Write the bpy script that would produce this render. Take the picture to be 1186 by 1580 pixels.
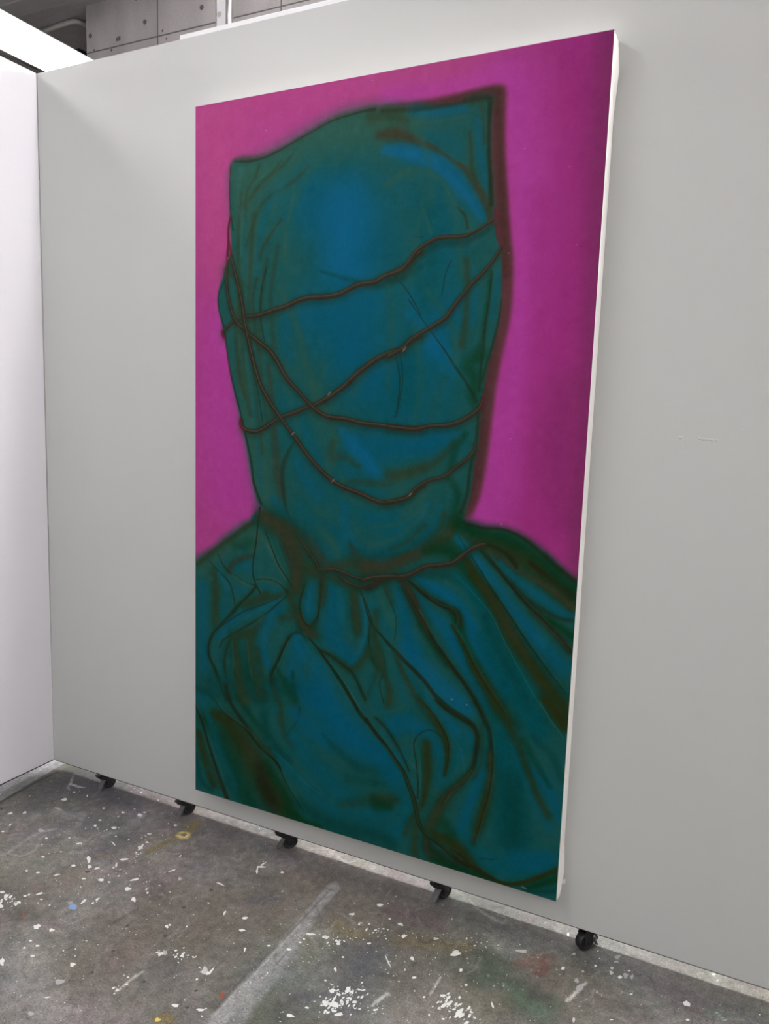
import bpy, bmesh, math
import numpy as np
from mathutils import Vector, Matrix

for _o in list(bpy.data.objects):
    bpy.data.objects.remove(_o)
SC = bpy.context.scene
COL = SC.collection

# ------------------------------------------------------------------ camera
cam_data = bpy.data.cameras.new('camera')
cam = bpy.data.objects.new('camera', cam_data)
COL.objects.link(cam)
cam.location = (1.63535925, -2.0067183, 1.48208135)
cam.rotation_euler = (1.44071566, -0.03241029, 0.45697884)
cam_data.sensor_fit = 'VERTICAL'
cam_data.sensor_height = 36.0
cam_data.lens = 36.0 * 1168.06 / 1580.0
cam_data.clip_start = 0.02
SC.camera = cam

# ------------------------------------------------------------------ view, world, light levels
SC.view_settings.view_transform = 'Standard'
SC.view_settings.look = 'None'
SC.view_settings.exposure = 0.0
SC.view_settings.gamma = 1.0
SC.view_settings.use_curve_mapping = False
LAMP_NEAR = 12.0        # radiance of the tube in view, over the corner
LAMP_MAIN = 23.5        # the other ceiling tubes
LAMP_SIDE = 26.0       # tubes over the right side of the room
LAMP_REAR_ADDED = 95.0       # unseen tube added behind the long partition to brighten floor and wall
LAMP_OVER_ADDED = 54.0       # unseen slim tube added above the partition so it shades the floor
WORLD_LEVEL = 0.02
world = bpy.data.worlds.new('world')
SC.world = world
world.use_nodes = True
world.node_tree.nodes['Background'].inputs[0].default_value = (1, 1, 1, 1)
world.node_tree.nodes['Background'].inputs[1].default_value = WORLD_LEVEL


# ------------------------------------------------------------------ helpers
def lin(c):
    c = np.asarray(c, dtype=float) / 255.0
    return np.where(c <= 0.04045, c / 12.92, ((c + 0.055) / 1.055) ** 2.4)


def L3(r, g, b):
    v = lin((r, g, b))
    return (float(v[0]), float(v[1]), float(v[2]), 1.0)


def material(name, color=None, rough=0.6, metal=0.0, attr=None, noise=None, bump=None, emit=None, spec=0.5, coat=0.0):
    """noise = list of (scale, detail, amount, stretch) brightness variations; bump = list of (scale, strength, distance)."""
    m = bpy.data.materials.new(name)
    m.use_nodes = True
    nt = m.node_tree
    N, Lk = nt.nodes, nt.links
    b = N['Principled BSDF']
    b.inputs['Roughness'].default_value = rough
    b.inputs['Metallic'].default_value = metal
    b.inputs['Specular IOR Level'].default_value = spec
    b.inputs['Coat Weight'].default_value = coat
    tc = N.new('ShaderNodeTexCoord')
    if attr:
        a = N.new('ShaderNodeAttribute')
        a.attribute_name = attr
        out = a.outputs['Color']
    else:
        rgb = N.new('ShaderNodeRGB')
        rgb.outputs[0].default_value = color
        out = rgb.outputs[0]
    for sc_, det, amt, st in (noise or []):
        mp = N.new('ShaderNodeMapping')
        mp.inputs['Scale'].default_value = st
        Lk.new(tc.outputs['Object'], mp.inputs['Vector'])
        n = N.new('ShaderNodeTexNoise')
        n.inputs['Scale'].default_value = sc_
        n.inputs['Detail'].default_value = det
        n.inputs['Roughness'].default_value = 0.6
        Lk.new(mp.outputs[0], n.inputs['Vector'])
        r = N.new('ShaderNodeMapRange')
        r.inputs['From Min'].default_value = 0.3
        r.inputs['From Max'].default_value = 0.7
        r.inputs['To Min'].default_value = 1 - amt
        r.inputs['To Max'].default_value = 1 + amt
        Lk.new(n.outputs['Fac'], r.inputs['Value'])
        v = N.new('ShaderNodeVectorMath')
        v.operation = 'SCALE'
        Lk.new(out, v.inputs[0])
        Lk.new(r.outputs[0], v.inputs['Scale'])
        out = v.outputs[0]
    Lk.new(out, b.inputs['Base Color'])
    prev = None
    for sc_, stg, dist in (bump or []):
        n = N.new('ShaderNodeTexNoise')
        n.inputs['Scale'].default_value = sc_
        n.inputs['Detail'].default_value = 4
        Lk.new(tc.outputs['Object'], n.inputs['Vector'])
        bp = N.new('ShaderNodeBump')
        bp.inputs['Strength'].default_value = stg
        bp.inputs['Distance'].default_value = dist
        Lk.new(n.outputs['Fac'], bp.inputs['Height'])
        if prev:
            Lk.new(prev, bp.inputs['Normal'])
        prev = bp.outputs[0]
    if prev:
        Lk.new(prev, b.inputs['Normal'])
    if emit:
        b.inputs['Emission Color'].default_value = emit[0]
        b.inputs['Emission Strength'].default_value = emit[1]
    return m


def box(bm, x0, x1, y0, y1, z0, z1, mi=0, bevel=0.0, seg=2):
    r = bmesh.ops.create_cube(bm, size=1.0)
    vs = r['verts']
    for v in vs:
        v.co = Vector(((x0 + x1) / 2 + v.co.x * (x1 - x0), (y0 + y1) / 2 + v.co.y * (y1 - y0), (z0 + z1) / 2 + v.co.z * (z1 - z0)))
    fs = {f for v in vs for f in v.link_faces}
    for f in fs:
        f.material_index = mi
    if bevel:
        es = list({e for v in vs for e in v.link_edges})
        r = bmesh.ops.bevel(bm, geom=es, offset=bevel, segments=seg, affect='EDGES', profile=0.5)
        for f in r['faces']:
            f.material_index = mi
    return vs


def cyl(bm, p0, p1, r0, r1=None, n=24, mi=0, cap=True):
    r1 = r0 if r1 is None else r1
    p0, p1 = Vector(p0), Vector(p1)
    d = p1 - p0
    q = d.to_track_quat('Z', 'Y').to_matrix().to_4x4()
    M = Matrix.Translation((p0 + p1) / 2) @ q
    r = bmesh.ops.create_cone(bm, cap_ends=cap, cap_tris=False, segments=n, radius1=r0, radius2=r1, depth=d.length, matrix=M)
    for f in {f for v in r['verts'] for f in v.link_faces}:
        f.material_index = mi
        f.smooth = len(f.verts) == 4
    return r['verts']


def tube(bm, pts, r, n=14, mi=0):
    pts = [Vector(p) for p in pts]
    rings = []
    up = Vector((0, 0, 1))
    for i, p in enumerate(pts):
        t = (pts[min(i + 1, len(pts) - 1)] - pts[max(i - 1, 0)]).normalized()
        a = t.cross(up)
        if a.length < 0.05:
            a = t.cross(Vector((0, 1, 0)))
        a.normalize()
        b = t.cross(a).normalized()
        rings.append([bm.verts.new(p + a * r * math.cos(2 * math.pi * k / n) + b * r * math.sin(2 * math.pi * k / n)) for k in range(n)])
    for i in range(len(rings) - 1):
        for k in range(n):
            f = bm.faces.new((rings[i][k], rings[i][(k + 1) % n], rings[i + 1][(k + 1) % n], rings[i + 1][k]))
            f.smooth = True
            f.material_index = mi
    bm.faces.new(rings[0][::-1]).material_index = mi
    bm.faces.new(rings[-1]).material_index = mi


def extrude_profile(bm, pts2, plane, d0, d1, mi=0):
    """closed 2D outline -> prism; plane 'yz' extrudes along x, 'xz' along y."""
    def mk(p, d):
        return Vector((d, p[0], p[1])) if plane == 'yz' else Vector((p[0], d, p[1]))
    a = [bm.verts.new(mk(p, d0)) for p in pts2]
    b = [bm.verts.new(mk(p, d1)) for p in pts2]
    n = len(pts2)
    fs = [bm.faces.new(a), bm.faces.new(b[::-1])]
    for i in range(n):
        fs.append(bm.faces.new((a[i], b[i], b[(i + 1) % n], a[(i + 1) % n])))
    for f in fs:
        f.material_index = mi
    return a + b


def obj(name, bm, mats, parent=None, kind=None, recalc=True):
    if recalc:
        bmesh.ops.recalc_face_normals(bm, faces=bm.faces)
    me = bpy.data.meshes.new(name)
    bm.to_mesh(me)
    bm.free()
    for m in (mats if isinstance(mats, (list, tuple)) else [mats]):
        me.materials.append(m)
    o = bpy.data.objects.new(name, me)
    COL.objects.link(o)
    if parent:
        o.parent = parent
    if kind:
        o['kind'] = kind
    return o


def thing(name, label, cat, loc=(0, 0, 0), group=None):
    o = bpy.data.objects.new(name, None)
    o.empty_display_size = 0.05
    COL.objects.link(o)
    o.location = loc
    o['label'] = label
    o['category'] = cat
    if group:
        o['group'] = group
    return o


def tag(o, label, cat, group=None):
    o['label'] = label
    o['category'] = cat
    if group:
        o['group'] = group
    return o


# ------------------------------------------------------------------ brush engine (paints vertex colours on a plane, like a painter's strokes)
def spline(P, closed=False, sub=6):
    P = np.asarray(P, float)
    n = len(P)
    if n < 3 and not closed:
        return P
    out = []
    rng_ = range(n) if closed else range(n - 1)
    for i in rng_:
        if closed:
            p0, p1, p2, p3 = P[(i - 1) % n], P[i], P[(i + 1) % n], P[(i + 2) % n]
        else:
            p0, p1, p2, p3 = P[max(i - 1, 0)], P[i], P[i + 1], P[min(i + 2, n - 1)]
        for k in range(sub):
            t = k / sub
            out.append(0.5 * ((2 * p1) + (-p0 + p2) * t + (2 * p0 - 5 * p1 + 4 * p2 - p3) * t * t + (-p0 + 3 * p1 - 3 * p2 + p3) * t ** 3))
    if not closed:
        out.append(P[-1])
    return np.array(out)


class Paint:
    """img[j, i] is the colour at x = x0 + i*dx, y = y0 + j*dy."""

    def __init__(s, x0, y0, dx, dy, nx, ny, base):
        s.x0, s.y0, s.dx, s.dy, s.nx, s.ny = x0, y0, dx, dy, nx, ny
        s.img = np.empty((ny, nx, 3), np.float32)
        s.img[:] = base

    def win(s, xa, xb, ya, yb):
        i0, i1 = sorted((int((xa - s.x0) / s.dx), int((xb - s.x0) / s.dx)))
        j0, j1 = sorted((int((ya - s.y0) / s.dy), int((yb - s.y0) / s.dy)))
        return max(i0 - 1, 0), min(i1 + 3, s.nx), max(j0 - 1, 0), min(j1 + 3, s.ny)

    def grid(s, w):
        return (s.x0 + s.dx * np.arange(w[0], w[1]))[None, :].astype(np.float32), (s.y0 + s.dy * np.arange(w[2], w[3]))[:, None].astype(np.float32)

    def stroke(s, col, op, soft, P, widen=0.6):
        P = spline(P)
        R = np.maximum(P[:, 2], 0.3) * (1 + widen * soft)
        m = R.max()
        W = s.win(P[:, 0].min() - m, P[:, 0].max() + m, P[:, 1].min() - m, P[:, 1].max() + m)
        if W[0] >= W[1] or W[2] >= W[3]:
            return
        Q = np.full((W[3] - W[2], W[1] - W[0]), 9.0, np.float32)
        for k in range(len(P) - 1):
            a, b = P[k, :2], P[k + 1, :2]
            r = max(R[k], R[k + 1])
            w = s.win(min(a[0], b[0]) - r, max(a[0], b[0]) + r, min(a[1], b[1]) - r, max(a[1], b[1]) + r)
            if w[0] >= w[1] or w[2] >= w[3]:
                continue
            X, Y = s.grid(w)
            d = b - a
            l2 = max(float(d @ d), 1e-6)
            t = np.clip(((X - a[0]) * d[0] + (Y - a[1]) * d[1]) / l2, 0, 1)
            D = np.sqrt((X - a[0] - t * d[0]) ** 2 + (Y - a[1] - t * d[1]) ** 2) / (R[k] + (R[k + 1] - R[k]) * t)
            v = Q[w[2] - W[2]:w[3] - W[2], w[0] - W[0]:w[1] - W[0]]
            np.minimum(v, D, out=v)
        a = np.clip((1 - Q) / max(soft, 0.05), 0, 1)
        a = op * a * a * (3 - 2 * a)
        v = s.img[W[2]:W[3], W[0]:W[1]]
        v += a[..., None] * (np.asarray(col, np.float32) - v)

    def fill(s, col, op, fe, P):
        P = spline(P, True, 5)
        W = s.win(P[:, 0].min() - fe, P[:, 0].max() + fe, P[:, 1].min() - fe, P[:, 1].max() + fe)
        X, Y = s.grid(W)
        ins = np.zeros((W[3] - W[2], W[1] - W[0]), bool)
        D = np.full(ins.shape, 1e6, np.float32)
        n = len(P)
        for k in range(n):
            a, b = P[k], P[(k + 1) % n]
            d = b - a
            if d[1] != 0:
                c = ((a[1] > Y) != (b[1] > Y)) & (X < d[0] * (Y - a[1]) / d[1] + a[0])
                ins ^= c
            g = fe * 1.5
            w = s.win(min(a[0], b[0]) - g, max(a[0], b[0]) + g, min(a[1], b[1]) - g, max(a[1], b[1]) + g)
            w = (max(w[0], W[0]), min(w[1], W[1]), max(w[2], W[2]), min(w[3], W[3]))
            if w[0] >= w[1] or w[2] >= w[3]:
                continue
            x, y = s.grid(w)
            l2 = max(float(d @ d), 1e-6)
            t = np.clip(((x - a[0]) * d[0] + (y - a[1]) * d[1]) / l2, 0, 1)
            v = D[w[2] - W[2]:w[3] - W[2], w[0] - W[0]:w[1] - W[0]]
            np.minimum(v, np.sqrt((x - a[0] - t * d[0]) ** 2 + (y - a[1] - t * d[1]) ** 2), out=v)
        sd = np.where(ins, D, -D)
        a = np.clip(sd / (2 * fe) + 0.5, 0, 1)
        a = op * a * a * (3 - 2 * a)
        v = s.img[W[2]:W[3], W[0]:W[1]]
        v += a[..., None] * (np.asarray(col, np.float32) - v)

    def run(s, text):
        for ln in text.strip().split('\n'):
            f = ln.split()
            col = [int(q) for q in f[1:4]]
            op, soft = float(f[4]), float(f[5])
            v = [float(q) for q in f[6:]]
            if f[0] == 'S':
                s.stroke(col, op, soft, np.array(v).reshape(-1, 3))
            else:
                s.fill(col, op, max(soft, 0.5), np.array(v).reshape(-1, 2))


def grid_mesh(name, X, Y, Z, colors):
    """X, Y, Z arrays (ny, nx); colours linear (ny, nx, 3)."""
    ny, nx = X.shape
    me = bpy.data.meshes.new(name)
    nv = nx * ny
    nf = (nx - 1) * (ny - 1)
    me.vertices.add(nv)
    me.vertices.foreach_set('co', np.stack([X, Y, Z], -1).astype(np.float32).ravel())
    idx = np.arange(nv).reshape(ny, nx)
    q = np.stack([idx[:-1, :-1], idx[:-1, 1:], idx[1:, 1:], idx[1:, :-1]], -1).reshape(-1, 4)
    me.loops.add(nf * 4)
    me.loops.foreach_set('vertex_index', q.ravel().astype(np.int32))
    me.polygons.add(nf)
    me.polygons.foreach_set('loop_start', (np.arange(nf) * 4).astype(np.int32))
    me.update(calc_edges=True)
    a = me.color_attributes.new('Col', 'FLOAT_COLOR', 'POINT')
    c = np.ones((nv, 4), np.float32)
    c[:, :3] = colors.reshape(-1, 3)
    a.data.foreach_set('color', c.ravel())
    return me


# ------------------------------------------------------------------ materials
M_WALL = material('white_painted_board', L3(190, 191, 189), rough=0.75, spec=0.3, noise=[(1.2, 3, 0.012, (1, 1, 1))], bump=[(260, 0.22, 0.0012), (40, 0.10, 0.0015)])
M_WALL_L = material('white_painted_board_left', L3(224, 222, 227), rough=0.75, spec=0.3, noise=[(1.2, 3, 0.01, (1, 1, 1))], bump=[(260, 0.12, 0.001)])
M_PLASTER = material('far_wall_paint', L3(232, 231, 228), rough=0.9)
M_CONC = material('board_formed_concrete', L3(176, 171, 171), rough=0.85, spec=0.25, noise=[(1.1, 8, 0.16, (1, 1, 0.5)), (6, 6, 0.10, (1, 1, 0.35)), (70, 4, 0.06, (1, 1, 1))], bump=[(90, 0.15, 0.002)])
M_CONC_DK = material('concrete_plug', L3(100, 96, 96), rough=0.9, noise=[(60, 4, 0.15, (1, 1, 1))])
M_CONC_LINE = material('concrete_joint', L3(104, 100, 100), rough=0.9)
M_CEIL = material('ceiling_concrete', L3(150, 146, 146), rough=0.9, noise=[(1.5, 6, 0.12, (1, 1, 1)), (12, 5, 0.08, (1, 1, 1)), (90, 4, 0.06, (1, 1, 1))])
M_BEAM = material('beam_concrete', L3(118, 115, 116), rough=0.9, noise=[(1.5, 6, 0.1, (1, 1, 1)), (40, 4, 0.06, (1, 1, 1))])
M_STEELW = material('white_enamel', L3(226, 226, 228), rough=0.4, noise=[(8, 3, 0.03, (1, 1, 1))])
M_PIPE = material('galvanised_conduit', L3(190, 188, 186), rough=0.35, metal=0.3, noise=[(20, 3, 0.05, (1, 1, 1))])
M_BLACK = material('black_rubber', L3(26, 26, 27), rough=0.55, noise=[(120, 4, 0.25, (1, 1, 1))], bump=[(200, 0.2, 0.0005)])
M_BLACK_SHINY = material('black_nylon', L3(34, 34, 36), rough=0.3, noise=[(60, 3, 0.2, (1, 1, 1))])
M_PEDAL = material('grey_brake_plate', L3(104, 104, 106), rough=0.45, metal=0.4, noise=[(50, 4, 0.15, (1, 1, 1))])
M_STEEL = material('zinc_steel', L3(150, 150, 150), rough=0.35, metal=0.8)
M_EDGE = material('raw_canvas_edge', L3(250, 247, 243), rough=0.8, noise=[(5, 4, 0.03, (1, 1, 0.3))], bump=[(500, 0.2, 0.0004)])
M_TUBE = material('fluorescent_diffuser', (1, 1, 1, 1), rough=0.4, emit=((1.0, 0.985, 0.99, 1), LAMP_NEAR))
M_TUBE2 = material('fluorescent_diffuser_main', (1, 1, 1, 1), rough=0.4, emit=((1.0, 0.985, 0.99, 1), LAMP_MAIN))
M_TUBE3 = material('fluorescent_diffuser_side', (1, 1, 1, 1), rough=0.4, emit=((1.0, 0.985, 0.99, 1), LAMP_SIDE))
M_TUBE4 = material('added_diffuser_rear', (1, 1, 1, 1), rough=0.4, emit=((1.0, 0.985, 0.99, 1), LAMP_REAR_ADDED))
M_TUBE5 = material('added_diffuser_ceiling', (1, 1, 1, 1), rough=0.4, emit=((1.0, 0.985, 0.99, 1), LAMP_OVER_ADDED))
M_HOUSING = material('lamp_housing_enamel', L3(232, 226, 228), rough=0.45)

# ------------------------------------------------------------------ room shell
RX0, RX1, RY0, RY1, CZ = -6.0, 6.5, -6.5, 5.0, 4.0
H_GAP = 0.07           # clearance under the partitions
H_TOP = 2.634          # their top edge
XC = -0.766            # inner corner of the two partitions


def slab(name, x0, x1, y0, y1, z0, z1, m):
    bm = bmesh.new()
    box(bm, x0, x1, y0, y1, z0, z1)
    return obj(name, bm, m, kind='structure')


slab('ceiling', RX0 - .2, RX1 + .2, RY0 - .2, RY1 + .2, CZ, CZ + .2, M_CEIL)
slab('wall_left', RX0 - .2, RX0, RY0, RY1, 0, CZ, M_PLASTER)
slab('wall_right', RX1, RX1 + .2, RY0, RY1, 0, CZ, M_PLASTER)
slab('wall_front', RX0 - .2, RX1 + .2, RY0 - .2, RY0, 0, CZ, M_PLASTER)
slab('wall_far', RX0 - .2, RX1 + .2, RY1, RY1 + .2, 0, CZ, M_CONC)
# downstand beam close to the concrete wall
bm = bmesh.new()
box(bm, RX0, -1.85, 1.30, 1.44, 3.80, CZ, bevel=0.006)
obj('trim_1', bm, M_BEAM, kind='structure')

# concrete wall behind the partition, with form-tie plugs and joints
bm = bmesh.new()
WY = 1.8
box(bm, -2.455, RX1, WY, WY + 0.25, 0, CZ)
for jx in (-2.47 + 0.61, -2.47 + 0.61 + 0.9, -2.47 + 0.61 + 1.8, -2.47 + 0.61 + 2.7, 1.74, 2.64, 3.54):
    box(bm, jx - 0.004, jx + 0.004, WY - 0.0015, WY + 0.01, 0, CZ, mi=2)
for jz in (1.0, 1.9, 2.8, 3.715):
    box(bm, -2.455, RX1, WY - 0.0018, WY + 0.01, jz - 0.004, jz + 0.003, mi=2)
for hx in (-2.42, -1.96, -1.52, -1.07, -0.62, -0.17, 0.28, 0.73, 1.18):
    for hz in (2.0, 2.45, 2.9, 3.35, 3.815):
        cyl(bm, (hx, WY - 0.003, hz), (hx, WY + 0.01, hz), 0.0135, n=20, mi=1)
        cyl(bm, (hx, WY - 0.0045, hz), (hx, WY + 0.01, hz), 0.006, n=16, mi=2)
# chipped patches
box(bm, -2.20, -2.165, WY - 0.002, WY + 0.01, 3.745, 3.765, mi=1, bevel=0.001)
box(bm, -2.185, -2.165, WY - 0.003, WY + 0.01, 3.748, 3.77, mi=2, bevel=0.001)
for hx, hz, r in ((-2.39, 3.725, .006), (-2.24, 3.70, .008), (-2.03, 3.955, .006), (-1.82, 3.74, .007), (-1.79, 3.69, .006)):
    cyl(bm, (hx, WY - 0.002, hz), (hx, WY + 0.01, hz), r, n=10, mi=1)
obj('wall_back', bm, [M_CONC, M_CONC_DK, M_CONC_LINE], kind='structure')

# ------------------------------------------------------------------ floor : paint-spattered concrete
FLOOR_STROKES = """S 88 88 94 0.8 1 -686 0 83 -518 -8 71 -348 -10 51
S 88 88 94 0.5 1 -828 -50 46 -678 -99 61 -660 -187 75
S 88 88 94 0.4 1 -415 -180 87 -247 -159 69 -210 -298 64
S 108 100 88 0.5 1 415 -268 192 276 -504 217 198 -688 158
S 108 100 88 0.5 1 520 -65 105 872 -148 136 953 -330 118 1356 -163 115
S 88 88 94 0.5 1 790 -311 84 825 -450 75
S 172 170 168 0.35 1 -21 -752 86 108 -828 79 229 -829 50
S 140 138 136 0.5 1 1487 67 107 1596 -33 116
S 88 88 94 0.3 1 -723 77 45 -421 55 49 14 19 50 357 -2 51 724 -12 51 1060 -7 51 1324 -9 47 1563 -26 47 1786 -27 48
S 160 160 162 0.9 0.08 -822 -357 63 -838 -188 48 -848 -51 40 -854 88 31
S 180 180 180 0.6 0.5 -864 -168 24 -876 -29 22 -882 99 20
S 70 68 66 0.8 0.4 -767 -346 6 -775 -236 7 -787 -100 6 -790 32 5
S 160 160 162 0.6 0.4 564 -82 23 573 -264 23 584 -366 28 591 -514 37 595 -667 44
S 172 170 168 0.5 0.6 557 -68 20 566 -245 15 591 -350 10 584 -486 15 577 -608 21 575 -678 18
S 140 138 136 0.5 0.5 559 -218 9 576 -358 10 573 -414 12 589 -508 17
S 70 68 66 0.4 0.5 556 -86 2 558 -250 2 556 -389 2 548 -505 3 549 -646 3
S 70 68 66 0.4 0.5 589 -85 2 590 -216 2 591 -350 2 598 -466 3
S 200 196 190 0.5 0.5 565 -277 3 561 -366 4 565 -445 3 555 -664 3
S 62 80 64 0.5 1 1086 -146 36 1128 -180 41 1092 -236 34 1176 -199 34 1210 -232 39 1248 -245 45 1292 -221 32
S 62 80 64 0.35 1 1225 -224 33 1212 -280 31 1277 -269 37
S 104 128 112 0.35 1 1181 -214 11 1218 -220 10 1283 -274 15 1158 -217 8
S 70 68 66 0.5 1 1237 -226 16 1265 -202 16
S 112 66 60 0.6 1 1232 -96 16 1241 -119 18 1219 -140 7
S 112 66 60 0.4 1 1241 -62 22 1206 -91 29 1168 -130 14
S 108 94 98 0.7 1 786 -91 41 852 -77 48 918 -85 31
S 128 112 70 0.4 1 656 -218 31 723 -235 30 1023 -132 29
S 70 68 66 0.5 0.8 882 -147 5 913 -172 5 939 -137 5 971 -150 4 987 -141 4
S 70 68 66 0.45 0.9 854 -338 10 895 -334 9
S 88 88 94 0.5 1 797 -215 45 801 -330 42
S 128 112 70 0.8 1 -55 -2 24 -45 -70 18 -57 -123 15 -68 -175 15 -76 -212 13
S 128 112 70 0.7 1 -203 -305 8 -173 -299 6
S 172 170 168 0.45 0.8 -559 -171 13 -468 -184 18 -450 -148 16 -408 -201 11
S 172 170 168 0.5 0.7 -480 -459 6 -469 -432 6 -484 -363 7 -479 -301 8 -452 -262 7
S 172 170 168 0.5 0.7 -460 -438 4 -416 -429 4 -407 -386 4 -441 -339 4 -452 -310 4
S 172 170 168 0.4 0.9 -292 -333 10 -255 -312 9
S 172 170 168 0.35 1 -273 -209 15 -253 -138 17 -258 -53 13
S 226 226 222 0.7 0.6 -573 -165 2 -519 -161 2 -461 -161 2
S 226 226 222 0.7 0.6 -710 41 2 -670 -6 3 -654 -34 3 -631 -44 2
S 226 226 222 0.8 0.8 -665 -10 5 -627 -12 6 -598 -7 4
S 70 68 66 0.5 0.9 89 -537 6 95 -496 7 107 -448 4
S 70 68 66 0.5 0.9 58 -681 4 68 -649 3
S 70 68 66 0.45 0.8 200 -778 3 217 -791 3 239 -797 3
S 70 68 66 0.45 0.8 138 -862 3 155 -874 3 175 -877 2
S 70 68 66 0.45 0.8 453 -635 3 455 -651 4 461 -665 3
S 88 88 94 0.6 1 383 -250 28 431 -206 28
S 88 88 94 0.6 1 709 -503 18 732 -496 18
S 172 170 168 0.4 0.9 616 -293 11 640 -265 11
S 128 112 70 0.8 0.8 444 -735 10 458 -719 15 483 -725 10
S 222 196 110 0.9 0.6 -56 -87 8 -33 -92 8 -22 -80 7 -31 -61 5 -52 -62 5 -64 -74 6
S 226 226 222 0.8 0.6 -47 -89 4 -29 -84 4 -32 -68 3
S 200 196 190 0.8 0.6 297 -714 3 294 -674 5 299 -635 4
S 200 196 190 0.95 0.4 885 -449 3 893 -422 5 904 -391 4
S 200 196 190 0.8 0.4 1000 -343 2 1002 -306 3 1004 -274 3
S 200 196 190 0.9 0.4 1322 -192 4 1334 -157 4 1346 -117 3
S 180 180 180 0.5 0.7 959 74 3 993 45 4 1041 26 6 1085 16 5 1083 43 3 1056 45 3
S 180 180 180 0.6 0.8 487 77 5 531 59 5 553 78 4
S 200 196 190 0.95 0.35 1322 -190 5 1334 -155 4 1350 -107 3
S 226 226 222 0.9 0.4 1667 -47 2 1677 -60 2 1689 -72 2
S 226 226 222 0.8 0.5 1669 -35 2 1680 -36 2
S 104 128 112 0.5 0.9 1638 -78 8 1665 -49 12 1679 -63 9
S 172 170 168 0.4 0.8 1360 -81 3 1375 -44 4
S 108 94 98 0.4 1 1557 -23 37 1609 -71 35
S 108 94 98 0.4 1 1698 93 19 1756 100 19"""
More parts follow.
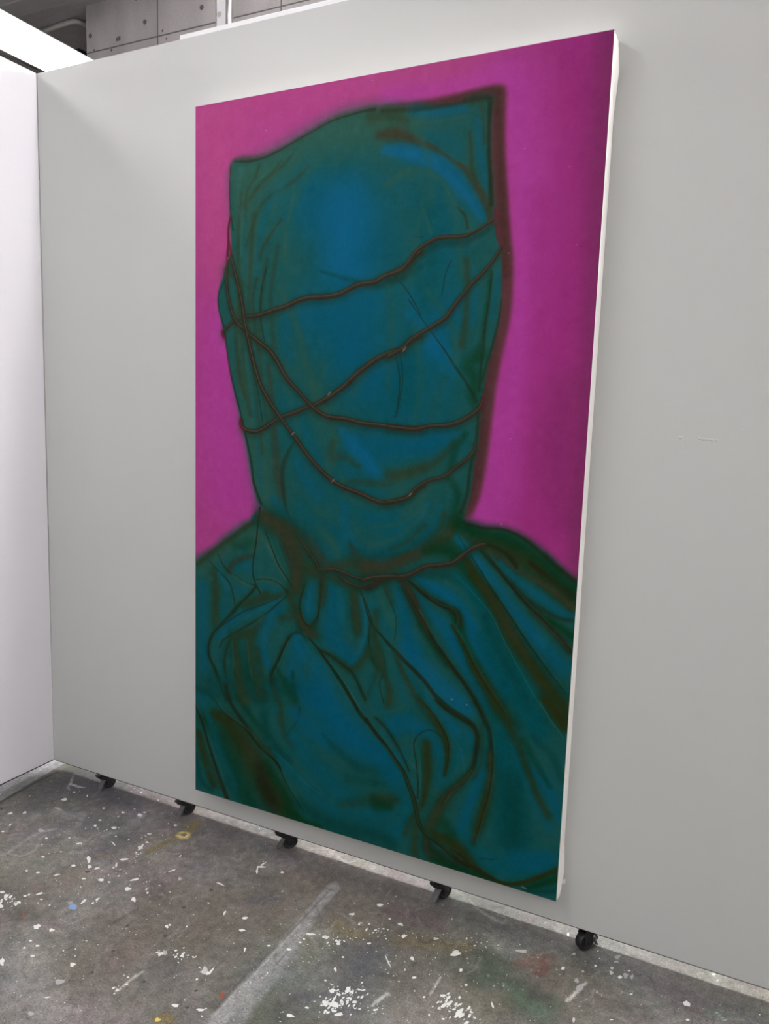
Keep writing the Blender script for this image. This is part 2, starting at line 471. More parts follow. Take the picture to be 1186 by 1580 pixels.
FLOOR_BLOBS = """70 68 66 176 -611 4 4 4 -3
70 68 66 133 -516 4 4 5 -4
70 68 66 467 -616 4 4 3 -3
70 68 66 187 -695 4 4 4 -3
70 68 66 219 -376 5 5 5 -4
70 68 66 237 -271 5 5 5 -5
70 68 66 257 -497 4 4 4 -4
70 68 66 -165 -387 5 5 6 -4
70 68 66 329 -655 4 4 4 -3
70 68 66 483 -670 4 4 3 -3
150 76 56 535 -597 5 3 6 -8
128 160 205 -64 -534 9 7 8 -6
222 196 110 447 -733 6 3 5 -5
150 76 56 -161 -626 4 2 6 -5
128 160 205 -70 -527 11 4 5 -5
172 170 168 -87 -521 6 3 4 -4
226 226 222 -590 -106 8 5 8 -7
226 226 222 -603 -49 5 3 3 -3
226 226 222 -333 -68 5 3 5 -5
226 226 222 -365 -146 5 3 4 -4
226 226 222 -351 -181 5 3 5 -5
226 226 222 -284 -159 8 4 7 -7
226 226 222 -265 -29 5 3 3 -4
226 226 222 -268 -51 6 7 7 -6
226 226 222 -109 -42 5 3 4 -5
226 226 222 -313 -287 7 6 3 -3
226 226 222 -367 -279 3 2 3 -3
226 226 222 -433 -318 4 2 4 -4
226 226 222 -228 -387 5 3 5 -4
226 226 222 -352 -399 5 3 4 -3
226 226 222 -296 -465 5 3 4 -3
226 226 222 -213 -337 5 3 17 -15
226 226 222 -179 -365 6 3 7 -6
226 226 222 -114 -282 10 8 5 -4
226 226 222 -112 -317 4 -0 6 -9
226 226 222 -96 -398 7 4 5 -5
226 226 222 -146 -418 6 3 3 -3
226 226 222 -152 -360 6 6 4 -3
226 226 222 -5 -345 7 10 4 -3
226 226 222 10 -390 7 4 7 -7
226 226 222 77 -376 3 2 4 -4
226 226 222 63 -420 9 -1 3 -7
226 226 222 -59 -499 -1 11 5 -2
226 226 222 -31 -471 -2 8 4 -1
226 226 222 -29 -491 -0 5 4 -1
226 226 222 -203 -536 6 9 4 -2
226 226 222 -230 -563 3 2 4 -3
226 226 222 -227 -554 -1 5 4 -1
226 226 222 -176 -552 4 2 3 -2
172 170 168 -487 -294 11 6 9 -7
226 226 222 -596 -362 5 3 4 -3
226 226 222 -538 -45 2 1 7 -6
226 226 222 -334 -476 4 2 4 -3
172 170 168 115 -275 5 3 6 -7
226 226 222 33 -178 -0 6 3 -2
226 226 222 -325 -351 3 2 3 -3
226 226 222 -637 -241 -0 8 6 -3
226 226 222 -677 -270 2 9 6 -3
226 226 222 -415 -81 4 2 4 -4
226 226 222 65 -253 6 9 3 -2
226 226 222 -211 -232 -0 2 16 -7
226 226 222 -234 -445 6 7 3 -2
226 226 222 -238 -195 3 2 3 -3
226 226 222 -306 -584 5 5 5 -3
226 226 222 -611 -321 -2 6 5 -2
226 226 222 -383 75 4 2 3 -3
226 226 222 -418 60 3 2 2 -2
226 226 222 -149 -128 8 5 2 -3
226 226 222 -116 -209 -4 10 6 -2
226 226 222 -110 -233 -1 3 2 -1
226 226 222 -106 -234 1 3 3 -2
226 226 222 -107 -192 0 2 1 -1
226 226 222 -91 -248 2 2 2 -2
226 226 222 -124 -205 -2 5 3 -1
226 226 222 -150 -145 4 0 2 -2
226 226 222 -153 -160 2 2 2 -2
226 226 222 -94 -237 4 1 2 -3
226 226 222 -134 -164 -1 3 2 -1
226 226 222 -121 -171 1 5 4 -3
226 226 222 -123 -207 3 0 1 -2
226 226 222 -116 -200 -5 12 7 -2
226 226 222 -106 -205 -0 2 2 -1
226 226 222 -102 -201 0 2 1 -1
226 226 222 -111 -205 5 2 3 -3
226 226 222 -115 -171 4 1 2 -2
226 226 222 -92 -228 1 2 2 -1
226 226 222 -123 -145 1 1 1 -1
226 226 222 -304 -207 1 1 1 -1
226 226 222 -346 -187 1 1 1 -1
226 226 222 -281 -213 -0 2 1 -1
226 226 222 -319 -197 -1 2 1 -0
226 226 222 -330 -189 1 2 2 -2
226 226 222 -298 -190 2 2 2 -2
226 226 222 -82 -348 0 2 1 -1
226 226 222 -51 -334 -0 2 2 -1
226 226 222 -109 -398 1 0 1 -1
226 226 222 -93 -368 1 2 2 -1
226 226 222 -90 -393 2 1 1 -1
226 226 222 -109 -332 2 3 3 -2
226 226 222 -65 -393 5 1 3 -3
226 226 222 -62 -356 3 3 3 -2
226 226 222 -76 -378 -1 2 1 -0
226 226 222 -95 -332 -0 1 1 -0
226 226 222 -88 -395 1 1 1 -1
226 226 222 -66 -328 0 2 1 -1
226 226 222 -131 -402 1 1 1 -1
226 226 222 -83 -329 0 3 2 -1
226 226 222 -99 -381 2 0 1 -1
226 226 222 -97 -352 -0 1 1 -0
226 226 222 -222 -593 6 3 4 -4
226 226 222 -318 -639 3 4 5 -3
226 226 222 -267 -601 2 4 4 -2
226 226 222 -220 -603 -2 6 4 -1
226 226 222 -258 -632 -1 3 2 -0
226 226 222 -224 -597 -0 1 0 -0
226 226 222 -221 -592 -1 2 2 -0
226 226 222 -267 -627 2 1 2 -1
226 226 222 -275 -610 -1 5 4 -1
226 226 222 -232 -600 1 1 1 -1
226 226 222 -232 -565 5 1 3 -3
226 226 222 -244 -616 0 1 1 -1
226 226 222 -224 -615 1 2 2 -1
226 226 222 -232 -638 1 2 2 -1
226 226 222 -223 -603 5 3 5 -3
226 226 222 -233 -597 2 0 1 -1
226 226 222 -244 -605 2 2 2 -1
226 226 222 -253 -583 2 1 1 -1
226 226 222 36 -337 -2 4 2 -0
226 226 222 -6 -323 -0 3 2 -1
226 226 222 62 -358 1 1 1 -1
226 226 222 49 -341 0 2 1 -1
226 226 222 62 -365 -2 5 3 -0
226 226 222 43 -331 2 1 1 -1
226 226 222 73 -350 0 1 1 -1
226 226 222 33 -346 2 0 1 -1
226 226 222 84 -331 3 1 1 -2
226 226 222 -530 -195 1 1 1 -1
226 226 222 -411 -282 -2 3 2 -0
226 226 222 -401 78 1 1 1 -1
226 226 222 -247 95 2 0 1 -1
226 226 222 -516 -221 0 1 1 -0
226 226 222 -185 -189 -2 6 3 -1
226 226 222 -229 -22 -0 1 1 -0
226 226 222 -400 -495 -1 1 1 -0
226 226 222 -300 -288 2 1 2 -1
226 226 222 -326 -99 -0 1 1 -0
226 226 222 -632 112 2 1 2 -2
226 226 222 -516 43 0 1 1 -1
226 226 222 -488 115 -0 2 1 -1
226 226 222 -469 -182 1 1 1 -1
226 226 222 -420 -1 -2 3 1 -0
226 226 222 -290 -381 -0 1 1 -0
226 226 222 -572 -135 0 1 1 -1
226 226 222 -447 159 1 0 1 -1
226 226 222 -295 -181 2 2 2 -2
226 226 222 -326 -97 -0 4 3 -1
226 226 222 -386 -262 0 0 1 -0
226 226 222 -318 -65 1 -0 1 -1
226 226 222 -301 -64 -0 1 1 -0
226 226 222 -562 -97 -0 1 1 -0
226 226 222 -101 68 1 0 1 -1
226 226 222 -782 -354 -1 1 1 -0
226 226 222 -680 245 1 1 1 -1
226 226 222 -952 -76 -1 2 1 -0
226 226 222 -432 -225 -1 2 1 -0
226 226 222 -653 71 0 0 0 -0
226 226 222 -314 -29 3 2 2 -2
226 226 222 -422 -197 -1 1 1 -0
226 226 222 -512 -18 0 0 0 -0
226 226 222 -103 -113 -1 3 2 -1
226 226 222 -596 -3 -0 2 1 -1
226 226 222 -122 -326 -0 1 1 -0
226 226 222 -422 -369 1 0 1 -1
226 226 222 -170 -333 1 0 1 -1
226 226 222 -521 -250 1 0 1 -1
226 226 222 -319 -222 -1 1 1 -0
226 226 222 -426 261 1 3 2 -2
226 226 222 -396 -253 -0 1 0 -0
226 226 222 -410 -194 0 1 1 -0
226 226 222 -595 -51 1 0 1 -1
226 226 222 -586 -185 -0 2 1 -1
226 226 222 -521 5 -0 1 1 -0
226 226 222 -665 -73 1 1 1 -1
226 226 222 -425 84 0 2 2 -1
226 226 222 -414 -352 -1 4 3 -1
226 226 222 -359 -67 0 1 1 -1
226 226 222 -356 -265 1 1 1 -1
226 226 222 -60 -179 2 0 1 -1
226 226 222 17 -185 0 0 0 -0
226 226 222 -309 -294 -1 3 2 -1
226 226 222 -254 -214 1 0 0 -0
226 226 222 -394 -183 -0 1 1 -1
226 226 222 -501 -212 0 1 1 -1
226 226 222 -301 -4 -0 1 1 -0
226 226 222 -425 -129 0 2 2 -1
226 226 222 -162 -150 -0 1 1 -0
226 226 222 -377 -190 1 0 1 -1
226 226 222 -365 -211 4 0 2 -2
226 226 222 -255 -59 1 2 2 -1
226 226 222 -466 -171 1 1 1 -1
226 226 222 -285 62 3 1 2 -2
226 226 222 -337 -267 0 1 1 -1
226 226 222 -412 -262 2 0 1 -1
226 226 222 -591 -32 0 2 2 -1
226 226 222 -632 56 -1 2 1 -0
226 226 222 -735 494 -1 4 3 -2
226 226 222 -226 -227 0 1 1 -0
226 226 222 -332 -84 0 1 1 -0
226 226 222 -615 111 2 1 2 -2
226 226 222 -829 -194 -2 4 3 -1
226 226 222 -626 158 -0 2 1 -1
226 226 222 -373 -61 1 0 1 -1
226 226 222 -349 -199 2 1 1 -1
226 226 222 -309 -163 -0 1 0 -0
226 226 222 -260 -73 0 0 0 -0
226 226 222 -85 -397 1 0 1 -1
226 226 222 -90 -261 0 1 1 -0
226 226 222 -567 -182 -1 1 1 -0
226 226 222 -487 -224 0 1 1 -0
226 226 222 -101 -480 0 2 2 -1
226 226 222 -168 -157 -0 1 0 -0
226 226 222 -333 -193 1 0 1 -1
226 226 222 -349 -82 1 1 1 -1
226 226 222 -444 -254 -0 0 0 -0
226 226 222 -228 -368 0 1 1 -1
226 226 222 -464 125 -0 5 4 -2
226 226 222 -269 -151 2 1 2 -2
226 226 222 -501 -281 0 0 0 -0
226 226 222 -214 -369 -0 1 1 -0
226 226 222 -618 -63 -0 1 1 -0
226 226 222 -579 -201 0 0 1 -0
226 226 222 -564 71 1 0 1 -1
226 226 222 -152 -213 -0 1 1 -0
226 226 222 -367 -671 -1 2 2 -0
226 226 222 65 -129 0 1 1 -0
226 226 222 -282 -585 1 0 1 -1
226 226 222 33 -24 1 0 0 -1
226 226 222 -500 -428 -1 1 1 -0
226 226 222 -244 -242 0 0 0 -0
226 226 222 -314 -133 -0 1 1 -0
226 226 222 176 -438 -0 2 1 -0
226 226 222 -191 -528 0 1 1 -0
226 226 222 -202 -377 -1 2 1 -0
226 226 222 185 100 -0 1 1 -0
226 226 222 -450 -409 -0 1 1 -0
226 226 222 -480 -287 1 0 1 -1
226 226 222 158 -532 0 2 1 -1
226 226 222 -28 -542 -0 1 0 -0
226 226 222 219 -352 -0 1 0 -0
226 226 222 92 -383 0 2 1 -1
226 226 222 -489 -495 0 1 1 -0
226 226 222 -121 -440 1 1 1 -1
226 226 222 3 -326 -0 1 0 -0
226 226 222 -66 -430 1 1 1 -1
226 226 222 -172 -211 1 0 0 -0
226 226 222 -191 -467 2 0 1 -1
226 226 222 -705 -484 0 1 2 -1
226 226 222 -800 -770 1 0 1 -1
226 226 222 -209 -290 -0 1 1 -0
226 226 222 -237 -484 -0 1 1 -0
226 226 222 149 -402 1 1 1 -1
226 226 222 -177 -356 0 0 0 -0
226 226 222 -265 -714 -1 1 1 -0
226 226 222 176 -303 1 0 1 -1
226 226 222 130 -532 -0 2 1 -0
226 226 222 310 -471 2 0 1 -1
226 226 222 -683 -419 0 1 1 -0
226 226 222 -204 -196 0 0 0 -0
226 226 222 -227 -707 -0 0 0 -0
226 226 222 -197 -114 1 1 1 -1
226 226 222 -555 -323 1 0 1 -1
226 226 222 -467 -680 1 0 1 -0
226 226 222 -228 -397 1 0 1 -1
226 226 222 -68 -737 0 1 1 -0
226 226 222 -597 -601 1 0 1 -0
226 226 222 213 -575 0 1 1 -0
226 226 222 -351 -377 -1 3 2 -1
226 226 222 -278 -343 -1 2 1 -0
226 226 222 -437 -204 -1 2 1 -0
226 226 222 -222 -461 -1 1 1 -0
226 226 222 271 -325 2 2 2 -2
226 226 222 -489 -407 -1 1 1 -0
226 226 222 -354 -397 -1 2 2 -0
226 226 222 17 -521 1 0 1 -0
226 226 222 -548 -111 -0 1 1 -0
226 226 222 -269 -428 1 1 1 -1
226 226 222 -253 -292 -0 1 1 -0
226 226 222 -110 -637 0 0 0 -0
226 226 222 -690 -480 0 1 1 -1
226 226 222 -104 -40 0 1 1 -0
226 226 222 -299 -328 -1 1 1 -0
226 226 222 0 -278 1 0 1 -1
226 226 222 -731 -208 -0 1 1 -0
226 226 222 -529 -683 1 0 1 -0
226 226 222 -269 -536 -1 1 1 -0
226 226 222 387 -523 0 0 0 -0
226 226 222 -712 -234 1 0 1 -1
226 226 222 -386 -344 -1 2 2 -1
226 226 222 48 -641 1 1 1 -1
226 226 222 -498 -448 1 0 1 -1
226 226 222 5 -312 -0 1 0 -0
226 226 222 -370 -188 0 0 0 -0
226 226 222 8 -470 1 0 0 -0
226 226 222 -568 -586 2 0 1 -1
226 226 222 -280 -580 2 0 1 -1
226 226 222 -121 -711 -0 0 0 -0
226 226 222 -507 -442 -0 1 1 -0
226 226 222 -423 -560 0 2 2 -1
226 226 222 -29 -391 -0 1 0 -0
226 226 222 -121 -453 1 2 2 -1
226 226 222 -390 -370 -0 1 1 -0
226 226 222 135 -322 0 0 0 -0
226 226 222 341 -199 0 1 1 -0
226 226 222 -613 -278 0 0 1 -0
226 226 222 -138 -516 -1 2 2 -1
226 226 222 -88 -230 0 1 0 -0
226 226 222 123 -481 0 1 0 -0
226 226 222 -331 225 0 1 1 -1
226 226 222 -23 -483 2 0 1 -1
226 226 222 -356 115 2 0 1 -1
226 226 222 -540 -435 -0 1 0 -0
226 226 222 114 -405 1 1 1 -1
226 226 222 206 -626 0 1 1 -0
226 226 222 -404 -294 0 1 1 -1
226 226 222 62 -429 1 0 0 -1
226 226 222 -458 -385 0 0 0 -0
226 226 222 83 -764 -0 0 0 -0
226 226 222 -601 -140 -0 2 1 -1
226 226 222 -1089 -134 1 1 1 -1
226 226 222 -105 -263 -1 2 1 -0
226 226 222 221 -324 0 2 1 -1
226 226 222 -714 -266 -1 1 1 -0
226 226 222 55 -765 1 0 0 -0
226 226 222 -412 -154 1 2 2 -1
226 226 222 -164 -119 -0 1 1 -0
226 226 222 -176 14 -0 2 1 -1
226 226 222 -419 -303 1 2 2 -1
226 226 222 170 -381 1 1 1 -1
226 226 222 -483 -707 1 0 1 -0
226 226 222 -17 -668 1 0 1 -0
226 226 222 52 -249 1 1 1 -1
226 226 222 -110 -689 -0 1 0 -0
226 226 222 -249 -468 -0 1 1 -0
226 226 222 -744 -35 1 1 2 -1
226 226 222 -723 -150 -2 3 2 -0
226 226 222 -1178 -746 -0 1 1 -0
226 226 222 370 -323 0 1 1 -0
226 226 222 -16 8 1 1 1 -1
226 226 222 42 -331 1 0 0 -0
226 226 222 207 -589 -0 1 0 -0
226 226 222 -103 -637 -0 1 0 -0
226 226 222 184 -327 1 0 1 -1
226 226 222 7 -451 1 0 1 -1
226 226 222 -63 -29 -0 4 2 -1
226 226 222 629 -225 1 0 0 -1
226 226 222 -424 -576 -1 1 1 -0
226 226 222 -1175 -249 1 1 2 -1
226 226 222 -288 -426 1 0 1 -0
226 226 222 -77 -268 2 0 1 -1
226 226 222 -708 -499 -1 1 1 -0
226 226 222 -86 -641 5 7 10 -6
226 226 222 -38 -631 6 3 5 -5
226 226 222 2 -727 5 3 4 -3
226 226 222 -20 -694 5 3 3 -3
226 226 222 -53 -689 4 2 3 -3
226 226 222 -44 -716 3 2 3 -3
226 226 222 12 -392 3 7 7 -5
226 226 222 -94 -397 6 4 5 -5
226 226 222 -228 -384 5 3 4 -4
226 226 222 -59 -497 -3 9 4 -1
226 226 222 -31 -472 -1 7 5 -2
226 226 222 64 -419 2 5 10 -7
226 226 222 431 -375 8 5 3 -4
226 226 222 407 -328 7 4 3 -5
226 226 222 341 -338 4 -1 3 -9
226 226 222 301 -99 12 7 3 -5
226 226 222 302 -121 3 2 10 -14
226 226 222 378 -90 5 3 3 -5
226 226 222 655 -286 8 2 3 -6
226 226 222 612 -295 12 6 2 -4
226 226 222 743 -381 2 2 6 -6
226 226 222 592 -377 6 3 3 -4
226 226 222 674 -162 7 4 3 -5
226 226 222 535 -391 5 3 2 -3
226 226 222 723 -570 9 2 2 -5
226 226 222 746 -529 5 2 2 -3
226 226 222 335 -510 3 2 1 -2
226 226 222 284 -438 3 1 2 -3
226 226 222 234 -465 8 -1 2 -5
226 226 222 243 -234 15 0 2 -3
226 226 222 518 -660 10 5 2 -3
226 226 222 454 -678 8 4 3 -4
172 170 168 303 -548 6 3 6 -6
172 170 168 164 -864 7 4 5 -4
226 226 222 121 -699 4 6 6 -4
172 170 168 141 -758 10 9 7 -5
226 226 222 -50 -780 6 3 12 -9
226 226 222 157 -809 4 5 2 -1
226 226 222 298 -81 3 13 3 -2
226 226 222 700 -290 5 3 2 -4
226 226 222 691 -284 5 2 2 -3
226 226 222 738 -331 3 2 2 -3
226 226 222 604 -338 4 2 2 -3
226 226 222 486 -435 3 0 4 -9
226 226 222 237 -456 4 2 3 -3
226 226 222 457 -543 3 -1 2 -16
200 196 190 442 -550 8 5 8 -10
226 226 222 799 -488 12 6 4 -7
226 226 222 773 -451 7 4 4 -6
226 226 222 339 -547 2 5 3 -2
226 226 222 353 -535 -1 4 3 -1
226 226 222 349 -548 2 1 1 -1
226 226 222 360 -560 3 0 1 -2
226 226 222 336 -536 1 3 2 -1
226 226 222 358 -537 -1 3 2 -0
226 226 222 323 -528 3 3 3 -2
226 226 222 330 -544 -0 3 2 -1
226 226 222 351 -538 5 1 2 -3
226 226 222 317 -541 0 2 1 -0
226 226 222 359 -546 -1 4 2 -1
226 226 222 349 -529 0 7 4 -2
226 226 222 381 -525 4 1 2 -2
226 226 222 363 -527 2 2 2 -1
226 226 222 383 -527 1 2 1 -1
226 226 222 378 -523 1 0 1 -1
226 226 222 365 -526 3 1 1 -2
226 226 222 386 -521 0 4 2 -1
226 226 222 285 -550 2 1 1 -1
226 226 222 300 -554 -0 4 3 -1
226 226 222 285 -558 4 2 2 -2
226 226 222 294 -560 2 1 1 -1
226 226 222 295 -559 -2 9 5 -1
226 226 222 278 -551 -0 1 1 -0
226 226 222 291 -709 4 3 3 -2
226 226 222 283 -697 -1 2 1 -0
226 226 222 276 -654 0 1 1 -0
226 226 222 297 -683 3 3 3 -2
226 226 222 293 -721 1 3 2 -1
226 226 222 277 -708 2 4 3 -2
226 226 222 282 -663 1 3 3 -1
226 226 222 286 -706 2 0 1 -1
226 226 222 268 -663 3 0 1 -1
226 226 222 776 -494 4 1 1 -2
226 226 222 781 -484 1 2 1 -1
226 226 222 792 -478 -0 6 3 -0
226 226 222 792 -518 -1 7 3 -1
226 226 222 795 -515 1 2 1 -1
226 226 222 820 -517 1 2 1 -1
226 226 222 835 -472 -0 4 2 -0
226 226 222 812 -469 1 5 2 -1
226 226 222 804 -501 2 4 2 -2
226 226 222 802 -489 3 1 1 -2
226 226 222 785 -498 0 6 3 -1
226 226 222 794 -503 1 5 3 -1
226 226 222 814 -476 2 2 1 -1
226 226 222 778 -447 4 1 1 -3
226 226 222 810 -497 2 2 1 -2
226 226 222 813 -492 2 1 1 -1
226 226 222 831 -506 3 1 1 -2
226 226 222 790 -493 3 2 1 -2
226 226 222 803 -481 0 1 0 -0
226 226 222 813 -485 2 4 2 -1
226 226 222 787 -489 2 1 1 -1
226 226 222 820 -455 3 1 1 -2
226 226 222 791 -468 -0 5 2 -0
226 226 222 791 -454 1 4 2 -1
226 226 222 853 -474 3 1 1 -2
226 226 222 818 -475 2 3 2 -2
226 226 222 821 -488 0 2 1 -1
226 226 222 781 -526 2 1 1 -2
226 226 222 825 -451 6 1 1 -4
226 226 222 828 -466 2 1 1 -2
226 226 222 817 -482 0 2 1 -1
226 226 222 800 -485 3 1 1 -2
226 226 222 820 -478 -0 4 2 -0
226 226 222 853 -496 1 3 2 -1
226 226 222 797 -454 3 3 2 -2
226 226 222 826 -510 7 5 3 -5
226 226 222 811 -506 6 3 2 -4
226 226 222 803 -448 0 1 1 -0
226 226 222 844 -409 3 3 2 -2
226 226 222 843 -437 2 4 2 -2
226 226 222 822 -433 4 0 1 -3
226 226 222 823 -440 1 3 1 -1
226 226 222 807 -444 2 1 1 -1
226 226 222 832 -414 5 1 1 -3
226 226 222 771 -438 2 2 1 -1
226 226 222 830 -455 -0 4 2 -0
226 226 222 827 -465 1 2 1 -1
226 226 222 859 -416 0 4 2 -1
226 226 222 810 -457 2 4 2 -2
226 226 222 829 -441 0 2 1 -0
226 226 222 835 -475 0 4 2 -1
226 226 222 821 -431 4 1 1 -3
226 226 222 794 -451 3 1 1 -2
226 226 222 810 -469 0 6 3 -1
226 226 222 836 -400 1 2 1 -1
226 226 222 434 -559 0 2 1 -0
226 226 222 454 -554 1 6 4 -2
226 226 222 443 -584 1 4 3 -1
226 226 222 428 -550 -1 2 1 -0
226 226 222 436 -552 2 1 1 -2
226 226 222 422 -548 1 3 2 -1
226 226 222 434 -558 0 2 1 -0
226 226 222 443 -548 1 1 1 -1
226 226 222 449 -559 1 0 0 -1
226 226 222 438 -556 -0 3 2 -1
226 226 222 705 -325 1 2 1 -1
226 226 222 688 -281 1 3 2 -1
226 226 222 686 -268 0 3 2 -1
226 226 222 623 -307 1 2 1 -1
226 226 222 627 -335 2 1 1 -1
226 226 222 606 -317 1 0 0 -0
226 226 222 606 -321 4 1 2 -3
226 226 222 662 -373 2 1 1 -1
226 226 222 682 -309 2 0 0 -2
226 226 222 712 -214 2 0 0 -1
226 226 222 677 -288 1 0 0 -1
226 226 222 709 -253 2 1 1 -1
226 226 222 611 -252 -0 3 1 -0
226 226 222 672 -328 1 2 1 -1
226 226 222 663 -285 1 0 0 -1
226 226 222 663 -271 2 0 0 -1
226 226 222 620 -344 -0 3 1 -0
226 226 222 673 -302 2 4 2 -2
226 226 222 534 -674 3 0 1 -2
226 226 222 -35 -251 -0 2 1 -0
226 226 222 302 -549 1 1 1 -1
226 226 222 -145 -568 2 0 1 -1
226 226 222 -101 -903 0 1 1 -0
226 226 222 889 -223 -0 1 0 -0
226 226 222 266 -324 0 1 1 -1
226 226 222 2 -373 2 1 1 -1
226 226 222 142 95 1 0 1 -1
226 226 222 -132 -359 1 1 1 -1
226 226 222 -166 -235 1 0 1 -1
226 226 222 273 -114 0 2 1 -1
226 226 222 -207 0 0 1 1 -1
226 226 222 -412 -738 -0 1 1 -0
226 226 222 519 -224 2 0 0 -1
226 226 222 540 -290 0 1 1 -0
226 226 222 497 -335 2 1 1 -1
226 226 222 -120 -412 1 0 1 -1
226 226 222 433 -172 3 1 1 -2
226 226 222 266 -388 2 2 1 -1
226 226 222 728 -117 0 1 0 -0
226 226 222 404 -755 1 1 0 -0
226 226 222 838 -600 1 0 0 -1
226 226 222 -431 -258 1 1 1 -1
226 226 222 -156 -303 1 1 1 -1
226 226 222 219 -565 1 1 1 -1
226 226 222 178 232 -0 2 1 -0
226 226 222 27 -914 -0 0 0 -0
226 226 222 414 -423 -0 2 1 -0
226 226 222 185 -807 -0 1 1 -0
226 226 222 -661 -371 -1 2 2 -0
226 226 222 90 -542 -0 1 1 -0
226 226 222 591 -478 -0 3 2 -1
226 226 222 163 86 0 3 2 -1
226 226 222 544 -482 -0 1 1 -0
226 226 222 352 -179 0 2 1 -1
226 226 222 361 -454 1 0 0 -1
226 226 222 514 -300 0 2 1 -1
226 226 222 -56 -98 1 1 1 -1
226 226 222 390 -364 1 1 1 -1
226 226 222 117 -99 0 1 1 -1
226 226 222 -148 -495 -1 2 1 -0
226 226 222 370 254 1 1 1 -1
226 226 222 -50 -472 -0 1 1 -0
226 226 222 567 -566 1 1 1 -1
226 226 222 -138 -45 1 2 2 -1
226 226 222 163 -469 -0 1 1 -0
226 226 222 31 -582 0 1 1 -0
226 226 222 167 -632 -0 1 1 -0
226 226 222 134 -340 1 2 2 -1
226 226 222 -906 -657 -1 3 3 -1
226 226 222 1154 -48 1 2 1 -1
226 226 222 140 -528 0 2 1 -1
226 226 222 -31 -256 1 0 1 -1
226 226 222 -15 -331 1 0 0 -1
226 226 222 -1106 -638 1 0 1 -1
226 226 222 -340 -362 1 1 2 -1
226 226 222 552 -159 1 1 0 -1
226 226 222 870 -436 1 0 0 -1
226 226 222 -79 -885 -1 1 1 -0
226 226 222 163 -500 0 1 1 -0
226 226 222 10 -896 0 1 1 -0
226 226 222 589 -499 1 2 1 -1
226 226 222 -98 -523 -0 1 0 -0
226 226 222 -523 -729 2 1 1 -1
226 226 222 66 -690 1 1 1 -1
226 226 222 72 -620 -1 1 1 -0
226 226 222 366 -830 0 1 1 -0
226 226 222 -238 -758 2 1 1 -1
226 226 222 178 -849 0 1 1 -0
226 226 222 -51 -952 -0 0 0 -0
226 226 222 -112 -557 -0 1 1 -0
226 226 222 985 -447 0 2 1 -0
226 226 222 -558 -814 0 1 1 -0
226 226 222 -391 -483 1 0 1 -1
226 226 222 -7 -200 1 0 0 -0
226 226 222 -187 -469 1 1 1 -1
226 226 222 290 -163 0 1 1 -0
226 226 222 196 -627 0 1 1 -0
226 226 222 657 -113 2 1 1 -2
226 226 222 26 -393 1 0 1 -1
226 226 222 363 -79 1 1 1 -1
226 226 222 487 -770 1 0 0 -0
226 226 222 -8 -585 -0 1 1 -0
226 226 222 -645 -833 1 1 1 -0
226 226 222 705 230 1 0 0 -1
226 226 222 333 -370 0 1 0 -0
226 226 222 463 -654 2 0 1 -1
226 226 222 -698 -98 1 1 1 -1
226 226 222 -107 -325 0 2 1 -1
226 226 222 1005 351 1 1 0 -1
226 226 222 76 -738 1 0 0 -1
226 226 222 788 -542 1 1 1 -1
226 226 222 34 -845 -0 1 0 -0
226 226 222 28 -979 -0 1 1 -0
226 226 222 -278 -462 -0 1 1 -0
226 226 222 163 -808 -0 1 0 -0
226 226 222 240 14 -1 2 1 -0
226 226 222 -357 -582 0 0 0 -0
226 226 222 -254 -840 1 1 2 -1
226 226 222 -170 -568 2 2 2 -2
226 226 222 -155 264 1 0 1 -1
226 226 222 188 -272 1 1 1 -1
226 226 222 341 132 0 1 1 -0
226 226 222 442 -20 0 1 1 -1
226 226 222 20 -677 0 1 1 -0
226 226 222 220 -102 -0 1 0 -0
226 226 222 -602 -679 1 0 1 -0
226 226 222 52 -316 1 1 1 -0
226 226 222 -786 -886 4 1 3 -2
226 226 222 490 -241 1 1 1 -1
226 226 222 448 -463 2 0 1 -1
226 226 222 -231 -87 -1 3 2 -1
226 226 222 -461 -766 -0 1 1 -0
226 226 222 439 -559 1 1 1 -1
226 226 222 47 -756 0 1 1 -0
226 226 222 21 -170 1 1 1 -1
226 226 222 52 -793 1 0 1 -0
226 226 222 324 -240 0 0 0 -0
226 226 222 -67 -277 1 1 1 -1
226 226 222 701 -569 1 2 1 -1
226 226 222 -43 -207 -1 3 2 -1
226 226 222 610 -648 1 0 0 -1
226 226 222 -247 -588 2 2 2 -1
226 226 222 -99 -242 -1 2 1 -0
226 226 222 292 -71 -1 3 1 -0
226 226 222 -184 -475 1 0 1 -1
226 226 222 -146 -890 -0 1 1 -0
226 226 222 117 -827 1 1 1 -0
226 226 222 81 -654 1 2 2 -1
226 226 222 208 -801 -0 2 2 -0
226 226 222 121 -613 1 1 1 -1
226 226 222 -14 -648 -0 1 1 -0
226 226 222 121 -789 1 1 1 -1
226 226 222 245 -845 1 1 1 -1
226 226 222 344 -866 1 2 2 -1
226 226 222 142 -959 -0 1 1 -0
226 226 222 95 -838 0 1 1 -0
226 226 222 182 -533 0 2 2 -1
226 226 222 148 -941 -0 1 1 -0
226 226 222 58 -674 0 3 2 -1
226 226 222 -199 -588 -1 2 1 -0
226 226 222 360 -859 1 1 1 -1
226 226 222 148 -662 -0 2 1 -0
226 226 222 44 -809 2 1 1 -1
226 226 222 -211 -466 1 1 1 -1
226 226 222 101 -673 -1 2 2 -0
226 226 222 25 -939 3 1 2 -1
226 226 222 237 -965 2 1 1 -1
226 226 222 277 -756 -0 1 1 -0
226 226 222 -20 -881 4 1 2 -2
226 226 222 62 -708 -0 1 1 -0
226 226 222 236 -967 0 1 1 -0
226 226 222 14 -707 0 1 1 -0
226 226 222 -133 -558 -1 4 3 -1
226 226 222 -27 -875 1 1 1 -0
226 226 222 20 -671 1 1 1 -0
